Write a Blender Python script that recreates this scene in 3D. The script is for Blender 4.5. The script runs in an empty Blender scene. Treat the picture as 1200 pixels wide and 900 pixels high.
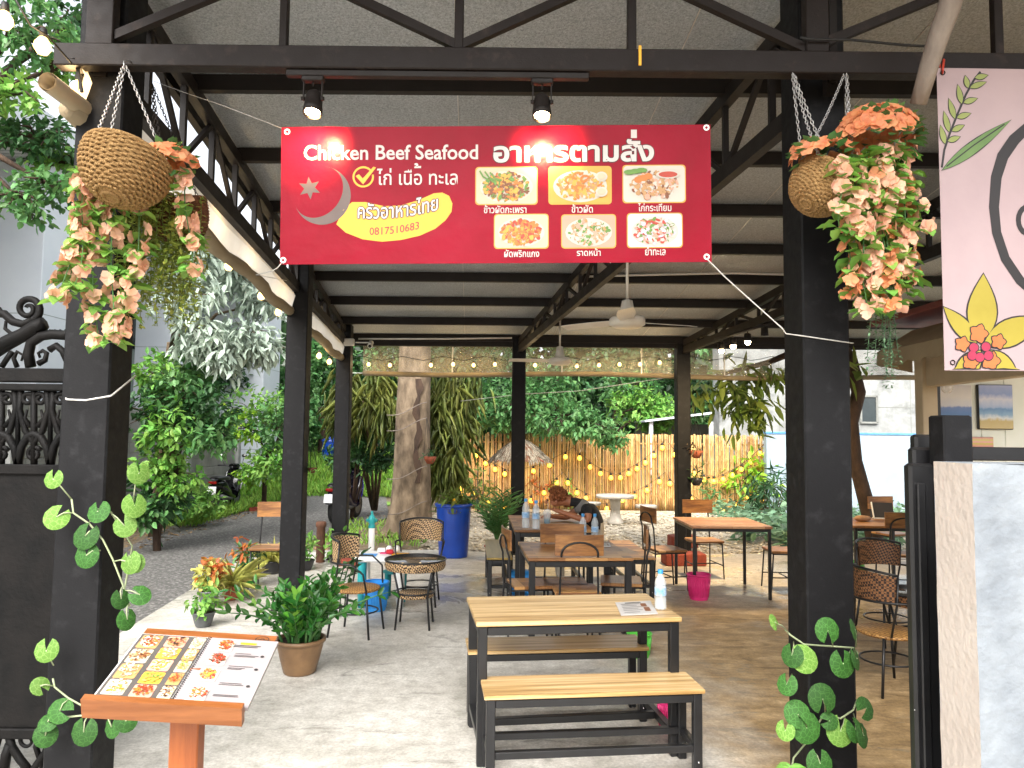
import bpy, math, random
import numpy as np
from mathutils import Vector, Matrix, Euler

# ------------------------------------------------------------------ camera, sky, sun, exposure
scene = bpy.context.scene
COL = scene.collection
CAM_H, FPX = 1.75, 870.0
PITCH, ROLL = math.atan(58 / FPX), 0.011
_fw = Vector((0, math.cos(PITCH), math.sin(PITCH)))
_u0 = Vector((0, -math.sin(PITCH), math.cos(PITCH)))
_r0 = Vector((1, 0, 0))
_rt = _r0 * math.cos(ROLL) + _u0 * math.sin(ROLL)
_up = _u0 * math.cos(ROLL) - _r0 * math.sin(ROLL)
cam_d = bpy.data.cameras.new("camera")
cam = bpy.data.objects.new("camera", cam_d)
COL.objects.link(cam)
cam_d.sensor_width = 36
cam_d.lens = FPX / 1200 * 36
cam_d.clip_start, cam_d.clip_end = 0.05, 2000
m3 = Matrix((_rt, _up, -_fw)).transposed()
cam.matrix_world = Matrix.Translation((0, 0, CAM_H)) @ m3.to_4x4()
scene.camera = cam

SUN_EL, SUN_ROT = math.radians(45), math.radians(193)
world = bpy.data.worlds.new("World")
scene.world = world
world.use_nodes = True
wn = world.node_tree
bgn = wn.nodes["Background"]
sky = wn.nodes.new("ShaderNodeTexSky")
sky.sky_type = 'NISHITA'
sky.sun_disc = False
sky.sun_elevation = SUN_EL
sky.sun_rotation = SUN_ROT
sky.dust_density = 5.0
sky.air_density = 1.0
hsv = wn.nodes.new("ShaderNodeHueSaturation")
hsv.inputs["Saturation"].default_value = 0.25
wn.links.new(sky.outputs[0], hsv.inputs["Color"])
wn.links.new(hsv.outputs[0], bgn.inputs[0])
bgn.inputs[1].default_value = 0.14
sun_d = bpy.data.lights.new("sun", 'SUN')
sun_d.energy = 0.65
sun_d.angle = math.radians(40)
sun_d.color = (1.0, 0.96, 0.9)
sun = bpy.data.objects.new("sun", sun_d)
COL.objects.link(sun)
# light comes from behind the camera, high, slightly from the left
sdir = Vector((math.sin(SUN_ROT) * math.cos(SUN_EL), math.cos(SUN_ROT) * math.cos(SUN_EL), math.sin(SUN_EL)))
sun.rotation_euler = sdir.to_track_quat('Z', 'Y').to_euler()
vs = scene.view_settings
vs.view_transform = 'Standard'
vs.look = 'None'
vs.gamma = 1
vs.use_curve_mapping = False
vs.exposure = 1.85
scene.cycles.use_denoising = True
scene.cycles.max_bounces = 8
scene.cycles.diffuse_bounces = 4
scene.cycles.transparent_max_bounces = 12
scene.cycles.caustics_reflective = False
scene.cycles.caustics_refractive = False
scene.cycles.sample_clamp_indirect = 6

rnd = random.Random(7)
nrng = np.random.default_rng(11)
R = math.radians
PI = math.pi
AX = R(3.0)                       # the pavilion and its furniture are turned 3 degrees


def ray(px, py):
    return _fw + _rt * ((px - 600) / FPX) + _up * ((450 - py) / FPX)


def P(px, py, Y):
    """point at distance Y in front of the camera, seen at (px, py) in the photograph"""
    d = ray(px, py)
    return Vector((0, 0, CAM_H)) + d * (Y / d.y)


def PZ(px, py, z=0.0):
    d = ray(px, py)
    return Vector((0, 0, CAM_H)) + d * ((z - CAM_H) / d.z)


def onx(px, py, Y):
    return P(px, py, Y).x


# ------------------------------------------------------------------ materials
def srgb(h):
    h = h.lstrip('#')
    o = []
    for i in (0, 2, 4):
        c = int(h[i:i + 2], 16) / 255
        o.append(c / 12.92 if c <= 0.04045 else ((c + 0.055) / 1.055) ** 2.4)
    return (*o, 1)


def nmat(name):
    m = bpy.data.materials.new(name)
    m.use_nodes = True
    nt = m.node_tree
    return m, nt, nt.nodes, nt.links, nt.nodes["Principled BSDF"]


def pm(name, c1, c2=None, scale=6, rough=.6, metal=0, bump=0, bscale=60, stretch=(1, 1, 1), island=0, rvar=0.0,
       spec=.5, detail=6, contrast=(.35, .65), transl=0, third=None, alpha=1, trans=0, hue=0.0):
    m, nt, N, L, b = nmat(name)
    if isinstance(c1, str): c1 = srgb(c1)
    if c2 is None: c2 = c1
    if isinstance(c2, str): c2 = srgb(c2)
    tc = N.new("ShaderNodeTexCoord")
    mp = N.new("ShaderNodeMapping")
    mp.inputs["Scale"].default_value = stretch
    L.new(tc.outputs["Object"], mp.inputs[0])
    nz = N.new("ShaderNodeTexNoise")
    nz.inputs["Scale"].default_value = scale
    nz.inputs["Detail"].default_value = detail
    nz.inputs["Roughness"].default_value = .6
    L.new(mp.outputs[0], nz.inputs[0])
    cr = N.new("ShaderNodeValToRGB")
    cr.color_ramp.elements[0].position, cr.color_ramp.elements[1].position = contrast
    cr.color_ramp.elements[0].color, cr.color_ramp.elements[1].color = c1, c2
    if third:
        e = cr.color_ramp.elements.new(sum(contrast) / 2)
        e.color = srgb(third) if isinstance(third, str) else third
    L.new(nz.outputs["Fac"], cr.inputs[0])
    col = cr.outputs[0]
    if island:
        g = N.new("ShaderNodeNewGeometry")
        mr = N.new("ShaderNodeMapRange")
        mr.inputs[3].default_value, mr.inputs[4].default_value = 1 - island, 1 + island
        L.new(g.outputs["Random Per Island"], mr.inputs[0])
        hs = N.new("ShaderNodeHueSaturation")
        L.new(mr.outputs[0], hs.inputs["Value"])
        L.new(col, hs.inputs["Color"])
        if hue:
            mh = N.new("ShaderNodeMath"); mh.operation = 'MULTIPLY_ADD'
            wh = N.new("ShaderNodeTexWhiteNoise"); wh.noise_dimensions = '1D'
            L.new(g.outputs["Random Per Island"], wh.inputs["W"])
            L.new(wh.outputs["Value"], mh.inputs[0])
            mh.inputs[1].default_value = 2 * hue
            mh.inputs[2].default_value = .5 - hue
            L.new(mh.outputs[0], hs.inputs["Hue"])
        col = hs.outputs[0]
    L.new(col, b.inputs["Base Color"])
    b.inputs["Roughness"].default_value = rough
    b.inputs["Metallic"].default_value = metal
    b.inputs["Specular IOR Level"].default_value = spec
    if rvar:
        mr2 = N.new("ShaderNodeMapRange")
        mr2.inputs[3].default_value, mr2.inputs[4].default_value = max(.02, rough - rvar), min(1, rough + rvar)
        n2 = N.new("ShaderNodeTexNoise"); n2.inputs["Scale"].default_value = scale * 1.7
        L.new(tc.outputs["Object"], n2.inputs[0]); L.new(n2.outputs["Fac"], mr2.inputs[0])
        L.new(mr2.outputs[0], b.inputs["Roughness"])
    if bump:
        nb = N.new("ShaderNodeTexNoise")
        nb.inputs["Scale"].default_value = bscale
        nb.inputs["Detail"].default_value = 5
        L.new(mp.outputs[0], nb.inputs[0])
        bp = N.new("ShaderNodeBump")
        bp.inputs["Strength"].default_value = bump
        bp.inputs["Distance"].default_value = .02
        L.new(nb.outputs["Fac"], bp.inputs["Height"])
        L.new(bp.outputs[0], b.inputs["Normal"])
    if trans:
        b.inputs["Transmission Weight"].default_value = trans
    if alpha < 1:
        b.inputs["Alpha"].default_value = alpha
    if transl:
        tr = N.new("ShaderNodeBsdfTranslucent")
        L.new(col, tr.inputs[0])
        mx = N.new("ShaderNodeMixShader")
        mx.inputs[0].default_value = transl
        L.new(b.outputs[0], mx.inputs[1]); L.new(tr.outputs[0], mx.inputs[2])
        L.new(mx.outputs[0], N["Material Output"].inputs[0])
    return m


def emat(name, col, strength):
    m, nt, N, L, b = nmat(name)
    b.inputs["Base Color"].default_value = col
    b.inputs["Emission Color"].default_value = col
    b.inputs["Emission Strength"].default_value = strength
    m.cycles.emission_sampling = 'NONE'
    return m


def leafmat(name, a, b, island=.35, transl=.3, rough=.45, hue=.02):
    return pm(name, a, b, scale=1.3, rough=rough, island=island, transl=transl, spec=.35, hue=hue, contrast=(.3, .7))


M = {}
M['steel'] = pm('black_painted_steel', '#1c1816', '#231e1c', scale=5, rough=.55, spec=.3, bump=.08, bscale=90, rvar=.12)
M['steel_brown'] = pm('brown_black_painted_steel', '#170f0c', '#3d322c', contrast=(.58, .85), detail=9, scale=12, rough=.55, bump=.08, bscale=120, rvar=.1, spec=.3)
M['post'] = pm('charcoal_painted_steel', '#0f0f11', '#2c2c2e', contrast=(.55, .9), detail=9, scale=14, rough=.6, bump=.06, bscale=120, rvar=.12, spec=.22)
M['iron'] = pm('matte_black_iron', '#080808', '#141211', scale=8, rough=.6, bump=.15, bscale=50, spec=.15)
M['blackmetal'] = pm('black_powder_coat', '#131314', '#1b1b1d', scale=9, rough=.38, bump=.04, bscale=200)
M['white_paint'] = pm('white_painted_masonry', '#dcdedf', '#e8e9ea', scale=3, rough=.7, bump=.25, bscale=25)
M['bldg_white'] = pm('white_cladding', '#c3cad2', '#d0d6dc', scale=.7, rough=.45, bump=.05, bscale=10)
M['bldg_grey'] = pm('grey_shutter', '#8d9794', '#7f8a88', scale=1.5, rough=.5, stretch=(6, 6, .3))
M['rope_white'] = pm('white_cord', '#d9d7d2', '#c4c1bb', scale=40, rough=.8)
M['chain'] = pm('galvanised_chain', '#b8b8b8', '#d0d0cf', rough=.35, metal=.8, scale=30)
M['jute'] = pm('jute_rope', '#94703f', '#b48f5c', scale=40, rough=.85, bump=.9, bscale=160, contrast=(.3, .7))
M['jute2'] = pm('brown_cane', '#5b3520', '#7c5030', scale=30, rough=.8, bump=.9, bscale=140)
M['petal'] = pm('peach_petal', '#e8ac8c', '#efc6ac', scale=14, rough=.6, island=.12, transl=.3, hue=.01, spec=.3)
M['petal_deep'] = pm('deep_peach_petal', '#e28f5e', '#eaa87c', scale=14, rough=.6, island=.12, transl=.35, hue=.01, spec=.3)
M['leaf_bright'] = leafmat('bright_leaf', '#5e963a', '#8fba5c', island=.3)
M['leaf_mid'] = leafmat('mid_leaf', '#43703b', '#6c9a5c')
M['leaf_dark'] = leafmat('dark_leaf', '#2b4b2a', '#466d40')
M['leaf_deep'] = leafmat('deep_green_leaf', '#1b3319', '#2b4a24', island=.4)  # darkest of the leaf greens
M['leaf_silver'] = leafmat('silvery_leaf', '#8fa191', '#c2cfc0', island=.3, transl=.2)
M['leaf_olive'] = leafmat('olive_leaf', '#56702f', '#86964a', island=.4)
M['leaf_brown'] = leafmat('drooping_olive_leaf', '#46582a', '#7f8440', island=.45)
M['leaf_glossy'] = leafmat('glossy_leaf', '#235221', '#447f30', island=.4, rough=.25, transl=.12)
M['leaf_yellow'] = leafmat('yellow_striped_leaf', '#b9b950', '#d9d48a', island=.3)
M['leaf_red'] = leafmat('reddish_leaf', '#a5552b', '#c9803f', island=.4)
M['leaf_lime'] = leafmat('lime_leaf', '#7fae2e', '#a8cc4c', island=.3)
M['leaf_bluish'] = leafmat('bluish_groundcover_leaf', '#557c5c', '#8fb08a', island=.4)
M['bark'] = pm('pale_bark', '#4f4335', '#8a7964', scale=6, rough=.95, bump=1, bscale=20, stretch=(1, 1, .45), third='#6f604e', detail=10)
M['bark_dark'] = pm('dark_bark', '#33261d', '#4d3a2c', scale=8, rough=.9, bump=.8, bscale=30, stretch=(1, 1, .4))
M['twig'] = pm('twig_brown', '#4c4030', '#6a5a44', scale=12, rough=.9)
M['soil'] = pm('potting_soil', '#2a1f18', '#3d2e22', scale=40, rough=1, bump=.8)
M['terracotta'] = pm('brown_glazed_terracotta', '#6b5138', '#8a6b4a', scale=5, rough=.45, bump=.12, bscale=40)
M['terracotta_red'] = pm('red_terracotta', '#8c4630', '#a85a3e', scale=8, rough=.75, bump=.2)
M['plastic_black'] = pm('black_plastic', '#1c1c1e', '#26262a', rough=.4)
M['plastic_grey'] = pm('grey_plastic', '#4b4d4e', '#5b5d5e', rough=.5)
M['plastic_blue'] = pm('blue_plastic', '#123d9a', '#1747ac', scale=3, rough=.35)
M['plastic_sky'] = pm('sky_blue_plastic', '#2d8fe0', '#3ea0ee', rough=.35)
M['plastic_pink'] = pm('pink_plastic', '#d62a72', '#e23c82', rough=.35)
M['plastic_green'] = pm('green_plastic', '#4fae3c', '#5cbf48', rough=.35)
M['plastic_teal'] = pm('teal_plastic', '#1f8f96', '#2aa3a6', rough=.4)
M['plastic_white'] = pm('white_plastic', '#e2e2de', '#ecebe7', rough=.35)
M['fan_white'] = pm('ivory_enamel', '#d8d3c8', '#e2ddd2', rough=.35)
M['bamboo'] = pm('dry_bamboo', '#94703f', '#c39d64', scale=3, rough=.55, island=.28, stretch=(4, 4, .5), bump=.2, bscale=30, hue=.012)
M['concrete'] = pm('bare_cement', '#636563', '#80817e', scale=1.2, rough=.9, bump=.3, bscale=14, third='#989a97')
M['cement_dark'] = pm('weathered_cement', '#6f706b', '#8d8e88', scale=1.5, rough=.9, bump=.4, bscale=12)
M['paint_blue'] = pm('pale_blue_wall_paint', '#8d9ba7', '#9baab5', scale=1.5, rough=.8, bump=.15, bscale=14)
M['stripe_blue'] = pm('blue_trim_paint', '#4f86b8', '#5f93c2', rough=.7)
M['beige'] = pm('beige_canvas', '#94866e', '#a3957b', scale=3, rough=.85, bump=.2, bscale=60, transl=.15)
M['beige_wall'] = pm('beige_paint', '#b3a48a', '#bdae94', rough=.7)
M['panel_green'] = pm('pale_green_panel', '#e2e7da', '#e8ece2', rough=.6)
M['red_dark'] = pm('dark_red_paint', '#5b1d1e', '#6b2425', rough=.55)
M['rubber'] = pm('tyre_rubber', '#151515', '#1e1e1e', rough=.8)
M['chrome'] = pm('bright_metal', '#b5b5b5', '#c9c9c9', rough=.2, metal=1)
M['gloss_black'] = pm('gloss_black_paint', '#101012', '#17171a', rough=.15)
M['gloss_violet'] = pm('violet_black_paint', '#1a1626', '#241d3a', rough=.15)
M['plate_white'] = pm('plate_white', '#d9dbdc', '#e3e5e6', rough=.4)
M['red_lamp'] = pm('red_lens', '#7a1512', '#8c1b16', rough=.2)
M['glass'] = None
M['paper'] = pm('white_paper', '#b9b5b2', '#c2bfbc', rough=.55)
M['paper_pink'] = pm('glossy_white_page', '#948d8d', '#9d9696', rough=.35)
M['ink'] = pm('dark_ink', '#2c2a2a', '#343131', rough=.6)
M['ink_grey'] = pm('grey_page', '#4f4b48', '#5a5653', rough=.35)
M['orange_wood'] = pm('varnished_orange_wood', '#794620', '#955c33', scale=5, rough=.28, stretch=(.7, 6, 6), bump=.05, bscale=40)
M['hardwood_post'] = pm('varnished_red_brown_wood', '#7a3d18', '#9a5426', scale=5, rough=.35, stretch=(6, 6, .7))
M['grey_wood'] = pm('weathered_branch', '#6b6058', '#8f857b', scale=8, rough=.85, bump=.5, bscale=30, stretch=(1, 1, .3))
M['skin'] = pm('tanned_skin', '#9a6244', '#a96f50', scale=9, rough=.5)
M['hair'] = pm('auburn_hair', '#7d4322', '#b06a3a', scale=30, rough=.6, bump=1, bscale=90)
M['cloth_black'] = pm('black_cotton', '#161517', '#201f22', scale=12, rough=.9, bump=.3)
M['cloth_grey'] = pm('grey_cotton', '#6d6a68', '#7f7c79', scale=12, rough=.9, bump=.3)
M['cloth_pale'] = pm('pale_linen', '#a59b8a', '#b8ae9d', scale=12, rough=.9, bump=.3)
M['stone_table'] = pm('cast_stone', '#a79f92', '#c4bdb0', scale=5, rough=.85, bump=.4)
M['thatch'] = pm('bleached_thatch', '#6f6656', '#a59a86', scale=12, rough=.95, bump=1, bscale=60, island=.25)
M['brick'] = pm('red_brick', '#7d3525', '#984634', scale=10, rough=.85, bump=.3)
M['lamp_white'] = emat('warm_bulb', (1, .66, .22, 1), 1.2)
M['lamp_yellow'] = emat('yellow_bulb', (1, .6, .07, 1), .6)
M['spot_glow'] = emat('spot_lamp_face', (1, .78, .46, 1), 30)
M['wire_black'] = pm('black_cable', '#131313', '#1b1b1b', rough=.6)
M['grommet'] = pm('metal_eyelet', '#d5d2cc', '#e2e0da', rough=.3, metal=.6)


def glass_mat(name, col, alpha=.25, rough=.05):
    m, nt, N, L, b = nmat(name)
    b.inputs["Base Color"].default_value = col
    b.inputs["Roughness"].default_value = rough
    tr = N.new("ShaderNodeBsdfTransparent")
    mx = N.new("ShaderNodeMixShader")
    mx.inputs[0].default_value = alpha
    L.new(tr.outputs[0], mx.inputs[1]); L.new(b.outputs[0], mx.inputs[2])
    L.new(mx.outputs[0], N["Material Output"].inputs[0])
    return m


M['bottle'] = glass_mat('clear_bottle_plastic', (.75, .82, .86, 1), .35, .08)
M['vinyl'] = glass_mat('clear_vinyl_sheet', (.72, .68, .58, 1), .3, .25)
M['canvas_side'] = pm('translucent_awning_sheet', '#d6d0c4', '#e0dbd1', scale=4, rough=.5, transl=.6, bump=.4, bscale=8)
M['globe_glass'] = glass_mat('clear_globe_glass', (.85, .85, .82, 1), .3, .05)
M['drink_blue'] = pm('blue_drink', '#2d7f9c', '#3a92ad', rough=.2)
M['label_blue'] = pm('bottle_label', '#5e94c4', '#b9d0e2', scale=25, rough=.4)
M['cap_blue'] = pm('blue_cap', '#2f8fd0', '#3b9cdc', rough=.4)


def wood_blocks(name, cols, sx=.35, sy=.09, rough=.4):
    """short wooden staves glued edge to edge, each of its own tone"""
    m, nt, N, L, b = nmat(name)
    tc = N.new("ShaderNodeTexCoord")
    br = N.new("ShaderNodeTexBrick")
    br.inputs["Scale"].default_value = 1
    br.inputs["Brick Width"].default_value = sx
    br.inputs["Row Height"].default_value = sy
    br.inputs["Mortar Size"].default_value = .0015
    br.inputs["Color1"].default_value = (0, 0, 0, 1)
    br.inputs["Color2"].default_value = (1, 1, 1, 1)
    br.inputs["Mortar"].default_value = (.0, .0, .0, 1)
    br.offset = .37
    L.new(tc.outputs["Object"], br.inputs[0])
    cr = N.new("ShaderNodeValToRGB")
    cr.color_ramp.elements[0].color = srgb(cols[0]); cr.color_ramp.elements[1].color = srgb(cols[-1])
    for i, c in enumerate(cols[1:-1]):
        e = cr.color_ramp.elements.new((i + 1) / (len(cols) - 1)); e.color = srgb(c)
    mp = N.new("ShaderNodeMapping"); mp.inputs["Scale"].default_value = (2, 22, 22)
    L.new(tc.outputs["Object"], mp.inputs[0])
    nz = N.new("ShaderNodeTexNoise"); nz.inputs["Scale"].default_value = 3; nz.inputs["Detail"].default_value = 8
    L.new(mp.outputs[0], nz.inputs[0])
    ad = N.new("ShaderNodeMath"); ad.operation = 'MULTIPLY_ADD'
    L.new(nz.outputs["Fac"], ad.inputs[0]); ad.inputs[1].default_value = .9; ad.inputs[2].default_value = -.45
    a2 = N.new("ShaderNodeMath"); a2.operation = 'ADD'
    L.new(br.outputs["Color"], a2.inputs[0]); L.new(ad.outputs[0], a2.inputs[1])
    L.new(a2.outputs[0], cr.inputs[0])
    L.new(cr.outputs[0], b.inputs["Base Color"])
    b.inputs["Roughness"].default_value = rough
    return m


M['blocks'] = wood_blocks('jointed_hardwood', ['#6f4a2a', '#8f6238', '#a37545', '#b98d58'])
M['blocks_dark'] = wood_blocks('jointed_dark_hardwood', ['#5c3a20', '#7a5029', '#9a6a3a', '#a87a48'])
M['blocks_pale'] = wood_blocks('jointed_reddish_hardwood', ['#9c6a4a', '#b37e5a', '#c08c66', '#cf9f78'])
M['back_wood'] = pm('grained_backrest_wood', '#6b4526', '#a5743f', scale=2.5, rough=.42, stretch=(1.6, 12, 12), third='#8a5d33', detail=9)
M['laminate'] = pm('wood_grain_laminate', '#876638', '#d2b586', scale=2.6, rough=.36, stretch=(.35, 11, 11), third='#b5935f', contrast=(.33, .62), detail=8)
M['laminate_edge'] = pm('pale_board_edge', '#c9ab74', '#d8bf8c', rough=.5)
M['bench_yellow'] = pm('yellowish_varnished_wood', '#8d7438', '#ab9150', scale=2, rough=.35, stretch=(9, .5, 9))


def wicker_mat(name, ca, cb, sc=62):
    m, nt, N, L, b = nmat(name)
    tc = N.new("ShaderNodeTexCoord")
    ck = N.new("ShaderNodeTexChecker"); ck.inputs["Scale"].default_value = sc
    ck.inputs[1].default_value = srgb(ca); ck.inputs[2].default_value = srgb(cb)
    mp = N.new("ShaderNodeMapping"); mp.inputs["Rotation"].default_value = (.2, .3, .6)
    L.new(tc.outputs["Object"], mp.inputs[0]); L.new(mp.outputs[0], ck.inputs[0])
    L.new(ck.outputs[0], b.inputs["Base Color"])
    b.inputs["Roughness"].default_value = .55
    bp = N.new("ShaderNodeBump"); bp.inputs["Strength"].default_value = .8; bp.inputs["Distance"].default_value = .004
    L.new(ck.outputs["Fac"], bp.inputs["Height"]); L.new(bp.outputs[0], b.inputs["Normal"])
    return m


M['wicker'] = wicker_mat('two_tone_rattan_weave', '#cba97c', '#33241a')
M['wicker_brown'] = wicker_mat('brown_rattan_weave', '#8a5f3b', '#2a1b13')
M['wicker_seat'] = wicker_mat('tan_rattan_weave', '#b98c50', '#7a5428', 60)

# ------------------------------------------------------------------ mesh helpers
class MB:
    """collects shapes; build() links them as one mesh object"""
    def __init__(s):
        s.v, s.f, s.mi, s.sm = [], [], [], []
        s.big = []

    def add(s, vs_, fs, mi=0, smooth=False):
        o = len(s.v)
        s.v.extend([tuple(v) for v in vs_])
        for f in fs:
            s.f.append([i + o for i in f]); s.mi.append(mi); s.sm.append(smooth)
        return s

    def box(s, c, d, rz=0, mi=0, rx=0, ry=0):
        hx, hy, hz = d[0] / 2, d[1] / 2, d[2] / 2
        E = Euler((rx, ry, rz)).to_matrix()
        c = Vector(c)
        vs_ = [c + E @ Vector((x, y, z)) for x in (-hx, hx) for y in (-hy, hy) for z in (-hz, hz)]
        return s.add(vs_, [(0, 1, 3, 2), (4, 6, 7, 5), (0, 4, 5, 1), (2, 3, 7, 6), (0, 2, 6, 4), (1, 5, 7, 3)], mi)

    def bbox(s, c, d, bev=.006, rz=0, mi=0):
        """box with chamfered edges all round"""
        hx, hy, hz = d[0] / 2, d[1] / 2, d[2] / 2
        b = min(bev, hx * .45, hy * .45, hz * .45)
        E = Euler((0, 0, rz)).to_matrix(); c = Vector(c)
        out = [(-hx + b, -hy), (hx - b, -hy), (hx, -hy + b), (hx, hy - b), (hx - b, hy), (-hx + b, hy), (-hx, hy - b), (-hx, -hy + b)]
        inn = [(x * (hx - b) / hx, y * (hy - b) / hy) for x, y in out]
        rings = [(inn, -hz), (out, -hz + b), (out, hz - b), (inn, hz)]
        vs_ = [c + E @ Vector((x, y, z)) for r_, z in rings for x, y in r_]
        fs = [tuple(range(7, -1, -1)), tuple(range(24, 32))]
        for k in range(3):
            for i in range(8):
                j = (i + 1) % 8
                fs.append((k * 8 + i, k * 8 + j, k * 8 + 8 + j, k * 8 + 8 + i))
        return s.add(vs_, fs, mi)

    def beam(s, a, b, w, h, mi=0, up=(0, 0, 1)):
        """square bar from a to b; w across, h along up"""
        a, b = Vector(a), Vector(b)
        d = (b - a).normalized()
        u = Vector(up)
        if abs(d.dot(u)) > .98: u = Vector((0, 1, 0))
        x = d.cross(u).normalized(); z = x.cross(d).normalized()
        vs_ = [p + x * sx * w / 2 + z * sz * h / 2 for p in (a, b) for sx, sz in ((-1, -1), (1, -1), (1, 1), (-1, 1))]
        return s.add(vs_, [(3, 2, 1, 0), (4, 5, 6, 7), (0, 1, 5, 4), (1, 2, 6, 5), (2, 3, 7, 6), (3, 0, 4, 7)], mi)

    def tube(s, pts, r, n=8, mi=0, closed=False, caps=True, smooth=True):
        pts = [Vector(p) for p in pts]
        k = len(pts)
        rs = r if isinstance(r, (list, tuple)) else [r] * k
        vs_, fs = [], []
        prev = None
        for i, p in enumerate(pts):
            if closed: d = pts[(i + 1) % k] - pts[i - 1]
            else: d = pts[min(i + 1, k - 1)] - pts[max(i - 1, 0)]
            d = d.normalized() if d.length > 1e-9 else Vector((0, 0, 1))
            if prev is None:
                a = Vector((0, 0, 1)) if abs(d.z) < .9 else Vector((1, 0, 0))
                x = d.cross(a).normalized()
            else:
                x = (prev - d * prev.dot(d))
                x = x.normalized() if x.length > 1e-6 else d.orthogonal().normalized()
            prev = x
            y = d.cross(x)
            for j in range(n):
                t = 2 * PI * j / n
                vs_.append(p + (x * math.cos(t) + y * math.sin(t)) * rs[i])
        last = k if closed else k - 1
        for i in range(last):
            for j in range(n):
                a, b_ = i * n + j, i * n + (j + 1) % n
                c, d_ = ((i + 1) % k) * n + (j + 1) % n, ((i + 1) % k) * n + j
                fs.append((a, b_, c, d_))
        if caps and not closed:
            fs.append(tuple(range(n - 1, -1, -1))); fs.append(tuple(range((k - 1) * n, k * n)))
        return s.add(vs_, fs, mi, smooth)

    def lathe(s, prof, c=(0, 0, 0), n=24, mi=0, tilt=None, smooth=True, cap0=False, cap1=False, sc=(1, 1)):
        c = Vector(c)
        vs_, fs = [], []
        for r, z in prof:
            for j in range(n):
                t = 2 * PI * j / n
                v = Vector((r * math.cos(t) * sc[0], r * math.sin(t) * sc[1], z))
                if tilt is not None: v = tilt @ v
                vs_.append(c + v)
        for i in range(len(prof) - 1):
            for j in range(n):
                a, b_ = i * n + j, i * n + (j + 1) % n
                fs.append((a, b_, b_ + n, a + n))
        if cap0: fs.append(tuple(range(n - 1, -1, -1)))
        if cap1: fs.append(tuple(range((len(prof) - 1) * n, len(prof) * n)))
        return s.add(vs_, fs, mi, smooth)

    def ball(s, c, r, n=12, mi=0, sq=(1, 1, 1)):
        m_ = n // 2
        vs_, fs = [], []
        c = Vector(c)
        for i in range(m_ + 1):
            a = PI * i / m_
            for j in range(n):
                t = 2 * PI * j / n
                vs_.append(c + Vector((math.sin(a) * math.cos(t) * r * sq[0], math.sin(a) * math.sin(t) * r * sq[1], -math.cos(a) * r * sq[2])))
        for i in range(m_):
            for j in range(n):
                fs.append((i * n + j, i * n + (j + 1) % n, (i + 1) * n + (j + 1) % n, (i + 1) * n + j))
        return s.add(vs_, fs, mi, True)

    def poly(s, pts, mi=0):
        return s.add(pts, [tuple(range(len(pts)))], mi)

    def prism(s, pts, ext, mi=0):
        """polygon pts (3D, planar) extruded by vector ext"""
        n = len(pts); e = Vector(ext)
        vs_ = [Vector(p) for p in pts] + [Vector(p) + e for p in pts]
        fs = [tuple(range(n - 1, -1, -1)), tuple(range(n, 2 * n))]
        fs += [(i, (i + 1) % n, n + (i + 1) % n, n + i) for i in range(n)]
        return s.add(vs_, fs, mi)

    def build(s, name, mats, parent=None, loc=None, rz=0):
        me = bpy.data.meshes.new(name)
        me.from_pydata(s.v, [], s.f)
        if not isinstance(mats, (list, tuple)): mats = [mats]
        for m_ in mats: me.materials.append(m_)
        if s.f:
            me.polygons.foreach_set("material_index", s.mi)
            me.polygons.foreach_set("use_smooth", s.sm)
        me.update()
        return link(name, me, parent, loc, rz)


def link(name, me, parent=None, loc=None, rz=0):
    o = bpy.data.objects.new(name, me)
    COL.objects.link(o)
    if parent is not None: o.parent = parent
    if loc is not None: o.location = loc
    if rz: o.rotation_euler = (0, 0, rz)
    return o


def tag(o, label=None, cat=None, group=None, kind=None):
    if label: o['label'] = label
    if cat: o['category'] = cat
    if group: o['group'] = group
    if kind: o['kind'] = kind
    return o


def thing(name, label, cat, loc=(0, 0, 0), rz=0, group=None):
    o = bpy.data.objects.new(name, None)
    o.empty_display_size = .1
    COL.objects.link(o)
    o.location = loc
    o.rotation_euler = (0, 0, rz)
    return tag(o, label, cat, group)


def struct(o):
    o['kind'] = 'structure'
    return o


def dup(root, loc, rz, label, group=None):
    r = root.copy(); COL.objects.link(r)
    r.location = loc; r.rotation_euler = (0, 0, rz)
    r['label'] = label
    if group: r['group'] = group
    for ch in list(root.children):
        c = ch.copy(); COL.objects.link(c); c.parent = r
        for g in list(ch.children):
            d = g.copy(); COL.objects.link(d); d.parent = c
    return r


# leaves -----------------------------------------------------------------
def unit(a):
    return a / np.maximum(np.linalg.norm(a, axis=1, keepdims=True), 1e-9)


def leaf_mesh(p, d, nrm, L, W, curl=.15, fold=.12, w1=.95, w2=.75):
    """arrays of leaves: base points p, directions d, normals nrm -> (verts, faces)"""
    d = unit(d)
    s = unit(np.cross(d, nrm))
    nn = np.cross(s, d)
    L = L[:, None]; W = W[:, None]
    b = p
    t = p + d * L - nn * L * curl
    r1 = p + d * L * .33 + s * W * .5 * w1 + nn * W * fold
    l1 = p + d * L * .33 - s * W * .5 * w1 + nn * W * fold
    r2 = p + d * L * .7 + s * W * .5 * w2 + nn * W * fold - nn * L * curl * .45
    l2 = p + d * L * .7 - s * W * .5 * w2 + nn * W * fold - nn * L * curl * .45
    V = np.stack([b, r1, r2, t, l2, l1], 1).reshape(-1, 3)
    n = len(p)
    o = np.arange(n)[:, None] * 6
    F = np.concatenate([o + np.array([[0, 1, 2, 3]]), o + np.array([[0, 3, 4, 5]])], 1).reshape(-1, 4)
    return V, F


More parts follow.
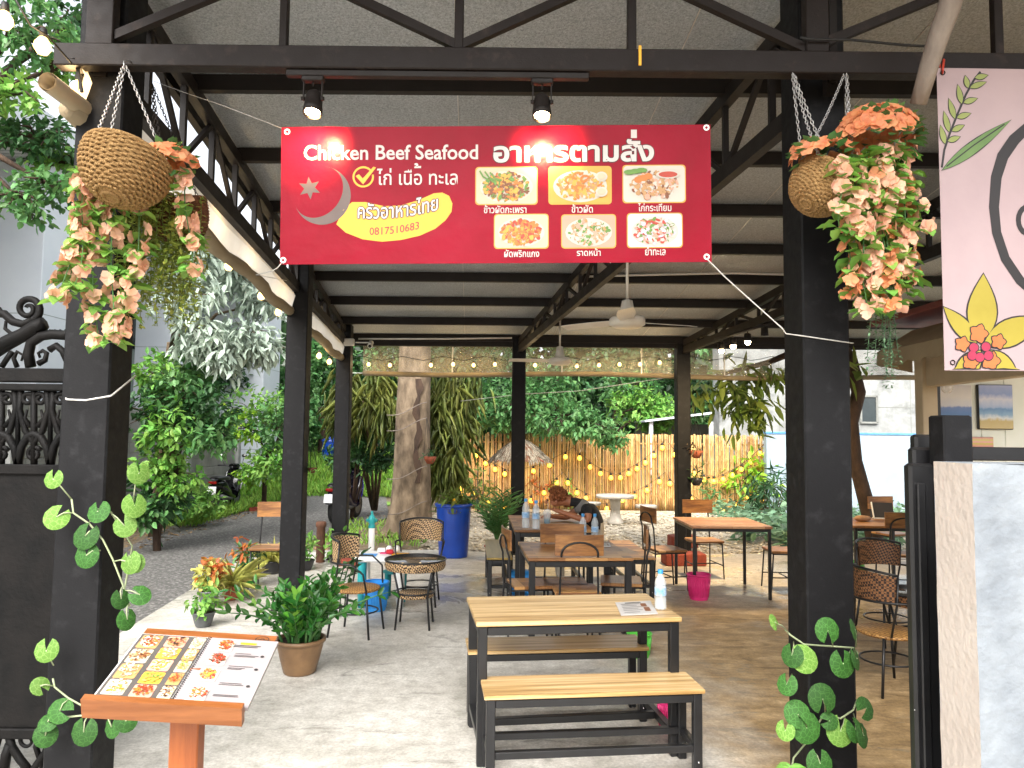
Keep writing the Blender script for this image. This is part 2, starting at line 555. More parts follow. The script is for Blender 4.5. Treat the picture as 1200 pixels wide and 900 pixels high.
def mesh_np(name, V, F, mats, mi=None, smooth=False):
    me = bpy.data.meshes.new(name)
    nF, k = F.shape
    me.vertices.add(len(V)); me.vertices.foreach_set("co", np.asarray(V, dtype=np.float32).ravel())
    me.loops.add(nF * k); me.loops.foreach_set("vertex_index", F.astype(np.int32).ravel())
    me.polygons.add(nF); me.polygons.foreach_set("loop_start", (np.arange(nF) * k).astype(np.int32))
    for m_ in (mats if isinstance(mats, (list, tuple)) else [mats]): me.materials.append(m_)
    if mi is not None: me.polygons.foreach_set("material_index", mi.astype(np.int32))
    me.update(calc_edges=True)
    return me


class Leaves:
    def __init__(s): s.V, s.F, s.I, s.n = [], [], [], 0

    def put(s, p, d, nrm, L, W, mi=0, **kw):
        if len(p) == 0: return
        V, F = leaf_mesh(np.asarray(p, float), np.asarray(d, float), np.asarray(nrm, float), np.asarray(L, float), np.asarray(W, float), **kw)
        s.V.append(V); s.F.append(F + s.n); s.I.append(np.full(len(F), mi)); s.n += len(V)

    def build(s, name, mats, parent=None, loc=None, rz=0):
        me = mesh_np(name, np.concatenate(s.V), np.concatenate(s.F), mats, np.concatenate(s.I))
        return link(name, me, parent, loc, rz)

    def clump(s, c, rad, n, L, W, per=7, droop=.3, mi=0, out=.5, jit=.35, **kw):
        """n leaves round n/per twig tips spread through an ellipsoid"""
        k = max(1, n // per)
        u = unit(nrng.normal(size=(k, 3)))
        rr = nrng.random(k) ** (1 / 2.4)
        tips = u * rr[:, None] * np.array(rad) + np.array(c)
        base = np.repeat(tips, per, 0)
        od = np.repeat(u, per, 0)
        sp = L * .8
        pos = base + nrng.normal(size=base.shape) * sp * .45
        d = od * out + nrng.normal(size=base.shape) * .7 + np.array([0, 0, -droop])
        nr = nrng.normal(size=base.shape) * jit + np.array([0, 0, 1.]) + od * .3
        LL = L * nrng.uniform(.65, 1.25, len(base)); WW = W * nrng.uniform(.7, 1.2, len(base))
        s.put(pos, d, nr, LL, WW, mi, **kw)
        return tips


def tree(name, label, trunk, radii, clumps, L, W, leaf, bark='bark_dark', per=7, droop=.3, cat='tree', group=None, limbs=True, kw=None):
    """trunk: list of points; clumps: (centre, radii, n)"""
    t0 = Vector(trunk[0])
    root = thing(name, label, cat, t0, 0, group)
    tm = MB()
    tm.tube([Vector(p) - t0 for p in trunk], radii, 9)
    top = Vector(trunk[-1]) - t0
    lv = Leaves()
    mats = [M[l] for l in (leaf if isinstance(leaf, (list, tuple)) else [leaf])]
    for i, (c, rad, n) in enumerate(clumps):
        c = Vector(c) - t0
        tips = lv.clump(c, rad, n, L, W, per, droop, i % len(mats), **(kw or {}))
        if limbs:
            mid = top.lerp(c, .5) + Vector((0, 0, .15))
            tm.tube([top - Vector((0, 0, .3)), mid, c], [radii[-1] * .8, radii[-1] * .5, radii[-1] * .2], 6)
            for q in tips[:: max(1, len(tips) // 10)]:
                q = Vector(q)
                tm.tube([c.lerp(mid, .3), c.lerp(q, .5) + Vector((0, 0, .05)), q], [radii[-1] * .25, radii[-1] * .16, .004], 4)
    tm.build('trunk', M[bark], root)
    lv.build('crown', mats, root)
    return root


# text -------------------------------------------------------------------
def text_data(body, bold=0.0, res=3):
    cu = bpy.data.curves.new('t', 'FONT')
    cu.body = body; cu.size = 1; cu.offset = bold; cu.resolution_u = res
    ob = bpy.data.objects.new('t', cu)
    COL.objects.link(ob)
    dg = bpy.context.evaluated_depsgraph_get()
    me = bpy.data.meshes.new_from_object(ob.evaluated_get(dg))
    vs_ = [v.co.copy() for v in me.vertices]
    fs = [tuple(p.vertices) for p in me.polygons]
    bpy.data.objects.remove(ob); bpy.data.curves.remove(cu); bpy.data.meshes.remove(me)
    return vs_, fs


def text_fit(body, box, bold=0.0, warp=None):
    """verts in the 2D frame of box = (x0, y0, x1, y1), y down; and faces"""
    vs_, fs = text_data(body, bold)
    if not vs_: return [], []
    xs = [v.x for v in vs_]; ys = [v.y for v in vs_]
    ax, bx_, ay, by = min(xs), max(xs), min(ys), max(ys)
    out = []
    for v in vs_:
        u = (v.x - ax) / (bx_ - ax); w = (v.y - ay) / (by - ay)
        x = box[0] + u * (box[2] - box[0]); y = box[3] + w * (box[1] - box[3])
        if warp: x, y = warp(x, y)
        out.append((x, y))
    return out, fs


def skin_mesh(name, nodes, edges, root, sub=2):
    me = bpy.data.meshes.new(name)
    keys = list(nodes)
    me.from_pydata([nodes[k][0] for k in keys], [(keys.index(a), keys.index(b)) for a, b in edges], [])
    ob = bpy.data.objects.new(name, me)
    COL.objects.link(ob)
    md = ob.modifiers.new('s', 'SKIN'); md.use_smooth_shade = True
    for i, k in enumerate(keys):
        r = nodes[k][1]
        me.skin_vertices[0].data[i].radius = r if isinstance(r, tuple) else (r, r)
        me.skin_vertices[0].data[i].use_root = (k == root)
    sb = ob.modifiers.new('b', 'SUBSURF'); sb.levels = sub; sb.render_levels = sub
    dg = bpy.context.evaluated_depsgraph_get()
    out = bpy.data.meshes.new_from_object(ob.evaluated_get(dg))
    out.name = name
    bpy.data.objects.remove(ob); bpy.data.meshes.remove(me)
    for p in out.polygons: p.use_smooth = True
    return out

# ------------------------------------------------------------------ ground, floor, road
def floor_mat():
    m, nt, N, L, b = nmat('worn_cement_floor')
    tc = N.new("ShaderNodeTexCoord")
    sep = N.new("ShaderNodeSeparateXYZ"); L.new(tc.outputs["Object"], sep.inputs[0])

    def noise(sc, det=6, rough=.6, dist=0, src=None):
        n = N.new("ShaderNodeTexNoise"); n.inputs["Scale"].default_value = sc; n.inputs["Detail"].default_value = det
        n.inputs["Roughness"].default_value = rough; n.inputs["Distortion"].default_value = dist
        L.new(src or tc.outputs["Object"], n.inputs[0]); return n.outputs["Fac"]

    def math_(op, a, b_=None, c=None):
        n = N.new("ShaderNodeMath"); n.operation = op
        for i, x in enumerate((a, b_, c)):
            if x is None: continue
            if isinstance(x, (int, float)): n.inputs[i].default_value = x
            else: L.new(x, n.inputs[i])
        return n.outputs[0]

    def ramp(f, stops):
        r = N.new("ShaderNodeValToRGB")
        for i, (p, c) in enumerate(stops):
            e = r.color_ramp.elements[i] if i < 2 else r.color_ramp.elements.new(p)
            e.position = p; e.color = srgb(c) if isinstance(c, str) else (c, c, c, 1)
        L.new(f, r.inputs[0]); return r.outputs[0]

    def mix(f, a, b_, mode='MIX'):
        n = N.new("ShaderNodeMix"); n.data_type = 'RGBA'; n.blend_type = mode
        if isinstance(f, (int, float)): n.inputs[0].default_value = f
        else: L.new(f, n.inputs[0])
        L.new(a, n.inputs[6]); L.new(b_, n.inputs[7]); return n.outputs[2]
    n1 = noise(1.1, 8, .62, .6)
    grey = ramp(n1, [(.3, '#b8b4a9'), (.7, '#f0ede5'), (.5, '#dad6cd')])
    mp = N.new("ShaderNodeMapping"); mp.inputs["Scale"].default_value = (1, 2.6, 1); mp.inputs["Rotation"].default_value = (0, 0, .5)
    L.new(tc.outputs["Object"], mp.inputs[0])
    n2 = noise(2.2, 9, .65, 1.2, mp.outputs[0])
    brown = ramp(n2, [(.3, '#836a48'), (.68, '#dcbd90'), (.5, '#b39568')])
    # the cement is brown in the right half
    f = math_('MULTIPLY_ADD', sep.outputs[1], .055, sep.outputs[0])
    f = math_('MULTIPLY_ADD', noise(.9, 5, .6, .4), 2.4, f)
    fx = ramp(math_('MULTIPLY_ADD', f, .2, 0), [(.42, 0.0), (.62, 1.0)])
    near_ = ramp(math_('MULTIPLY_ADD', sep.outputs[1], .25, -1.6), [(.25, 1.0), (.6, .3)])
    col = mix(math_('MULTIPLY', fx, near_), grey, brown)
    # dark worn patches
    n3 = noise(1.6, 7, .7, .8, mp.outputs[0])
    patch = ramp(n3, [(.58, 0.0), (.63, 1.0)])
    dk = N.new("ShaderNodeRGB"); dk.outputs[0].default_value = srgb('#8a877e')
    col = mix(math_('MULTIPLY', patch, .5), col, dk.outputs[0])
    # fine grit
    n4 = noise(55, 3, .7)
    gr = ramp(n4, [(.3, '#8f8f8f'), (.7, '#ffffff')])
    col = mix(.5, col, gr, 'MULTIPLY')
    gr2 = ramp(noise(11, 8, .7), [(.35, '#b9b6b0'), (.6, '#ffffff')])
    col = mix(.6, col, gr2, 'MULTIPLY')
    # cracks
    vo = N.new("ShaderNodeTexVoronoi"); vo.feature = 'DISTANCE_TO_EDGE'; vo.inputs["Scale"].default_value = .33
    wp = N.new("ShaderNodeMix"); wp.data_type = 'VECTOR'; wp.inputs[0].default_value = .16
    nn = N.new("ShaderNodeTexNoise"); nn.inputs["Scale"].default_value = 2.5; nn.inputs["Detail"].default_value = 6
    L.new(tc.outputs["Object"], nn.inputs[0]); L.new(tc.outputs["Object"], wp.inputs[4]); L.new(nn.outputs["Color"], wp.inputs[5])
    L.new(wp.outputs[1], vo.inputs["Vector"])
    ck = ramp(vo.outputs["Distance"], [(.0, 1.0), (.005, 0.0)])
    dk2 = N.new("ShaderNodeRGB"); dk2.outputs[0].default_value = srgb('#4d4a45')
    ckm = math_('MULTIPLY', ck, ramp(noise(.7, 4), [(.52, 0.0), (.62, 1.0)]))
    col = mix(math_('MULTIPLY', ckm, .55), col, dk2.outputs[0])
    L.new(col, b.inputs["Base Color"])
    # wet patches at the far side
    wet = ramp(noise(.8, 6, .6, .7), [(.47, 0.0), (.56, 1.0)])
    wy = ramp(math_('MULTIPLY_ADD', sep.outputs[1], .25, -1.6), [(0.0, 0.0), (.35, 1.0)])
    w = math_('MULTIPLY', wet, wy)
    base_r = ramp(n1, [(.3, .48), (.7, .72)])
    rr = N.new("ShaderNodeMapRange"); L.new(w, rr.inputs[0]); L.new(base_r, rr.inputs[3]); rr.inputs[4].default_value = .12
    L.new(rr.outputs[0], b.inputs["Roughness"])
    bp = N.new("ShaderNodeBump"); bp.inputs["Strength"].default_value = .35; bp.inputs["Distance"].default_value = .012
    hh = math_('ADD', math_('MULTIPLY', noise(9, 7, .65), 1), math_('MULTIPLY', ckm, -1.0))
    L.new(hh, bp.inputs["Height"]); L.new(bp.outputs[0], b.inputs["Normal"])
    return m


M['floor'] = floor_mat()
M['asphalt'] = pm('gritty_asphalt', '#504f4d', '#a3a19c', scale=26, rough=.9, bump=1, bscale=60, third='#615f5c', contrast=(.28, .72), detail=10)
M['earth'] = pm('leaf_strewn_earth', '#4f4334', '#8f8069', scale=11, rough=.95, bump=.7, bscale=25, third='#786a55', detail=9)
M['apron'] = pm('pale_cement_apron', '#b4b1a9', '#c8c5be', scale=2, rough=.85, bump=.25, bscale=30)
M['grassground'] = pm('grassy_ground', '#4f7a2c', '#7fa544', scale=5, rough=.95, bump=.6, bscale=40)


def gravel_mat():
    m, nt, N, L, b = nmat('pale_pebbles')
    tc = N.new("ShaderNodeTexCoord")
    vo = N.new("ShaderNodeTexVoronoi"); vo.inputs["Scale"].default_value = 16
    L.new(tc.outputs["Object"], vo.inputs[0])
    cr = N.new("ShaderNodeValToRGB")
    cr.color_ramp.elements[0].color = srgb('#857a68'); cr.color_ramp.elements[1].color = srgb('#d2c7b2')
    bw = N.new("ShaderNodeSeparateColor"); L.new(vo.outputs["Color"], bw.inputs[0]); L.new(bw.outputs[0], cr.inputs[0])
    L.new(cr.outputs[0], b.inputs["Base Color"])
    b.inputs["Roughness"].default_value = .8
    bp = N.new("ShaderNodeBump"); bp.inputs["Strength"].default_value = 1; bp.inputs["Distance"].default_value = .03; bp.invert = True
    L.new(vo.outputs["Distance"], bp.inputs["Height"]); L.new(bp.outputs[0], b.inputs["Normal"])
    return m


M['gravel'] = gravel_mat()
M['pebble'] = pm('pebble', '#a3967f', '#d8cdb8', rough=.8, island=.35, scale=3)

g = MB(); g.poly([(-300, -200, -.09), (300, -200, -.09), (300, 500, -.09), (-300, 500, -.09)])
struct(g.build('ground', M['earth']))
slab_l = [(-2.95, 1.0), (-3.33, 6.3), (-3.75, 11.0)]
g = MB()
g.prism([(x, y, -.12) for x, y in [(-2.95, -3)] + slab_l + [(-1.2, 11.25), (1.0, 10.9), (3.4, 11.2), (8, 10.9), (8, -3)]], (0, 0, .12))
struct(g.build('cement_floor', M['floor']))
g = MB(); g.poly([(x, y, -.065) for x, y in [(-5.3, 4.6), (-3.3, 4.6), (-3.36, 6.3), (-3.8, 11.0), (-3.2, 13), (-2.6, 16), (-4.4, 26), (-8, 30), (-9.5, 29), (-7.2, 25), (-6.7, 16), (-5.8, 11)]])
struct(g.build('road', M['asphalt']))
g = MB(); g.poly([(x, y, -.06) for x, y in [(-7, -3), (-2.96, -3), (-2.96, 1), (-3.2, 4.7), (-6.2, 5.0)]])
struct(g.build('driveway', M['apron']))
g = MB(); g.poly([(x, y, -.055) for x, y in [(-1.0, 11.0), (8, 10.8), (8, 17.9), (-1.6, 17.9), (-1.9, 14)]])
struct(g.build('gravel_ground', M['gravel']))
g = MB(); g.poly([(x, y, -.07) for x, y in [(-12, 20.5), (-7.2, 21.5), (-4.7, 21), (-1.8, 18.4)]])
g.poly([(-12, 21.2, -.065), (-1.7, 21.2, -.065), (-1.5, 34, 1.95), (-12, 36, 2.2)])
struct(g.build('lawn', M['grassground']))

# loose pebbles (uncountable)
pb = []
pv, pf = [], []
ico = [(0, 0, 1), (.9, 0, .2), (.28, .85, .2), (-.72, .53, .2), (-.72, -.53, .2), (.28, -.85, .2), (0, 0, -.6)]
icf = [(0, 1, 2), (0, 2, 3), (0, 3, 4), (0, 4, 5), (0, 5, 1), (6, 2, 1), (6, 3, 2), (6, 4, 3), (6, 5, 4), (6, 1, 5)]
n_p = 3200
bx = np.column_stack([nrng.uniform(-1.5, 6.5, n_p), 11.0 + 6.3 * nrng.random(n_p) ** 1.3])
sc = nrng.uniform(.015, .045, n_p); an = nrng.uniform(0, 6.28, n_p)
I = np.array(ico)
ca, sa = np.cos(an), np.sin(an)
X = (I[None, :, 0] * ca[:, None] - I[None, :, 1] * sa[:, None]) * sc[:, None] * nrng.uniform(.8, 1.5, (n_p, 1)) + bx[:, :1]
Y = (I[None, :, 0] * sa[:, None] + I[None, :, 1] * ca[:, None]) * sc[:, None] + bx[:, 1:]
Z = I[None, :, 2] * sc[:, None] * .6 - .045
V = np.stack([X, Y, Z], 2).reshape(-1, 3)
F = (np.arange(n_p)[:, None, None] * 7 + np.array(icf)[None]).reshape(-1, 3)
tag(link('gravel', mesh_np('gravel', V, F, M['pebble'])), 'loose pale pebbles spread between the cement floor and the bamboo fence', 'gravel', kind='stuff')

# fallen dry leaves on the earth by the road
lv = Leaves()
n_ = 900
pp = np.column_stack([np.where(nrng.random(n_) < .6, nrng.uniform(-7, -5.6, n_), nrng.uniform(-3.2, -.8, n_)), nrng.uniform(9.5, 17, n_), np.full(n_, -.05)])
lv.put(pp, np.column_stack([nrng.normal(size=(n_, 2)), np.zeros(n_)]), np.tile([0, 0, 1.], (n_, 1)) + nrng.normal(size=(n_, 3)) * .15, nrng.uniform(.05, .1, n_), nrng.uniform(.03, .05, n_))
M['dryleaf'] = pm('dry_leaf', '#6d5232', '#a08256', island=.4, scale=4, rough=.8)
tag(lv.build('fallen_leaves', M['dryleaf']), 'dry brown leaves scattered on the earth beside the road', 'fallen leaves', kind='stuff')

# grass (uncountable)
lv = Leaves()


def grass_patch(x0, x1, y0, y1, n, h, z=-.06):
    yy_ = nrng.uniform(y0, y1, n)
    p = np.column_stack([nrng.uniform(x0, x1, n), yy_, z + .157 * np.maximum(0, yy_ - 21.2)])
    d = np.column_stack([nrng.normal(size=(n, 2)) * .35, np.ones(n)])
    nr = np.column_stack([nrng.normal(size=(n, 2)), np.full(n, .1)])
    lv.put(p, d, nr, h * nrng.uniform(.5, 1.3, n), np.full(n, .022), 0, curl=.35)


grass_patch(-9.5, -2.0, 20.6, 27, 9000, .32)
grass_patch(-6.6, -5.9, 14.0, 20, 1500, .22)
grass_patch(-3.3, -1.4, 11.8, 15, 700, .12)
M['grass'] = leafmat('grass_blade', '#6c9a34', '#9cc25a', island=.35)
tag(lv.build('grass', M['grass']), 'bright green grass and weeds at the end of the road', 'grass', kind='stuff')


# ------------------------------------------------------------------ the steel pavilion
def foil_mat():
    m, nt, N, L, b = nmat('foil_faced_roof_insulation')
    tc = N.new("ShaderNodeTexCoord")
    n1 = N.new("ShaderNodeTexNoise"); n1.inputs["Scale"].default_value = 75; n1.inputs["Detail"].default_value = 4; n1.inputs["Roughness"].default_value = .8
    L.new(tc.outputs["Object"], n1.inputs[0])
    cr = N.new("ShaderNodeValToRGB"); cr.color_ramp.elements[0].position = .3; cr.color_ramp.elements[1].position = .7
    cr.color_ramp.elements[0].color = srgb('#8f979e'); cr.color_ramp.elements[1].color = srgb('#eef4fa')
    L.new(n1.outputs["Fac"], cr.inputs[0])
    n2 = N.new("ShaderNodeTexNoise"); n2.inputs["Scale"].default_value = .8; n2.inputs["Detail"].default_value = 5
    L.new(tc.outputs["Object"], n2.inputs[0])
    c2 = N.new("ShaderNodeValToRGB"); c2.color_ramp.elements[0].color = srgb('#94938f'); c2.color_ramp.elements[1].color = (1, 1, 1, 1)
    L.new(n2.outputs["Fac"], c2.inputs[0])
    mx = N.new("ShaderNodeMix"); mx.data_type = 'RGBA'; mx.blend_type = 'MULTIPLY'; mx.inputs[0].default_value = .7
    L.new(cr.outputs[0], mx.inputs[6]); L.new(c2.outputs[0], mx.inputs[7])
    L.new(mx.outputs[2], b.inputs["Base Color"])
    b.inputs["Metallic"].default_value = .3
    b.inputs["Roughness"].default_value = .5
    bp = N.new("ShaderNodeBump"); bp.inputs["Strength"].default_value = .7; bp.inputs["Distance"].default_value = .01
    n3 = N.new("ShaderNodeTexNoise"); n3.inputs["Scale"].default_value = 160; n3.inputs["Detail"].default_value = 3
    L.new(tc.outputs["Object"], n3.inputs[0])
    L.new(n3.outputs["Fac"], bp.inputs["Height"]); L.new(bp.outputs[0], b.inputs["Normal"])
    return m


M['foil'] = foil_mat()


def ceil_z(y): return 4.50 - .118 * y


pav = thing('steel_pavilion', 'open dining pavilion of dark steel posts, trusses and a foil lined lean-to roof', 'pavilion', (0, 0, 0))
BY = 3.30                                                  # plane of the front beam
zb = lambda x: 3.47 - .004 * x
posts = [(-1.94, 3.47, .215, 4.05), (1.482, 3.605, .22, 4.05), (-2.17, 7.5, .21, 3.6), (-2.36, 10.4, .2, 3.25), (.1, 11.0, .2, 3.18), (2.53, 11.0, .2, 3.18)]
for i, (x, y, w, h) in enumerate(posts):
    b = MB(); b.bbox((x, y, h / 2 + .001), (w, w * (1.13 if i == 1 else .96), h), .008, 0 if i == 1 else AX * .5)
    po = b.build('post', M['post'], pav)
    b = MB(); b.bbox((x, y, .008), (w + .1, w + .1, .014), .003)
    for sx in (-1, 1):
        for sy in (-1, 1): b.lathe([(.012, .015), (.012, .028), (0, .03)], (x + sx * (w / 2 + .028), y + sy * (w / 2 + .028), 0), 6)
    b.build('base_plate', M['steel'], po)
b = MB()
b.bbox(((-2.1 + 7) / 2, BY, 3.45), (9.1, .07, .105), .005)
o_ = b.build('front_beam', M['steel_brown'], pav)
# web of the front truss
b = MB()
zt = 4.0
for px_, w in ((333, .035), (538, .04), (740, .04), (1168, .04)):
    x = onx(px_, 40, BY); b.bbox((x, BY, (3.5 + zt) / 2), (w, .04, zt - 3.5), .003)
xa = [onx(p_, 40, BY) for p_ in (118, 333, 538, 740, 945, 1168, 1380)]
for i in range(6):
    lo, hi = (xa[i], xa[i + 1]) if i % 2 == 0 else (xa[i + 1], xa[i])
    b.beam((lo, BY + .001, 3.52), (hi, BY + .001, 3.9), .036, .04)
b.bbox((onx(955, 20, BY), BY, 3.75), (.105, .06, .5), .004)
b.bbox((onx(121, 20, BY), BY, 3.75), (.125, .06, .5), .004)
b.bbox(((-2.1 + 7) / 2, BY, 3.98), (9.1, .07, .1), .005)
b.build('front_truss_web', M['steel_brown'], pav)


def side_truss(x0, y0, x1, y1, zb0, zb1, n):
    b = MB()
    a, c = Vector((x0, y0, zb0)), Vector((x1, y1, zb1))
    ta, tc_ = Vector((x0, y0, ceil_z(y0) - .12)), Vector((x1, y1, ceil_z(y1) - .10))
    b.beam(a, c, .06, .1); b.beam(ta, tc_, .06, .09)
    for i in range(n + 1):
        t = i / n
        p, q = a.lerp(c, t), ta.lerp(tc_, t)
        b.beam(p, q, .035, .035, up=(1, 0, 0))
        if i < n:
            q2 = ta.lerp(tc_, (i + 1) / n); p2 = a.lerp(c, (i + 1) / n)
            if i % 2: b.beam(q, p2, .03, .03)
            else: b.beam(p, q2, .03, .03)
    return b.build('side_truss', M['steel'], pav)


side_truss(-1.94, 3.36, -2.36, 10.4, 3.44, 3.02, 14)
side_truss(1.52, 3.45, .1, 11.0, 3.44, 3.0, 14)
side_truss(4.0, 3.4, 2.53, 11.0, 3.44, 3.0, 14)
for k in range(9):
    y = 3.6 + .92 * k
    b = MB()
    x0 = -2.02 - .055 * (y - 3.3)
    b.beam((x0, y, ceil_z(y) - .052), (7.5, y - .08, ceil_z(y) - .05), .055, .1)
    b.build('purlin', M['steel'], pav)
b = MB()
b.beam((-2.4, 11.0, 3.1), (7.5, 10.95, 3.12), .08, .14)
b.build('rear_beam', M['steel'], pav)
b = MB()
t_ = .05
rp = [(-1.95, 1.2), (7.6, 1.2), (7.6, 11.35), (-2.52, 11.35)]  # front overhang beyond the beam is added, out of view, to shade the front
lo = [(x, y, ceil_z(y)) for x, y in rp]; hi = [(x, y, ceil_z(y) + t_) for x, y in rp]
b.add(lo + hi, [(3, 2, 1, 0), (4, 5, 6, 7), (0, 1, 5, 4), (1, 2, 6, 5), (2, 3, 7, 6), (3, 0, 4, 7)])
# sheet laps
b.build('roof_panel', M['foil'], pav)
b = MB()
for x in (-.62, .7, 2.0, 3.3, 4.6):
    b.beam((x + .35, 2.75, ceil_z(2.75) - .004), (x - .1, 11.2, ceil_z(11.2) - .004), .006, .004)
b.build('roof_seam', M['grommet'], pav)
b = MB()
b.beam((-1.95, 1.2, ceil_z(1.2) - .05), (-2.5, 11.3, ceil_z(11.3) - .05), .05, .16)  # runs on along the added, unseen front overhang
b.build('roof_edge', M['steel'], pav)
# cable clipped along the bottom chord of the front truss, at the right post
b = MB()
b.tube([P(938, 44, 3.25), P(950, 46, 3.25), P(1000, 47, 3.255), P(1060, 53, 3.258), P(1100, 55, 3.26)], .006, 5)
b.build('cable', M['wire_black'], pav)

# rolled clear sheet on the back, rolled canvas on the left
aw = thing('rear_awning', 'clear vinyl drop sheet with a rolled pole along the back of the pavilion', 'awning')
b = MB()
xs = np.linspace(-2.25, 6.8, 40)
zl = [2.66 + .02 * math.sin(x * 1.3) for x in xs]
top = [(x, 11.14 + .01 * math.sin(x * 9), 3.05) for x in xs]; bot = [(x, 11.16 + .02 * math.sin(x * 7), z) for x, z in zip(xs, zl)]
for i in range(39):
    b.add([bot[i], bot[i + 1], top[i + 1], top[i]], [(0, 1, 2, 3)], smooth=True)
b.build('sheet', M['vinyl'], aw)
b = MB(); b.tube([(x, 11.17, z - .02) for x, z in zip(xs, zl)], .038, 8); b.build('rolled_pole', M['beige'], aw)
b = MB()
for x in (-.9, .75, 1.95, 3.2, 4.6): b.bbox((x, 11.15, 2.86), (.02, .02, .4), .003)
b.build('batten', M['plastic_white'], aw)

aw = thing('side_awning', 'rolled beige canvas side blind along the left eave of the pavilion', 'awning')
A0, A1 = P(72, 108, 3.2), P(402, 417, 10.3)
b = MB()
n_ = 36
tp, bt = [], []
for i in range(n_ + 1):
    t = i / n_
    y = 3.3 + 7.0 * t
    sag = .04 * math.sin(t * PI * 5) ** 2
    tp.append(Vector((-2.03 - .055 * (y - 3.3), y, 3.49 - .063 * (y - 3.45))))
    q = A0.lerp(A1, (y - 3.2) / 7.1); bt.append(Vector((q.x + .01 * math.sin(i * 1.7), y, q.z - sag)))
for i in range(n_):
    m1, m2 = tp[i].lerp(bt[i], .5) + Vector((.05, 0, 0)), tp[i + 1].lerp(bt[i + 1], .5) + Vector((.05, 0, 0))
    b.add([tp[i], tp[i + 1], m2, m1], [(0, 1, 2, 3)], smooth=True)
    b.add([m1, m2, bt[i + 1], bt[i]], [(0, 1, 2, 3)], smooth=True)
b.build('canvas', M['canvas_side'], aw)
b = MB()
pts = [q + Vector((-.02, 0, -.02)) for q in bt]
b.tube(pts, [.05 + .006 * math.sin(i * 2.1) for i in range(len(pts))], 10)
b.build('canvas_roll', M['beige'], aw)
b = MB(); b.tube([A0 + Vector((0, -.1, .0)), A0 + Vector((0, .5, -.0))], .042, 12, caps=False)
b.tube([A0 + Vector((0, -.1, .0)), A0 + Vector((0, .5, -.0))], .034, 12, caps=False)
b.build('roller_tube', M['beige_wall'], aw)
b = MB(); b.beam(P(85, 66, 3.27), P(97, 84, 3.34), .03, .03); b.beam(P(90, 75, 3.3), P(96, 108, 3.3), .012, .012); b.build('bracket', M['steel'], aw)

# ------------------------------------------------------------------ walls and buildings
def soffit_mat():
    m, nt, N, L, b = nmat('slatted_soffit')
    tc = N.new("ShaderNodeTexCoord")
    wv = N.new("ShaderNodeTexWave"); wv.inputs["Scale"].default_value = 2.2; wv.bands_direction = 'Y'
    wv.inputs["Distortion"].default_value = 0
    L.new(tc.outputs["Object"], wv.inputs[0])
    cr = N.new("ShaderNodeValToRGB"); cr.color_ramp.elements[0].position = .1; cr.color_ramp.elements[1].position = .25
    cr.color_ramp.elements[0].color = srgb('#9fa3a6'); cr.color_ramp.elements[1].color = srgb('#d5d7d8')
    L.new(wv.outputs["Fac"], cr.inputs[0]); L.new(cr.outputs[0], b.inputs["Base Color"])
    b.inputs["Roughness"].default_value = .6
    return m


M['soffit'] = soffit_mat()
M['window_dark'] = pm('dark_window_glass', '#2d3436', '#3c4446', rough=.08, scale=1)
bl = thing('white_building', 'large white building with square columns across the road on the left', 'building')
b = MB(); b.box((-13.2, 15, 3.1), (7, 22, 6.2)); b.build('wall', M['bldg_grey'], bl)
for y in (7.5, 12.3, 17.0, 22.5):
    b = MB()
    w = .85 if y < 20 else 1.5
    b.bbox((-8.05, y, 3.05), (w, w, 6.1), .01)
    for z in (1.2, 2.4, 3.6): b.box((-8.05, y, z), (w + .004, w + .004, .012), mi=1)
    b.build('column', [M['bldg_white'], M['bldg_grey']], bl)
b = MB(); b.bbox((-9.6, 14, 6.45), (4.6, 20, .5), .02); b.build('overhang', M['bldg_white'], bl)
b = MB(); b.box((-9.6, 14, 6.18), (4.5, 19.8, .03)); b.build('soffit', M['soffit'], bl)
for y in (7.9, 11.3, 15.2, 19.2):
    b = MB(); b.bbox((-9.68, y, 1.9), (.06, 1.5, 3.2), .01)
    for k in (-.5, 0, .5): b.box((-9.645, y + k, 1.9), (.03, .03, 3.1), mi=1)
    b.build('shutter', [M['bldg_grey'], M['white_paint']], bl)
    b = MB(); b.bbox((-9.67, y, 4.3), (.05, 1.6, 1.0), .01); b.build('window', M['window_dark'], bl)

# old block wall on the left of the road
w = thing('block_wall', 'weathered grey cement block wall behind the parked scooter', 'wall', (-7.0, 14.6, -.09))
b = MB()
for r_ in range(11):
    for c in range(16):
        y = -4.2 + c * .52 + (.26 if r_ % 2 else 0)
        b.bbox((0, y, .1 + r_ * .2), (.14, .512, .192), .008)
b.box((0, -.1, 1.1), (.12, 8.3, 2.2))
b.build('blocks', M['cement_dark'], w)
b = MB()
for y in (-4.3, -1.5, 1.3, 4.2): b.bbox((.03, y, 1.2), (.24, .2, 2.4), .01)
b.build('pier', M['concrete'], w)

# bamboo fence
FY = 18.0
f = thing('bamboo_fence', 'tall fence of dry split bamboo at the back of the yard', 'fence', (-1.3, FY, -.06))
b = MB()
xL, xR = onx(536, 560, FY) + 1.3, onx(902, 560, FY) + 1.3
x = xL
while x < xR:
    r_ = rnd.uniform(.02, .032)
    h = 1.83 + rnd.uniform(-.03, .02)
    lean = rnd.uniform(-.012, .012)
    yy = rnd.uniform(-.012, .012)
    pts, rr = [], []
    z = 0; nd = rnd.uniform(.1, .35)
    while z < h - .05:
        pts.append((x + lean * z, yy, z)); rr.append(r_)
        z = min(nd, h)
        if z < h - .05:
            pts.append((x + lean * z, yy, z - .012)); rr.append(r_ * .98)
            pts.append((x + lean * z, yy, z)); rr.append(r_ * 1.14)
            z += .012
        nd += rnd.uniform(.24, .36)
    pts.append((x + lean * h, yy, h)); rr.append(r_)
    b.tube(pts, rr, 6)
    x += r_ * 2.02
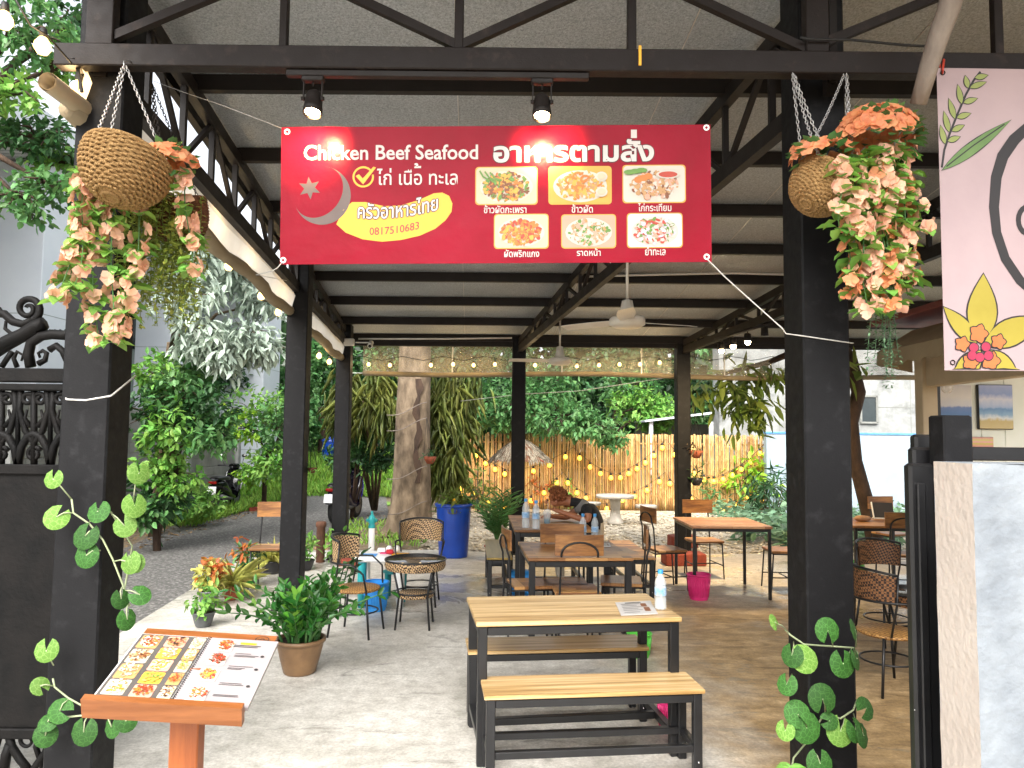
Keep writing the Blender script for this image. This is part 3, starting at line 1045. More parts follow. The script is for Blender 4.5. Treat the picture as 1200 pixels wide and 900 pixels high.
b.build('bamboo_culms', M['bamboo'], f)
for z in (.35, 1.0, 1.6):
    b = MB(); b.tube([(xL, .045, z), (xR, .045, z)], .025, 6); b.build('rail', M['bamboo'], f)

# concrete building and painted wall at the right back
w = thing('cement_building', 'bare grey cement building wall with a small window behind the painted wall', 'building', (8.6, 18.9, -.09))
b = MB(); b.bbox((0, 0, 3.6), (6.8, .6, 7.2), .02)
for z in (2.6, 3.5, 4.4): b.box((0, -.302, z), (6.8, .006, .015), mi=1)
for x in (-1.9, 1.4): b.box((x, -.302, 3.6), (.015, .0062, 7.0), mi=1)
b.build('wall', [M['concrete'], M['cement_dark']], w)
b = MB()
xw, zw = onx(1017, 480, 18.6) - 8.6, P(1017, 480, 18.6).z + .09
b.bbox((xw, -.32, zw), (.42, .06, .62), .01); b.build('window', M['window_dark'], w)
b = MB()
for dx, dz, sx, sz in ((-.2, 0, .05, .66), (.2, 0, .05, .66), (0, .33, .45, .05), (0, -.33, .45, .05)): b.bbox((xw + dx, -.35, zw + dz), (sx, .05, sz), .005)
b.build('window_frame', M['cement_dark'], w)
w = thing('painted_wall', 'low pale blue garden wall with a blue top edge', 'wall', (9.0, 17.6, -.09))
x0 = onx(897, 560, 17.6) - 9
b = MB(); b.bbox(((x0 + 3.5) / 2, 0, .95), (3.5 - x0, .2, 1.9), .01); b.build('wall', M['paint_blue'], w)
b = MB(); b.bbox(((x0 + 3.5) / 2, -.005, 1.925), (3.54 - x0, .23, .05), .005); b.build('coping', M['stripe_blue'], w)
# lean-to shed roof behind the fence
w = thing('shed', 'small open shed with a pale metal roof behind the bamboo fence', 'shed', (4.6, 19.9, -.09))
b = MB(); b.box((0, 0, 2.35), (2.4, 1.8, .05), ry=-.13); b.build('roof', M['bldg_white'], w)
for x in (-1.0, .55):
    b = MB(); b.bbox((x, -.7, 1.1), (.1, .1, 2.2), .01); b.build('post', M['white_paint'], w)
b = MB(); b.box((0, .85, 1.1), (2.3, .05, 2.1)); b.build('back_wall', M['cement_dark'], w)

# white rendered wall end in the right foreground
wp = thing('white_wall', 'thick white rendered wall end in the right foreground', 'wall', (1.36, 2.2, 0))
b = MB()
nx, nz = 14, 26
def wallv(x, y, z): return (x + .001 * math.sin(z * 31 + y * 20), y + .001 * math.sin(x * 27 + z * 17), z)
X0, X1, Y0, Y1, Z1 = 0, 1.2, 0, .2, P(1115, 541, 2.38).z
gx = [X0 + (X1 - X0) * i / nx for i in range(nx + 1)]
gz = [Z1 * i / nz for i in range(nz + 1)]
vv = [wallv(x, Y0, z + (rnd.uniform(-.006, .006) if z == Z1 else 0)) for z in gz for x in gx]
b.add(vv, [(j * (nx + 1) + i, j * (nx + 1) + i + 1, (j + 1) * (nx + 1) + i + 1, (j + 1) * (nx + 1) + i) for j in range(nz) for i in range(nx)])
gy = [Y0, .05, .1, .15, Y1]
vs2 = [wallv(X0, y, z) for z in gz for y in gy]
b.add(vs2, [(j * 5 + i + 1, j * 5 + i, (j + 1) * 5 + i, (j + 1) * 5 + i + 1) for j in range(nz) for i in range(4)], mi=1)
b.add([wallv(x, y, Z1) for x in (X0, X1) for y in (Y0, Y1)], [(0, 2, 3, 1)])
b.add([(X1, Y0, 0), (X1, Y1, 0), (X1, Y1, Z1), (X1, Y0, Z1)], [(0, 1, 2, 3)])
b.add([(X0, Y1, 0), (X1, Y1, 0), (X1, Y1, Z1), (X0, Y1, Z1)], [(3, 2, 1, 0)])
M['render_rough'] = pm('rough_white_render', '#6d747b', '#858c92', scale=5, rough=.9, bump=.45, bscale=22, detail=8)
M['render_warm_lit'] = pm('warm_lit_render', '#b5aaa0', '#bfb5ab', scale=3, rough=.9, bump=.25, bscale=40)  # left side of the same wall; its warm light is put into this colour
b.build('wall', [M['render_rough'], M['render_warm_lit']], wp)

# black sliding gate leaves beside it
gt = thing('folding_gate', 'folded black steel gate leaves beside the white wall', 'gate', (1.4, 2.75, 0))
b = MB()
x0 = onx(1098, 560, 2.7) - 1.4; x1 = onx(1132, 560, 2.7) - 1.4
zt1 = P(1115, 487, 2.7).z
b.bbox(((x0 + x1) / 2, -.05, zt1 / 2), (x1 - x0, .1, zt1), .006); b.build('post', M['post'], gt)
for px0, px1, py, dy in ((1062, 1116, 543, .0), (1067, 1112, 524, .07), (1070, 1112, 509, .14)):
    Yd = 2.75 + dy
    b = MB(); xa_, xb_ = onx(px0, 560, Yd) - 1.4, onx(px1, 560, Yd) - 1.4
    z = P(px0, py, Yd).z
    b.bbox(((xa_ + xb_) / 2, dy, z / 2), (xb_ - xa_, .05, z), .01)
    b.bbox((xa_ + .035, dy - .03, z / 2 - .02), (.03, .02, z - .1), .004)
    b.bbox((xb_ - .035, dy - .03, z / 2 - .02), (.02, .02, z - .1), .004)
    b.build('leaf', M['blackmetal'], gt)
b = MB(); xa_ = x1 + .004; z = P(1160, 532, 2.75).z
b.bbox((xa_ + .4, .02, z), (.8, .06, .05), .004); b.build('rail', M['blackmetal'], gt)
b = MB(); b.ball(P(1100, 577, 2.62) - Vector((1.4, 2.75, 0)), .006, 8); b.ball(P(1072, 832, 2.7) - Vector((1.4, 2.75, 0)), .003, 8); b.build('bolt', M['chrome'], gt)

# food kiosk on the right
k = thing('food_kiosk', 'beige food kiosk with scalloped canvas awning and pale green panelled inside', 'kiosk', (3.42, 6.1, 0))
b = MB(); b.bbox((0, .02, 1.3), (.125, .12, 2.6), .006); b.build('post', M['beige_wall'], k)
b = MB(); b.bbox((.02, -1.2, 2.36), (.1, 2.34, .38), .006); b.build('header', M['beige_wall'], k)
b = MB(); b.bbox((.13, .1, 1.2), (.05, .04, 2.3), .004); b.build('window_frame', M['blackmetal'], k)
b = MB()
for i in range(12): b.bbox((.18 + .1 + i * .2, .24, 1.3), (.197, .03, 2.6), .004)
b.build('end_wall', M['panel_green'], k)
b = MB()
nA = 30
for i in range(nA):
    y0, y1 = .16 - 2.5 * i / nA, .16 - 2.5 * (i + 1) / nA
    s0, s1 = .028 * abs(math.sin(i * 1.05)), .028 * abs(math.sin((i + 1) * 1.05))
    b.add([(-.03, y0, 2.66), (-.03, y1, 2.66), (-.33, y1, 2.47), (-.33, y0, 2.47)], [(0, 1, 2, 3)])
    b.add([(-.33, y0, 2.47), (-.33, y1, 2.47), (-.335, y1, 2.36 - s1), (-.335, y0, 2.36 - s0)], [(0, 1, 2, 3)], smooth=True)
b.add([(-.03, .16, 2.66), (-.33, .16, 2.47), (-.335, .16, 2.36), (-.03, .16, 2.3)], [(0, 1, 2, 3)])
b.build('awning', M['beige'], k)
b = MB(); b.bbox((-.1, -1.1, 2.72), (.5, 2.7, .05), .006); b.build('roof_edge', M['red_dark'], k)
b = MB(); b.box((1.1, -.9, 2.85), (2.0, 2.6, .06)); b.build('roof', M['beige_wall'], k)
b = MB(); b.bbox((.12, -1.1, .6), (.08, 2.2, 1.2), .006); b.build('counter', M['blackmetal'], k)


# paintings on the kiosk's end wall
def painting(name, label, px0, py0, px1, py1, bands, frame):
    Yp = 6.305
    a, c = P(px0, py1, Yp), P(px1, py0, Yp)
    ox, oz = (a.x + c.x) / 2, (a.z + c.z) / 2
    o = thing(name, label, 'painting', (ox, Yp, oz))
    w_, h_ = c.x - a.x, c.z - a.z
    b = MB(); b.bbox((0, 0, 0), (w_, .03, h_), .004); b.build('frame', frame, o)
    m, nt, N, L, bs = nmat(name + '_canvas')
    tc = N.new("ShaderNodeTexCoord"); sp = N.new("ShaderNodeSeparateXYZ"); L.new(tc.outputs["Generated"], sp.inputs[0])
    nz = N.new("ShaderNodeTexNoise"); nz.inputs["Scale"].default_value = 5; nz.inputs["Detail"].default_value = 6; L.new(tc.outputs["Generated"], nz.inputs[0])
    ma = N.new("ShaderNodeMath"); ma.operation = 'MULTIPLY_ADD'; L.new(nz.outputs["Fac"], ma.inputs[0]); ma.inputs[1].default_value = .22
    mb_ = N.new("ShaderNodeMath"); mb_.operation = 'SUBTRACT'; L.new(sp.outputs[2], mb_.inputs[0]); mb_.inputs[1].default_value = .11
    L.new(mb_.outputs[0], ma.inputs[2])
    cr = N.new("ShaderNodeValToRGB")
    for i, (p_, c_) in enumerate(bands):
        e = cr.color_ramp.elements[i] if i < 2 else cr.color_ramp.elements.new(p_)
        e.position = p_; e.color = srgb(c_)
    L.new(ma.outputs[0], cr.inputs[0]); L.new(cr.outputs[0], bs.inputs["Base Color"]); bs.inputs["Roughness"].default_value = .6
    b = MB(); q = .006
    b.bbox((0, -.017, 0), (w_ - 2 * q, .006, h_ - 2 * q), .002); b.build('canvas', m, o)


painting('seascape_painting', 'painting of a sandy beach under a blue cloudy sky', 1146, 451, 1185, 503,
         [(0, '#c9b98a'), (.18, '#c4b27e'), (.24, '#d7dde0'), (.32, '#8fb0cc'), (.45, '#6d94c0'), (.5, '#9fb4d6'), (.68, '#d2d4e0'), (.8, '#8fa2cf'), (1, '#a9b4d8')], M['blackmetal'])
painting('mountain_painting', 'pale painting of blue mountains under grey clouds', 1097, 451, 1137, 503,
         [(0, '#6f94c0'), (.35, '#5f82b4'), (.5, '#7088b8'), (.55, '#c9cbd2'), (.75, '#d6d3cf'), (1, '#c2c0c2')], M['plastic_white'])
painting('flower_painting', 'small painting of pink blossoms low on the panelled wall', 1131, 512, 1163, 524,
         [(0, '#d98a96'), (.35, '#c9c060'), (.5, '#e6a0aa'), (.7, '#cfc97a'), (1, '#dd8f9c')], M['beige_wall'])
o = thing('globe_lamp', 'small clear glass globe lamp in front of the pale mountain painting', 'lamp', P(1110, 455, 6.0))
b = MB(); b.ball((0, 0, 0), .045, 14); b.build('globe', M['globe_glass'], o)
b = MB(); b.lathe([(.02, .04), (.024, .09), (.01, .1)], n=10, cap1=True); b.tube([(0, 0, .1), (0, 0, .2)], .004, 5); b.build('fitting', M['plastic_white'], o)

# ------------------------------------------------------------------ trees and plants of the yard
def PT(px, py, Y): return tuple(P(px, py, Y))


# the thick trunk that goes up past the roof
t0 = PZ(478, 622)
root = thing('large_tree', 'thick pale barked tree trunk with a dark crack beside the wicker seats', 'tree', t0)
tm = MB()
V0 = Vector(t0)
def tp_(px, py): return Vector(P(px, py, V0.y)) - V0
nseg = 26
prof = [(478, 626, .46), (479, 612, .39), (481, 590, .36), (482, 560, .335), (483, 520, .315), (484, 480, .3), (486, 430, .285), (487, 380, .27), (488, 320, .26), (489, 250, .25)]
vv, ff = [], []
for i, (px, py, r_) in enumerate(prof):
    c = tp_(px, py)
    for j in range(nseg):
        a = 2 * PI * j / nseg
        fl = 1 + (.22 * math.cos(a * 5 + .6) if i == 0 else .1 * math.cos(a * 5 + .6) if i == 1 else .04 * math.cos(a * 3 + i * .2))
        dcr = abs(((a - 4.95 + PI) % (2 * PI)) - PI)         # the split, towards the camera
        if 1 <= i <= 7: fl -= .16 * math.exp(-(dcr / .13) ** 2)
        fl += rnd.uniform(-.012, .012)
        vv.append(c + Vector((math.cos(a) * r_ * fl, math.sin(a) * r_ * fl, 0)))
for i in range(len(prof) - 1):
    for j in range(nseg):
        ff.append((i * nseg + j, i * nseg + (j + 1) % nseg, (i + 1) * nseg + (j + 1) % nseg, (i + 1) * nseg + j))
tm.add(vv, ff, smooth=True)
tm.build('trunk', M['bark'], root)
lv = Leaves()
lm = MB()
for c, rad, n in ((PT(440, 120, 13.5), (2.2, 1.6, 1.3), 900), (PT(560, 100, 14), (2.2, 1.6, 1.2), 900)):
    c = Vector(c) - V0
    lv.clump(c, rad, n, .28, .11)
    lm.tube([tp_(489, 255), tp_(489, 255).lerp(c, .5) + Vector((0, 0, .4)), c], [.2, .12, .04], 7)
lm.build('limb', M['bark'], root)
lv.build('crown', [M['leaf_mid']], root)
# dark strip laid along the split
b = MB()
pts = [tp_(492 - .004 * (i * 14) + 2.2 * math.sin(i * 1.3), 445 + i * 10) for i in range(13)]
for i in range(12):
    y0 = pts[i].copy(); y1 = pts[i + 1].copy()
    w0 = .05 + .025 * math.sin(i * 2.1); w1 = .05 + .025 * math.sin((i + 1) * 2.1)
    yy = -.262 - .004 * i
    b.add([(y0.x - w0, yy, y0.z), (y0.x + w0, yy, y0.z), (y1.x + w1, yy - .004, y1.z), (y1.x - w1, yy - .004, y1.z)], [(3, 2, 1, 0)])
b.build('crack', M['bark_dark'], root)
b = MB()
for py in (487, 505, 560, 600):
    pts = [tp_(457 + q * 46, py - q * 12 + 3 * math.sin(q * 5)) + Vector((0, -.33 - .06 * math.sin(q * PI), 0)) for q in np.linspace(0, 1, 8)]
    b.tube(pts, .008, 4)
b.build('cord', M['grey_wood'], root)

# long drooping leaves left and right of the trunk
def strap_plant(name, label, base, heads, leaf, L, W, nper, bark='twig', group=None, droop=.5, cat='plant', curl=.45):
    b0 = Vector(base)
    root = thing(name, label, cat, b0, 0, group)
    tm = MB(); lv = Leaves()
    for hd in heads:
        h = Vector(hd) - b0
        tm.tube([(h.x * .1, h.y * .1, 0), (h.x * .5 + .03, h.y * .5, h.z * .5), tuple(h)], [.035, .028, .02], 6)
        n = nper
        a = nrng.uniform(0, 2 * PI, n); el = nrng.uniform(-.9, .9, n)
        d = np.column_stack([np.cos(a) * np.cos(el), np.sin(a) * np.cos(el), np.sin(el) - droop * .6])
        p = np.tile(np.array(h), (n, 1)) + nrng.normal(size=(n, 3)) * [.3, .25, .35] * L
        nr = np.tile([0, 0, 1.], (n, 1)) + nrng.normal(size=(n, 3)) * .2
        lv.put(p, d, nr, L * nrng.uniform(.7, 1.2, n), W * nrng.uniform(.8, 1.2, n), 0, curl=curl)
    tm.build('stem', M[bark], root)
    lv.build('leaves', M[leaf], root)
    return root


strap_plant('dracaena', 'tall drooping dracaena with olive leaves left of the thick tree trunk', PZ(440, 596),
            [PT(408, 455, 15), PT(425, 470, 14.6), PT(440, 452, 15), PT(452, 478, 14.5), PT(402, 478, 15.2)], 'leaf_brown', .5, .038, 130, droop=1.5)
strap_plant('dracaena', 'dense drooping dracaena right of the thick tree trunk, by the blue bin', PZ(532, 605),
            [PT(520, 455, 14.5), PT(535, 470, 14.2), PT(522, 500, 13.8), PT(540, 500, 14.3), PT(528, 535, 13.8), PT(548, 452, 14.6), PT(512, 478, 14), PT(524, 548, 13.8)], 'leaf_brown', .48, .036, 130, droop=1.5)

# trees behind the fence and round the yard
def blob(px, py, Y, r, n, flat=.75): return (PT(px, py, Y), (r, r * .8, r * flat), n)


G_ = 'trees behind the bamboo fence'
b0 = Vector((-.2, 18.8, -.09))
tree('leafy_tree', 'leafy tree hanging over the bamboo fence above the thatched parasol', [b0, b0 + Vector((.1, 0, 1.2)), b0 + Vector((.3, -.1, 2.3))], [.14, .11, .09],
     [blob(575, 470, 18.3, 1.0, 1000, .55), blob(620, 475, 17.4, .95, 1000, .55), blob(655, 490, 16.9, .8, 800, .5), blob(690, 500, 16.7, .65, 620, .45), blob(590, 492, 17.6, .6, 450, .4), blob(645, 455, 18, 1.0, 900, .5),
      blob(545, 485, 17.6, .5, 300, .4), blob(715, 515, 16.8, .4, 260, .4)],
     .15, .075, 'leaf_mid', droop=.45, group=G_)
b0 = Vector((2.6, 20.5, -.09))
tree('bright_tree', 'sunny yellow-green bush tree right of the overhanging boughs', [b0, b0 + Vector((.05, 0, 2.0))], [.1, .07],
     [blob(752, 475, 20.3, .95, 800, .6), blob(735, 455, 20.8, .9, 700, .6), blob(775, 490, 20, .7, 450, .5)], .16, .09, ['leaf_bright', 'leaf_mid'], group=G_)
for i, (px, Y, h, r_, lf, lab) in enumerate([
    (470, 25, 4.4, 2.3, 'leaf_deep', 'dark tree behind the thick trunk'), (590, 24.5, 4.2, 2.4, 'leaf_deep', 'dark dense tree behind the parasol and the left part of the fence'),
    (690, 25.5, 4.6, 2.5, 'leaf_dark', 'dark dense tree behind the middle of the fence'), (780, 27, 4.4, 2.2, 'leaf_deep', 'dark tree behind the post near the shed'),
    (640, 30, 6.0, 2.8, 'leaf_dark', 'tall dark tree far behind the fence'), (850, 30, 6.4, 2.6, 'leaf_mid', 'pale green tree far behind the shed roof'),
    (530, 31, 6.2, 2.8, 'leaf_dark', 'tall dark tree far behind the dracaenas')]):
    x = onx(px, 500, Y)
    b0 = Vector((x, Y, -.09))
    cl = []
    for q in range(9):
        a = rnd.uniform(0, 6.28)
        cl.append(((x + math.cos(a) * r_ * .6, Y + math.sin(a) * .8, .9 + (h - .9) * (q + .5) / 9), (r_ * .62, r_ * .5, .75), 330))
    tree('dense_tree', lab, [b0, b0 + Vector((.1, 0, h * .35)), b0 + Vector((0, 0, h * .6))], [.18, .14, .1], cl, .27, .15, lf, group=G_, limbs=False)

# left side
G_ = 'trees and shrubs on the left side of the road'
b0 = Vector((-5.3, 11.3, -.09))
tree('green_shrub', 'big bushy green shrub behind the front left post', [b0, b0 + Vector((-.06, 0, .7)), b0 + Vector((.12, 0, 1.25))], [.06, .05, .04],
     [blob(212, 462, 11.2, .55, 620, .7), blob(190, 440, 11.6, .55, 520, .7), blob(240, 480, 11, .5, 520, .7), blob(250, 510, 10.9, .42, 420, .8), blob(205, 505, 11, .5, 520, .8),
      blob(180, 490, 11.3, .5, 480, .9), blob(225, 435, 11.6, .4, 320, .6), blob(188, 545, 11.2, .42, 330, .8), blob(192, 585, 11.2, .36, 260, .7), blob(172, 600, 11.0, .3, 200, .7), blob(208, 560, 11.2, .34, 240, .7)], .13, .07, ['leaf_mid', 'leaf_bright', 'leaf_dark'], group=G_, per=8)
b0 = Vector((-6.1, 12.8, -.09))
tree('silver_tree', 'silvery white leaved tree hanging in front of the white building', [b0, b0 + Vector((.1, 0, 2.0)), b0 + Vector((.35, -.4, 3.3))], [.07, .06, .05],
     [blob(270, 320, 11.6, .62, 420, .7), blob(235, 300, 11, .62, 480, .9), blob(285, 395, 11.4, .52, 480, .55), blob(255, 410, 11.2, .45, 330, .6), blob(310, 355, 11.8, .42, 240, .4), blob(215, 350, 10.8, .5, 330, .9), blob(230, 390, 11, .42, 260, .7), blob(310, 410, 11.6, .35, 200, .5)],
     .2, .065, ['leaf_silver'], droop=.8, group=G_, per=9, bark='twig')
b0 = Vector((-5.2, 6.2, -.09))
tree('fern_leaf_tree', 'fine leaved green tree in the top left corner by the lit bulbs', [b0, b0 + Vector((.05, 0, 2.5)), b0 + Vector((.2, 0, 4.2))], [.12, .1, .07],
     [blob(20, 40, 6.2, .55, 700, .6), blob(75, 75, 6.8, .45, 420, .5), blob(60, 165, 6.4, .42, 520, .4), blob(70, 225, 6.3, .4, 420, .4), blob(15, 110, 6, .35, 260, .5), blob(90, 30, 7, .4, 330, .5), blob(30, 240, 6.1, .35, 260, .35), blob(85, 195, 6.6, .3, 260, .4), blob(110, 10, 7, .35, 200, .4)],
     .085, .05, ['leaf_mid', 'leaf_bright', 'leaf_dark'], group=G_, per=9, droop=.2)
b0 = Vector((-5.6, 17.0, -.09))
tree('vine_shrub', 'light green creeper shrub with bare stems over the block wall', [b0, b0 + Vector((0, 0, .9)), b0 + Vector((.1, 0, 1.4))], [.06, .05, .04],
     [blob(300, 480, 17, .75, 520, .7), blob(325, 500, 16.5, .7, 520, .8), blob(285, 500, 16.6, .6, 330, .7), blob(318, 545, 16.2, .65, 520, .6), blob(345, 480, 18, .8, 420, .8), blob(295, 555, 16.6, .45, 260, .5)], .13, .075, ['leaf_bright', 'leaf_mid', 'leaf_lime'], group=G_)
b0 = Vector((-6.3, 13.2, -.09))
tree('leafy_bush', 'leafy green bush below the dracaena left of the thick tree trunk', [Vector((-3.3, 15.6, -.09)), Vector((-3.3, 15.6, .3))], [.05, .04],
     [blob(420, 520, 15.6, .42, 420, .8), blob(440, 535, 15.4, .35, 300, .7), blob(405, 540, 15.8, .3, 240, .7), blob(430, 500, 15.8, .35, 300, .7)], .15, .08, ['leaf_mid', 'leaf_dark'], group=G_)
tree('low_shrub', 'low light green shrub beside the parked scooter', [b0, b0 + Vector((0, 0, .3))], [.04, .03],
     [blob(225, 580, 14, .42, 360, .6), blob(240, 590, 14.2, .36, 300, .55), blob(212, 592, 13.4, .35, 240, .5)], .11, .06, ['leaf_bright'], group=G_, limbs=False)
for i, (px, Y, h, r_, lf, lab) in enumerate([
    (375, 27, 4.6, 1.8, 'leaf_mid', 'mid green tree at the end of the road behind the second post'), (415, 29, 5.0, 2.0, 'leaf_mid', 'broad green tree at the end of the road right of the blue tank'),
    (345, 31, 6.0, 2.4, 'leaf_dark', 'tall dark green tree far down the road'), (300, 26, 4.2, 1.8, 'leaf_mid', 'leafy tree behind the block wall'), (240, 22, 4.0, 1.6, 'leaf_dark', 'dark tree in front of the far white column')]):
    x = onx(px, 500, Y)
    b0 = Vector((x, Y, -.09))
    cl = []
    for q in range(8):
        a = rnd.uniform(0, 6.28)
        cl.append(((x + math.cos(a) * r_ * .6, Y + math.sin(a) * .8, 1.3 + (h - 1.3) * (q + .5) / 8), (r_ * .6, r_ * .5, .7), 280))
    tree('broad_tree', lab, [b0, b0 + Vector((.1, 0, h * .35)), b0 + Vector((0, 0, h * .6))], [.18, .14, .1], cl, .25, .14, lf, group=G_, limbs=False)
# dark strap leaves under the shrub
strap_plant('strap_leaf_plant', 'dark strap leaved plant at the foot of the big shrub', PZ(186, 628, -.09), [PT(190, 590, 11.6), PT(178, 580, 11.5)], 'leaf_dark', .42, .04, 26, droop=.4)

# far trees as one mass behind everything
lv = Leaves()
n_ = 9000
p = np.column_stack([nrng.uniform(-22, 24, n_), nrng.uniform(36, 40, n_), 7.5 * nrng.random(n_) ** .8])
lv.put(p, nrng.normal(size=(n_, 3)) + [0, 0, -.3], nrng.normal(size=(n_, 3)) * .5 + [0, -.6, .6], np.full(n_, .75), np.full(n_, .5))
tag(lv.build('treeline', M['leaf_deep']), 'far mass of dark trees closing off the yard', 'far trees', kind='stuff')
# frangipani at the right
b0 = Vector(PZ(1030, 655))
tr = [b0, P(1018, 600, b0.y - .1), P(1002, 540, b0.y - .3), P(998, 495, b0.y - .3), P(1006, 460, b0.y - .2), P(996, 420, b0.y), P(975, 395, b0.y + .1)]
cl = [blob(850, 448, 11.6, .55, 100, .35), blob(880, 470, 11.4, .38, 80, .5), blob(900, 440, 11.4, .35, 60, .4), blob(830, 455, 11.7, .3, 40, .4), blob(868, 490, 11.4, .28, 44, .5), blob(1000, 440, 10.6, .2, 20, .4)]
root = thing('frangipani_tree', 'crooked dark frangipani trunk with big drooping leaves by the blue wall', 'tree', b0)
tm = MB(); tm.tube([p - b0 for p in tr], [.13, .11, .095, .09, .1, .1, .09], 9)
tm.tube([tr[5] - b0, P(960, 400, 10.9) - b0, P(900, 425, 11.2) - b0, P(840, 440, 11.6) - b0], [.07, .06, .045, .03], 7)
tm.build('trunk', M['bark_dark'], root)
lv = Leaves()
for c, rad, n in cl: lv.clump(Vector(c) - b0, rad, n, .3, .09, per=8, droop=.75, out=.6)
lv.build('crown', [M['leaf_olive'], ], root)
lv = Leaves()
bp_ = PZ(722, 560)


def ground_plant(name, label, px, py, h, r_, n, L, W, leaf, group=None, cat='plant', droop=.2, stem=True, z=-.05):
    b0 = PZ(px, py, z)
    root = thing(name, label, cat, b0, 0, group)
    lv = Leaves()
    lv.clump((0, 0, h * .6), (r_, r_ * .8, h * .5), n, L, W, per=6, droop=droop)
    tips = lv.V[-1][::36]
    if stem:
        tm = MB()
        for q in range(9):
            a = rnd.uniform(0, 6.28)
            tm.tube([(0, 0, 0), (math.cos(a) * r_ * .3, math.sin(a) * r_ * .3, h * .4), (math.cos(a) * r_ * .6, math.sin(a) * r_ * .5, h * .8)], [.012, .009, .004], 4)
        tm.build('stem', M['twig'], root)
    lv.build('foliage', M[leaf], root)
    return root


G_ = 'planting along the bamboo fence'
for px, py, h, r_, n, L, W, leaf, lab in [
    (560, 600, .9, .4, 160, .16, .06, 'leaf_olive', 'sparse olive plant at the left end of the fence'), (655, 596, .7, .5, 200, .14, .06, 'leaf_bright', 'green plant at the fence behind the seated person'),
    (700, 592, .6, .4, 160, .13, .05, 'leaf_lime', 'lime plant at the fence left of the stone table'), (735, 594, .85, .35, 120, .2, .05, 'leaf_bright', 'tall thin leaved plant right behind the stone table'),
    (775, 596, .8, .4, 180, .14, .06, 'leaf_mid', 'small bush at the fence left of the rear right post'), (835, 598, .8, .45, 180, .2, .05, 'leaf_mid', 'dark spiky plant at the fence right of the rear right post'),
    (630, 596, .8, .35, 120, .16, .05, 'leaf_red', 'plant with pinkish leaves at the fence left of the seated person')]:
    ground_plant('fence_plant', lab, px, py, h, r_, n, L, W, leaf, G_)
for px, py, h, r_, n, L, W, leaf, lab in [
    (882, 600, 1.5, .48, 170, .34, .11, 'leaf_lime', 'tall lime green papaya-like plant at the right end of the fence'),
    (905, 612, 1.0, .6, 260, .3, .05, 'leaf_dark', 'dark feathery palm at the corner of the blue wall')]:
    ground_plant('garden_plant', lab, px, py, h, r_, n, L, W, leaf, G_, droop=.5)
lv = Leaves()
n_ = 2600
pp = []
for _ in range(n_):
    px, py = rnd.uniform(835, 1060), rnd.uniform(597, 650)
    if px < 915 and py > 638: continue
    if px < 860 and py > 615: continue
    q = PZ(px, py, -.05); pp.append((q.x, q.y, rnd.uniform(0, .28)))
pp = np.array(pp)
n_ = len(pp)
lv.put(pp, nrng.normal(size=(n_, 3)) * [1, 1, .3], np.tile([0, 0, 1.], (n_, 1)) + nrng.normal(size=(n_, 3)) * .35, nrng.uniform(.1, .24, n_), nrng.uniform(.07, .16, n_))
tag(lv.build('ground_cover', M['leaf_bluish']), 'broad bluish green leaves covering the ground right of the gravel', 'ground cover', kind='stuff')
n_ = 500
for lab, x0, x1, y0, y1 in (('broad green leaves at the foot of the painted wall', 5.6, 7.5, 11.5, 13.5),):
    pass

# ------------------------------------------------------------------ banner, baskets, vines, menu stand, gate
class Flat:
    """a flat printed thing: photograph pixels of its own face -> its plane; layers are printed a hair apart"""
    def __init__(s, bl, br, tl, quad, wav=None):
        s.o = Vector(bl); s.u = Vector(br) - s.o; s.w = Vector(tl) - s.o
        s.n = s.u.cross(s.w).normalized()                # towards the reader
        s.quad = quad; s.wav = wav

    def uv(s, x, y):
        x0, y0, x1, y1 = s.quad
        return (x - x0) / (x1 - x0), (y1 - y) / (y1 - y0)

    def at(s, x, y, lift=0.0):
        u, w = s.uv(x, y)
        p = s.o + s.u * u + s.w * w + s.n * lift
        if s.wav: p = p + s.n * s.wav(u, w)
        return p


LAY = .0014


def shape(b, F_, pts, layer, mi=0, base=Vector((0, 0, 0))):
    b.add([F_.at(x, y, LAY * layer) - base for x, y in pts], [tuple(range(len(pts)))], mi)


def circ(cx, cy, rx, ry, n=24, a0=0, a1=2 * PI):
    return [(cx + rx * math.cos(a0 + (a1 - a0) * i / n), cy - ry * math.sin(a0 + (a1 - a0) * i / n)) for i in range(n)]


def rrect(x0, y0, x1, y1, r):
    pts = []
    for cx, cy, a in ((x1 - r, y0 + r, 0), (x0 + r, y0 + r, PI / 2), (x0 + r, y1 - r, PI), (x1 - r, y1 - r, 3 * PI / 2)):
        for i in range(4):
            t = a + i * PI / 6
            pts.append((cx + r * math.cos(t), cy - r * math.sin(t)))
    return pts


def put_text(b, F_, body, box, layer, bold=0.0, mi=0, base=Vector((0, 0, 0)), warp=None):
    pts, fs = text_fit(body, box, bold, warp)
    b.add([F_.at(x, y, LAY * layer) - base for x, y in pts], fs, mi)


def stroke(b, F_, pts, w, layer, mi=0, base=Vector((0, 0, 0))):
    """painted line of width w (pixels; a number or one per point)"""
    n = len(pts)
    ws = w if isinstance(w, (list, tuple)) else [w] * n
    vs_ = []
    for i, (x, y) in enumerate(pts):
        x0, y0 = pts[max(0, i - 1)]; x1, y1 = pts[min(n - 1, i + 1)]
        l = math.hypot(x1 - x0, y1 - y0) or 1
        nx, ny = -(y1 - y0) / l, (x1 - x0) / l
        vs_ += [F_.at(x + nx * ws[i] / 2, y + ny * ws[i] / 2, LAY * layer) - base, F_.at(x - nx * ws[i] / 2, y - ny * ws[i] / 2, LAY * layer) - base]
    b.add(vs_, [(2 * i, 2 * i + 1, 2 * i + 3, 2 * i + 2) for i in range(n - 1)], mi)


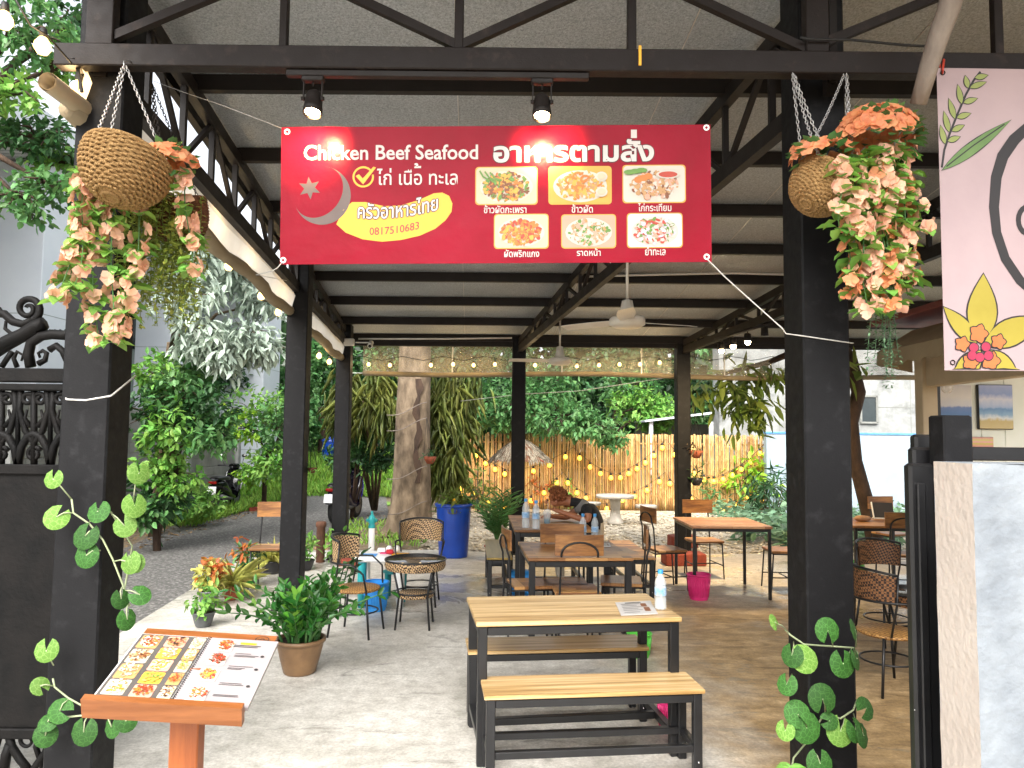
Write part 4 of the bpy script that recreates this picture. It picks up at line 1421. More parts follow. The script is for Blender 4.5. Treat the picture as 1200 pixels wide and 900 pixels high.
# food print: a plate and many small pieces in one mesh
FOOD = [pm('print_' + n_, c, rough=.45) for n_, c in (('cream', '#c4b89c'), ('plate', '#c9c2b6'), ('orange', '#c8742a'), ('brown', '#7a4522'), ('gold', '#d3a03e'), ('green', '#5f8a35'),
                                                    ('white', '#c9c3b8'), ('red', '#b23a22'), ('tan', '#b98d5a'), ('pink', '#d99a84'), ('dark', '#3d2a1e'), ('lilac', '#cbbfd0'))]
FI = {k: i for i, k in enumerate(('cream', 'plate', 'orange', 'brown', 'gold', 'green', 'white', 'red', 'tan', 'pink', 'dark', 'lilac'))}


def food(b, F_, box, cols, bg='cream', plate=True, seed=0, layer=3, n=90, base=Vector((0, 0, 0)), spread=.36, sz=.07):
    r_ = random.Random(seed)
    x0, y0, x1, y1 = box
    w, h = x1 - x0, y1 - y0
    shape(b, F_, rrect(x0, y0, x1, y1, min(w, h) * .1), layer, FI[bg], base)
    cx, cy = x0 + w * .5, y0 + h * .53
    if plate:
        shape(b, F_, circ(cx, cy, w * .44, h * .44), layer + 1, FI['plate'], base)
    for i in range(n):
        a, q = r_.uniform(0, 6.28), r_.random() ** .6
        px, py = cx + math.cos(a) * q * w * spread, cy + math.sin(a) * q * h * spread
        s = r_.uniform(.5, 1.4) * sz * w
        t = r_.uniform(0, 3.14); e = r_.uniform(.3, .8)
        pts = []
        for k in range(6):
            a2 = k * PI / 3
            ux, uy = math.cos(a2) * s * .5, math.sin(a2) * s * .5 * e
            pts.append((px + ux * math.cos(t) - uy * math.sin(t), py + ux * math.sin(t) + uy * math.cos(t)))
        pts = [(min(max(x, x0 + .01 * w), x1 - .01 * w), min(max(y, y0 + .01 * h), y1 - .01 * h)) for x, y in pts]
        shape(b, F_, pts, layer + 2 + i * .01, FI[r_.choice(cols)], base)


# the red banner
BYP = 3.52
bl, br, tl = P(328, 310, BYP), P(834, 307, BYP - .005), P(330, 149, BYP - .02)
wav = lambda u, w: .0018 * math.sin(u * 7 + w * 2) + .0004 * math.sin(u * 17 - w * 5)
BF = Flat(bl, br, tl, (328, 146, 834, 309), wav)
ban = thing('red_banner', 'red vinyl food banner with dish photos and Thai lettering under the front beam', 'banner', bl)
b = MB()
nu, nw = 120, 40
g_ = [[BF.o + BF.u * (i / nu) + BF.w * (j / nw) + BF.n * wav(i / nu, j / nw) - bl for i in range(nu + 1)] for j in range(nw + 1)]
fl = [p for r_ in g_ for p in r_]
b.add(fl, [(j * (nu + 1) + i, j * (nu + 1) + i + 1, (j + 1) * (nu + 1) + i + 1, (j + 1) * (nu + 1) + i) for j in range(nw) for i in range(nu)], smooth=True)
b.add([p - BF.n * .002 for p in fl], [(j * (nu + 1) + i, (j + 1) * (nu + 1) + i, (j + 1) * (nu + 1) + i + 1, j * (nu + 1) + i + 1) for j in range(nw) for i in range(nu)], smooth=True)
M['banner_red'] = pm('glossy_red_vinyl', '#8a041e', '#9a0928', scale=2, rough=.3, bump=.2, bscale=9, spec=.12)
b.build('sheet', M['banner_red'], ban)
M['print_white'] = pm('white_print', '#d6ccc8', rough=.5)
M['print_yellow'] = pm('yellow_print', '#f0b524', '#e8ae20', rough=.4)
M['print_grey'] = pm('brown_grey_print', '#5b4a44', '#66544d', rough=.4)
M['print_outline'] = pm('dark_print_outline', '#3c1416', rough=.4)
M['print_red'] = pm('crimson_print', '#b01628', rough=.4)
b = MB()
for dx, dy in ((-1, 0), (1, 0), (0, 1), (0, -1)):
    put_text(b, BF, 'อาหารตามสัง', (578 + dx, 163 + dy, 767 + dx, 190 + dy), 1 + .1 * dx + .05 * dy, .03, 1, bl)
put_text(b, BF, 'Chicken Beef Seafood', (355, 168, 560, 186), 2, .016, 0, bl)
put_text(b, BF, 'อาหารตามสัง', (578, 163, 767, 190), 2, .03, 0, bl)
put_text(b, BF, '่', (740, 152, 747, 162), 2, .03, 0, bl)
put_text(b, BF, 'ไก่ เนือ ทะเล', (441, 196, 536, 216), 2, .008, 0, bl)
put_text(b, BF, '้', (485, 190, 493, 196), 2, .012, 0, bl)
for t, bx_ in (('ข้าวผัดกะเพรา', (567, 240, 617, 250)), ('ข้าวผัด', (670, 240, 695, 250)), ('ไก่กระเทียม', (748, 239, 787, 249)), ('ผัดพริกแกง', (591, 293, 632, 302)), ('ราดหน้า', (676, 292, 704, 301)), ('ยำทะเล', (756, 291, 780, 301))):
    put_text(b, BF, t, bx_, 2, .012, 0, bl)
b.build('lettering', [M['print_white'], M['print_outline']], ban)
b = MB()
# yellow speech band
up_ = [(394, 262), (402, 245), (412, 236), (428, 236), (450, 241), (470, 240), (490, 234), (508, 226), (518, 225), (526, 229), (530, 238)]
lo_ = [(529, 248), (522, 258), (510, 268), (492, 276), (470, 281), (448, 283), (425, 280), (405, 272)]
shape(b, BF, [p for p in (up_ + lo_)][::-1], 1, 0, bl)
# ring and tick
stroke(b, BF, circ(425, 206, 11.5, 11.5, 28, .75, .75 + 2 * PI * .95), 2.2, 1, 0, bl)
shape(b, BF, [(416, 205), (420, 203), (424.5, 208), (437, 194), (440, 195), (425, 215)][::-1], 1.5, 0, bl)
b.build('yellow_band', M['print_yellow'], ban)
b = MB()
wp_ = lambda x, y: (x, y - (x - 433) * .10 + (1 - ((x - 466) / 47) ** 2) * 4)
for dx, dy in ((-1, 0), (1, 0), (0, 1), (0, -1)):
    put_text(b, BF, 'ครัวอาหารไทย', (419 + dx, 234 + dy, 513 + dx, 254 + dy), 2 + .1 * dx + .05 * dy, .015, 1, bl, wp_)
put_text(b, BF, 'ครัวอาหารไทย', (419, 234, 513, 254), 3, .01, 0, bl, wp_)
put_text(b, BF, '0817510683', (433, 266, 491, 275), 2, .004, 2, bl, lambda x, y: (x, y - (x - 433) * .12 + (1 - ((x - 462) / 30) ** 2) * 2))
b.build('band_lettering', [M['print_white'], M['print_outline'], M['print_red']], ban)
b = MB()
# crescent: outer circle minus an inner circle set up and left, horns to upper right and left
oc, oi = (377, 228), 32.5
out_, inn_ = [], []
for i in range(41):
    a = math.radians(195 + (445 - 195) * i / 40)
    out_.append((oc[0] + math.cos(a) * 33.5, oc[1] - math.sin(a) * 34.5))
A_, B_ = out_[0], out_[-1]
for i in range(41):
    a = math.radians(196 + (444 - 196) * i / 40)
    t = i / 40
    inn_.append((oc[0] - 6.5 * math.sin(PI * t) + math.cos(a) * (33.5 - 4.2 * math.sin(PI * t)) - 0 * t, oc[1] - 6.5 * math.sin(PI * t) - math.sin(a) * (34.5 - 4.2 * math.sin(PI * t))))
for i in range(40):
    shape(b, BF, [out_[i], out_[i + 1], inn_[i + 1], inn_[i]], 1, 0, bl)
b.build('crescent_emblem', M['print_grey'], ban)
b = MB()
st = []
for k in range(12):
    a = math.radians(90 + 30 * k) + .1
    r_ = 13.5 if k % 2 == 0 else 6.3
    st.append((362 + r_ * math.cos(a), 219 - r_ * math.sin(a)))
for k in range(0, 12):
    shape(b, BF, [(362, 219), st[k], st[(k + 1) % 12]], 1, 0, bl)
b.build('star_emblem', M['print_grey'], ban)
boxes = [((558, 196, 629, 239), ('orange', 'brown', 'green', 'gold', 'brown'), 'cream', 1), ((644, 196, 716, 239), ('gold', 'orange', 'gold', 'tan', 'white'), 'gold', 2),
         ((731, 195, 803, 238), ('tan', 'brown', 'pink', 'white', 'tan'), 'plate', 3), ((580, 252, 642, 291), ('orange', 'gold', 'orange', 'red'), 'cream', 4),
         ((659, 253, 721, 291), ('pink', 'green', 'tan', 'white'), 'pink', 5), ((736, 252, 799, 291), ('white', 'pink', 'green', 'lilac', 'red'), 'lilac', 6)]
for bx_, cols, bg, sd in boxes:
    b = MB()
    shape(b, BF, rrect(bx_[0] - 1.2, bx_[1] - 1.2, bx_[2] + 1.2, bx_[3] + 1.2, 4), 1, FI['gold'], bl)
    food(b, BF, bx_, [c for c in cols], bg, True, sd, 2, 260, bl, spread=.38, sz=.085)
    r2 = random.Random(sd)
    if sd == 3:
        shape(b, BF, circ(783, 206, 14, 5), 7, FI['plate'], bl); shape(b, BF, circ(783, 206, 11, 3.5), 8, FI['red'], bl)
        for q in range(3): shape(b, BF, circ(748 + q * 6, 212 - q * 2, 5, 4, 10), 7 + q * .2, FI['orange'], bl)
        for q in range(3): shape(b, BF, circ(738 + q * 7, 203 - q, 7, 3, 10), 7.8 + q * .2, FI['green'], bl)
    if sd == 2:
        for q in range(2): shape(b, BF, circ(705, 208 + q * 18, 7, 6, 14), 7 + q, FI['white'], bl); shape(b, BF, circ(705, 208 + q * 18, 5, 4, 14), 9 + q, FI['cream'], bl)
        for cx, cy in ((677, 207), (686, 211), (679, 222), (668, 212)): stroke(b, BF, circ(cx, cy, 5, 4, 10, .3, 5), 2.6, 8.5, FI['orange'], bl)
    if sd == 1:
        for q in range(3): stroke(b, BF, [(562 + q * 6, 200 + q), (566 + q * 7, 207 + q), (574 + q * 7, 212)], 2, 7.5, FI['green'], bl)
    b.build('dish_photo', FOOD, ban)
for gx_, gy_ in ((335, 152), (829, 150), (332, 304), (828, 303)):
    b = MB()
    for i in range(16):
        a0, a1 = 2 * PI * i / 16, 2 * PI * (i + 1) / 16
        q = [(gx_ + 3.6 * math.cos(a0), gy_ + 3.6 * math.sin(a0)), (gx_ + 3.6 * math.cos(a1), gy_ + 3.6 * math.sin(a1)), (gx_ + 1.7 * math.cos(a1), gy_ + 1.7 * math.sin(a1)), (gx_ + 1.7 * math.cos(a0), gy_ + 1.7 * math.sin(a0))]
        b.add([BF.at(x, y, .003) - bl for x, y in q], [(3, 2, 1, 0)])
    b.build('eyelet', M['grommet'], ban)


def cord(name, label, pts, r, m='rope_white'):
    p0 = Vector(pts[0])
    b = MB(); b.tube([Vector(p) - p0 for p in pts], r, 6)
    return tag(b.build(name, M[m], None, p0), label, 'cord')


cord('tie_cord', 'white cord from the lower right banner eyelet to the right post and round it', [P(829, 304, 3.5), P(850, 325, 3.5), P(880, 352, 3.48), P(917, 385, 3.46), P(921, 391, 3.47), P(943, 394, 3.47), P(970, 398, 3.478), P(998, 402, 3.475), P(1000, 402, 3.55)], .003)
cord('tie_cord', 'white cord from the lower left banner eyelet back to the second post', [P(332, 306, 3.52), P(325, 314, 3.5), P(318, 318, 3.6), P(300, 322, 5.5), P(342, 330, 7.3)], .0025)
cord('tie_cord', 'white cord wound round the front left post below the flower basket', [P(76, 464, 3.45), P(78, 468, 3.325), P(100, 469, 3.318), P(130, 464, 3.32), P(134, 461, 3.36), P(159, 440, 3.5)], .004)
cord('tie_cord', 'thin wire from the left truss towards the banner', [P(180, 95, 3.7), P(215, 108, 3.6), P(262, 124, 3.5), P(332, 151, 3.5)], .0015)
b = MB(); b.box(P(750, 65, 3.2), (.012, .006, .09)); tag(b.build('cable_tie', M['print_yellow']), 'yellow strap hooked over the front beam above the banner', 'strap')

# track light on the beam
tr0 = P(515, 82, BY); tr0.z = 3.383
tl_ = thing('track_light', 'black track with two lit spot heads under the front beam, above the banner', 'lamp', tr0)
b = MB(); xa_, xb_ = onx(336, 82, BY) - tr0.x, onx(690, 82, BY) - tr0.x
b.bbox(((xa_ + xb_) / 2, 0, .0), (xb_ - xa_, .036, .028), .003); b.build('track', M['steel'], tl_)
for px_, py_ in ((366, 133), (635, 137)):
    m_ = P(px_, py_, BY) - tr0
    zt_ = -.014
    hd = MB()
    hd.bbox((m_.x, 0, zt_ - .012), (.1, .04, .022), .004)
    hd.tube([(m_.x, 0, zt_ - .02), (m_.x, 0, m_.z + .13)], .004, 6)
    for s in (-1, 1):
        hd.bbox((m_.x + s * .042, 0, (zt_ + m_.z + .07) / 2), (.006, .014, zt_ - m_.z - .05), .002)
        hd.tube([(m_.x + s * .036, 0, m_.z + .07), (m_.x + s * .052, 0, m_.z + .07)], .009, 10)
    E = Euler((R(-14), 0, 0)).to_matrix()
    hd.lathe([(.0, .12), (.02, .118), (.034, .105), (.039, .08), (.041, .035), (.043, .033), (.044, 0), (.04, 0), (.036, .02), (0, .022)], (m_.x, 0, m_.z), 20, tilt=E)
    h_ = hd.build('spot_head', M['steel'], tl_)
    gl = MB(); gl.lathe([(0, .008), (.034, .008)], (m_.x, 0, m_.z), 18, tilt=E); gl.build('lens', M['spot_glow'], h_)
    ld = bpy.data.lights.new('spot', 'SPOT'); ld.energy = 18; ld.color = (1, .62, .28); ld.spot_size = R(95); ld.spot_blend = 1; ld.shadow_soft_size = .02
    lo = bpy.data.objects.new('spot', ld); COL.objects.link(lo); lo.parent = tl_
    lo.location = (m_.x + .015, .0, m_.z - .012)
    tgt = P(px_ + 6, 168, BYP) - tr0
    lo.rotation_euler = (Vector(lo.location) - tgt).to_track_quat('Z', 'Y').to_euler()


def chain(b, a, c, sag=.0, wire=.0022, lk=.022):
    a, c = Vector(a), Vector(c)
    L = (c - a).length
    n = max(2, int(L / (lk * .78)))
    d = (c - a).normalized(); x = d.orthogonal().normalized(); y = d.cross(x)
    for i in range(n):
        t = (i + .5) / n
        p = a.lerp(c, t) + Vector((0, 0, -sag * 4 * t * (1 - t)))
        s = x if i % 2 else y
        ring = []
        for k in range(8):
            an_ = 2 * PI * k / 8
            ring.append(p + d * math.cos(an_) * lk * .5 + s * math.sin(an_) * lk * .27)
        b.tube(ring, wire, 4, closed=True, caps=False)


def basket_mesh(b, R0, H, tilt, rings=22, rr=.0068):
    """coiled rope bowl, rim at z = 0, bottom below"""
    for i in range(rings):
        t = i / (rings - 1)
        z = -H * t
        r_ = R0 * math.sqrt(max(.006, 1 - (t * .985) ** 2.1))
        n = 96
        wv_ = .0055 * R0 / .17
        pts = []
        for k in range(n):
            a = 2 * PI * k / n
            q_ = r_ + wv_ * (0 if i == 0 else math.sin(a * 19 + i * PI)) + rnd.uniform(-.0008, .0008)
            pts.append(tilt @ Vector((math.cos(a) * q_, math.sin(a) * q_, z + rnd.uniform(-.001, .001))))
        b.tube(pts, rr * (1.4 if i == 0 else 1), 5, closed=True, caps=False)
    b.lathe([(R0 * math.sqrt(max(.006, 1 - (t * .985) ** 2.1)) * .97, -H * t) for t in np.linspace(0, 1, 10)], n=24, tilt=tilt, cap1=True)


def flower_arrays(lv, pos, nrm, size, mi):
    n = len(pos)
    nrm = unit(nrm)
    a = unit(np.cross(nrm, nrng.normal(size=(n, 3))))
    c = np.cross(nrm, a)
    for k in range(5):
        t = 2 * PI * k / 5 + nrng.uniform(-.25, .25, n)
        d = a * np.cos(t)[:, None] + c * np.sin(t)[:, None] + nrm * nrng.uniform(.15, .6, (n, 1))
        s = size * nrng.uniform(.8, 1.15, n)
        lv.put(pos, d, nrm + nrng.normal(size=(n, 3)) * .12, s, s * .86, mi, curl=.2, fold=.1, w1=.85, w2=1.1)


def strands(root, starts, lens, name='flower_trail', sway=.04, fsize=.036, lsize=.066, seed=1, dens=1.0, deep=.25):
    """trailing artificial stems with leaves and five petalled flowers"""
    r_ = np.random.default_rng(seed)
    st_ = MB(); lv = Leaves(); fl_ = Leaves()
    for (s, Ln) in zip(starts, lens):
        s = Vector(s)
        ph = r_.uniform(0, 6)
        n = max(4, int(Ln / .03))
        pts = []
        for i in range(n + 1):
            t = i / n
            pts.append(s + Vector((sway * math.sin(ph + t * 4) * t + (s.x * .12) * t, sway * math.cos(ph + t * 3) * t - .03 * t, -Ln * t)))
        st_.tube(pts, .0028, 4)
        P_ = np.array([tuple(p) for p in pts])
        m_ = int(n * 1.6 * dens)
        idx = r_.integers(0, n + 1, m_)
        a = r_.uniform(0, 2 * PI, m_)
        d = np.column_stack([np.cos(a), np.sin(a), r_.uniform(-.6, .3, m_)])
        lv.put(P_[idx] + d * .01, d, np.column_stack([np.cos(a) * .5, np.sin(a) * .5, np.ones(m_)]), lsize * r_.uniform(.8, 1.25, m_), lsize * .8 * r_.uniform(.8, 1.2, m_), curl=.25)
        m_ = max(2, int(n * .8 * dens))
        idx = r_.integers(1, n + 1, m_)
        a = r_.uniform(0, 2 * PI, m_)
        d = np.column_stack([np.cos(a), np.sin(a) - .45, r_.uniform(-.4, .4, m_)])
        mi = 1 if r_.random() < deep else 0
        flower_arrays(fl_, P_[idx] + unit(d) * .03, d, np.full(m_, fsize), mi)
    st_.build('stems', M['leaf_mid'], root)
    lv.build('leaves', [M['leaf_bright']], root)
    fl_.build('flowers', [M['petal'], M['petal_deep']], root)


def mound(root, name, c, rad, n, fsize, mi, seed):
    r_ = np.random.default_rng(seed)
    fl_ = Leaves()
    u = unit(r_.normal(size=(n, 3))); u[:, 2] = np.abs(u[:, 2])
    flower_arrays(fl_, np.array(c) + u * np.array(rad), u + [0, -.3, .1], np.full(n, fsize), mi)
    lv = Leaves()
    u = unit(r_.normal(size=(n, 3)))
    lv.put(np.array(c) + u * np.array(rad) * .8, u + [0, 0, .2], u + [0, 0, 1], np.full(n, .06), np.full(n, .045))
    lv.build('leaves', M['leaf_mid'], root)
    fl_.build(name, [M['petal'], M['petal_deep']], root)


# left front basket, tipped so that its underside faces us
Yb = 3.1
c0 = P(151, 190, Yb)
bk = thing('hanging_basket', 'round jute hanging basket of peach flowers on the front left post', 'hanging basket', c0)
T1 = (Euler((R(-24), R(8), 0))).to_matrix()
b = MB(); basket_mesh(b, .178, .2, T1); b.build('basket', M['jute'], bk)
b = MB()
hook = P(145, 72, Yb + .1) - c0
chain(b, hook + Vector((0, 0, -.02)), T1 @ Vector((-.06, -.165, .0)), 0)
chain(b, hook + Vector((.01, 0, -.02)), T1 @ Vector((.17, .03, .0)), 0)
chain(b, hook + Vector((.0, .01, -.02)), T1 @ Vector((-.15, .08, .0)), 0)
b.tube([hook + Vector((-.0, .12, .035)), hook + Vector((-.003, .05, .03)), hook, hook + Vector((.005, -.004, -.03))], .003, 5)
b.build('chain', M['chain'], bk)
mound(bk, 'flowers', (.13, .06, .02), (.12, .09, .07), 34, .036, 1, 3)
strands(bk, [(-.17, -.02, -.02), (-.2, .02, -.05), (-.13, .05, -.1), (-.08, .06, -.15), (-.18, .06, -.02), (.0, .1, -.12), (.2, .1, .0)],
        [.52, .56, .66, .62, .5, .6, .45], seed=5, fsize=.036, sway=.03, dens=1.5, deep=.1)
# second basket further in, with trailing string leaves
c0 = P(206, 240, 3.45)
bk = thing('hanging_basket', 'small brown cane basket with trailing green strings behind the jute basket', 'hanging basket', c0)
T2 = (Euler((R(12), R(-14), 0))).to_matrix()
b = MB(); basket_mesh(b, .13, .19, T2, 15, .01); b.build('basket', M['jute2'], bk)
b = MB(); hook = P(178, 98, 3.45) - c0
for s in ((-.1, .05, 0), (.11, .0, 0), (.02, -.12, 0)): chain(b, hook, T2 @ Vector(s))
b.build('chain', M['steel'], bk)
lv = Leaves(); sm_ = MB()
for q in range(80):
    a = rnd.uniform(0, 6.28); r0_ = rnd.uniform(.06, .17); Ln = rnd.uniform(.25, .62)
    s = Vector((math.cos(a) * r0_ - .03, math.sin(a) * r0_ - .03, .02))
    n = int(Ln / .012)
    pp = np.array([[s.x * (1 + .35 * t) + .02 * math.sin(q + t * 5), s.y * (1 + .2 * t) + .02 * math.cos(q + t * 4), s.z - Ln * t] for t in np.linspace(0, 1, n)])
    sm_.tube([tuple(p) for p in pp[::6]], .0018, 3)
    d = nrng.normal(size=(n, 3)) * [1, 1, .5]
    lv.put(pp, d, np.tile([0, 0, 1.], (n, 1)) + nrng.normal(size=(n, 3)) * .3, np.full(n, .032), np.full(n, .016))
sm_.build('stems', M['leaf_olive'], bk); lv.build('leaves', [leafmat('string_leaf', '#7d9038', '#a3ac55')], bk)

# right basket
Yb = 3.2
c0 = P(966, 214, Yb)
bk = thing('hanging_basket', 'jute hanging basket spilling peach flowers on the front right post', 'hanging basket', c0)
T3 = (Euler((R(-14), R(42), 0))).to_matrix()
b = MB(); basket_mesh(b, .135, .15, T3); b.build('basket', M['jute'], bk)
b = MB()
h1, h2 = P(928, 80, Yb + .08) - c0, P(992, 80, Yb + .08) - c0
for h_, e in ((h1, (-.11, -.1, 0)), (h1, (.14, .0, 0)), (h1, (0, .14, 0)), (h2, (-.14, 0, 0)), (h2, (.1, -.1, 0)), (h2, (.16, .04, 0))):
    chain(b, h_, T3 @ Vector(e), .03)
b.build('chain', M['chain'], bk)
mound(bk, 'flowers', (.24, -.02, .2), (.18, .12, .13), 110, .038, 1, 8)
mound(bk, 'flowers', (-.02, -.06, .09), (.14, .09, .07), 44, .034, 1, 9)
strands(bk, [(.0, -.15, .05), (.06, -.15, .06), (.04, -.08, .05), (.09, -.1, .07), (.14, -.1, .1), (.18, -.09, .12), (.22, -.08, .13), (.27, -.06, .15), (.31, -.02, .16), (.34, .02, .12), (.16, .02, .1), (.25, .04, .1), (.36, .0, .2), (.2, -.05, .12), (.12, -.02, .08)],
        [.3, .42, .55, .65, .72, .68, .7, .66, .62, .55, .6, .62, .4, .5, .6], seed=12, fsize=.036, sway=.03, dens=1.45, deep=.1)
lv = Leaves(); sm_ = MB()
for q in range(9):
    s = Vector((.2 + rnd.uniform(-.06, .1), rnd.uniform(-.05, .05), -.25)); Ln = rnd.uniform(.42, .66)
    n = int(Ln / .014)
    pp = np.array([[s.x + .02 * math.sin(q + t * 5), s.y + .02 * math.cos(q + t * 4), s.z - Ln * t] for t in np.linspace(0, 1, n)])
    sm_.tube([tuple(p) for p in pp[::6]], .0018, 3)
    d = nrng.normal(size=(n * 2, 3)) * [1, 1, .5]
    lv.put(np.repeat(pp, 2, 0), d, np.tile([0, 0, 1.], (n * 2, 1)), np.full(n * 2, .02), np.full(n * 2, .01))
sm_.build('string_stems', M['leaf_bluish'], bk); lv.build('string_leaves', [M['leaf_bluish']], bk)

# weathered branch above the right basket
p0 = P(1076, 122, 3.12)
b = MB(); pts = [P(1076, 122, 3.12), P(1088, 80, 3.05), P(1100, 42, 3.0), P(1112, 10, 2.95), P(1122, -30, 2.9)]
b.tube([p - p0 for p in pts], [.034, .038, .042, .044, .044], 10)
tag(b.build('branch', M['grey_wood'], None, p0), 'grey weathered branch leaning over the front beam by the flower basket', 'branch')


# round leaved vines wound on the two front posts
def round_leaf(b, c, nrm, tipd, r, mi=0):
    n = Vector(nrm).normalized(); t = Vector(tipd); t = (t - n * t.dot(n)).normalized(); s = t.cross(n)
    c = Vector(c)
    vs_ = [c]
    K = 16
    for ring in (.5, 1.0):
        for k in range(K + 1):
            a = R(18) + (2 * PI - R(36)) * k / K
            q = 1 + .05 * math.sin(a * 9)
            vs_.append(c - t * math.cos(a) * r * ring * q * 1.06 + s * math.sin(a) * r * ring * q + n * (.1 * r * (1 - ring) - .16 * r * ring * ring + .035 * r * ring * math.sin(a * 8)))
    f1 = [(0, 1 + k, 2 + k) for k in range(K)]
    f2 = [(1 + k, K + 2 + k, K + 3 + k, 2 + k) for k in range(K)]
    b.add(vs_, f1 + f2, mi, True)


def vine_mat(name, c, pale):
    m, nt, N, L, b_ = nmat(name)
    tc = N.new("ShaderNodeTexCoord"); v = N.new("ShaderNodeTexVoronoi"); v.feature = 'DISTANCE_TO_EDGE'; v.inputs["Scale"].default_value = 55
    L.new(tc.outputs["Object"], v.inputs[0])
    cr = N.new("ShaderNodeValToRGB"); cr.color_ramp.elements[0].color = srgb(pale); cr.color_ramp.elements[1].color = srgb(c); cr.color_ramp.elements[1].position = .09
    L.new(v.outputs["Distance"], cr.inputs[0])
    g = N.new("ShaderNodeNewGeometry"); mr = N.new("ShaderNodeMapRange"); mr.inputs[3].default_value, mr.inputs[4].default_value = .75, 1.3
    L.new(g.outputs["Random Per Island"], mr.inputs[0]); hs = N.new("ShaderNodeHueSaturation"); L.new(mr.outputs[0], hs.inputs["Value"]); L.new(cr.outputs[0], hs.inputs["Color"])
    L.new(hs.outputs[0], b_.inputs["Base Color"]); b_.inputs["Roughness"].default_value = .65; b_.inputs["Specular IOR Level"].default_value = .25
    return m


M['vine_leaf'] = vine_mat('veined_round_leaf', '#294f1c', '#3d692c')
M['vine_leaf_pale'] = vine_mat('pale_veined_round_leaf', '#567a30', '#74934b')
M['vine_stem'] = pm('pale_vine_stem', '#8d9a72', '#a3ad88', rough=.7)


def vine(label, stems, leaves_):
    p0 = Vector(stems[0][0])
    root = thing('artificial_vine', label, 'vine', p0)
    b = MB()
    for s in stems: b.tube([Vector(p) - p0 for p in s], .0042, 5)
    lf = MB()
    for (c, r_, nrm, tip, pale, att) in leaves_:
        c = Vector(c) - p0
        if att is not None:
            b.tube([Vector(att) - p0, (Vector(att) - p0).lerp(c, .5) + Vector((0, -.01, .01)), c], .003, 4)
        round_leaf(lf, c, nrm, tip, r_, 1 if pale else 0)
    b.build('stem', M['vine_stem'], root)
    lf.build('leaves', [M['vine_leaf'], M['vine_leaf_pale']], root)


YL = 3.28
s1 = [P(84, 585, YL), P(86, 601, YL), P(105, 614, YL), P(121, 633, YL), P(132, 655, YL), P(144, 685, YL + .02), P(148, 700, YL + .05), P(152, 710, YL + .1)]
s2 = [P(146, 690, YL + .03), P(155, 640, YL + .2), P(130, 600, YL), P(112, 596, YL)]
s3 = [P(62, 795, YL), P(64, 805, YL), P(80, 818, YL), P(100, 829, YL), P(120, 836, YL), P(60, 842, YL)]
LV = []
def L_(px, py, r_px, pale=False, n=(0, -1, .25), tip=(0, 0, -1), att=None, Y=YL - .03):
    LV.append((P(px, py, Y), r_px / FPX * Y, n, tip, pale, P(*att, YL) if att else None))
L_(62, 561, 11, True, att=(84, 585)); L_(66, 606, 14, True, (.3, -1, .3), (-.5, 0, -.8), (86, 601)); L_(115, 599, 13, False, (0, -1, .5), (.2, 0, -1), (105, 612)); L_(100, 628, 15, False, (0, -1, .3), (-.3, 0, -1), (112, 622))
L_(101, 651, 14, False, (0, -1, .2), (0, 0, -1), (118, 645)); L_(152, 659, 13, True, (-.2, -1, .2), (.3, 0, -1), (133, 658)); L_(146, 616, 13, True, (.2, -1, .3), (.5, 0, -1), (131, 602)); L_(164, 697, 12, False, (.5, -.8, .6), (1, 0, -.3), (146, 692))
L_(142, 702, 11, False, (.8, -.6, .2), (0, 0, -1), (143, 688)); L_(149, 726, 12, False, (1, -.6, .2), (0, 0, -1), (150, 708)); L_(158, 592, 14, True, (.8, -.8, .3), (0, 0, -1), (146, 610)); L_(163, 554, 13, True, (.8, -.8, .2), (0, 0, -1), (156, 590))
L_(54, 762, 13, True, (.2, -1, .3), (0, 0, -1), (63, 780)); L_(47, 804, 10, True, (.6, -.8, .4), (-.7, 0, .7), (63, 804)); L_(70, 833, 14, False, (0, -1, .5), (-.8, 0, .2), (80, 820)); L_(56, 846, 11, False, (0, -1, .9), (-1, 0, 0), (62, 842))
L_(53, 862, 13, False, (.4, -1, .2), (0, 0, -1), (60, 845)); L_(98, 858, 15, False, (0, -1, .2), (0, 0, -1), (103, 838)); L_(131, 852, 12, False, (-.4, -1, .3), (.3, 0, -1), (126, 838)); L_(148, 845, 12, False, (.5, -1, .3), (.3, 0, -1), (135, 836))
L_(158, 660, 11, True, (.3, -1, .2), (0, 0, -1), (150, 650))
vine('artificial round leaved vine wound round the front left post', [s1, s2, s3], LV)
YL = 3.4
LV = []
s1 = [P(920, 738, YL), P(926, 744, YL), P(942, 755, YL), P(970, 757, YL), P(1000, 759, YL), P(1005, 770, YL + .1)]
s2 = [P(1004, 820, YL + .1), P(1000, 832, YL), P(985, 842, YL), P(965, 838, YL), P(945, 870, YL), P(930, 888, YL), P(925, 915, YL)]
L_(908, 729, 9, True, (.7, -.7, .4), (-.5, 0, .8), (924, 742)); L_(970, 739, 14, False, (0, -1, .2), (0, 0, 1), (976, 757)); L_(943, 772, 16, True, (.1, -1, .4), (.6, 0, -.4), (947, 757)); L_(928, 768, 13, False, (-.7, -.8, .3), (0, 0, -1), (930, 752))
L_(988, 778, 15, False, (.1, -1, .2), (0, 0, -1), (998, 760)); L_(1004, 772, 12, False, (.8, -.7, .3), (0, 0, -1), (1004, 762)); L_(1002, 738, 12, False, (.9, -.6, .3), (0, 0, 1), (1003, 758)); L_(922, 802, 12, False, (-.7, -.8, .4), (0, 0, -1), (928, 790))
L_(964, 819, 16, False, (0, -1, .2), (0, 0, 1), (967, 836)); L_(935, 837, 15, False, (-.1, -1, .4), (-.3, 0, .8), (950, 862)); L_(945, 853, 17, False, (0, -1, .2), (0, 0, -1), (955, 850)); L_(985, 857, 16, True, (.1, -1, .3), (-.3, 0, -1), (990, 840))
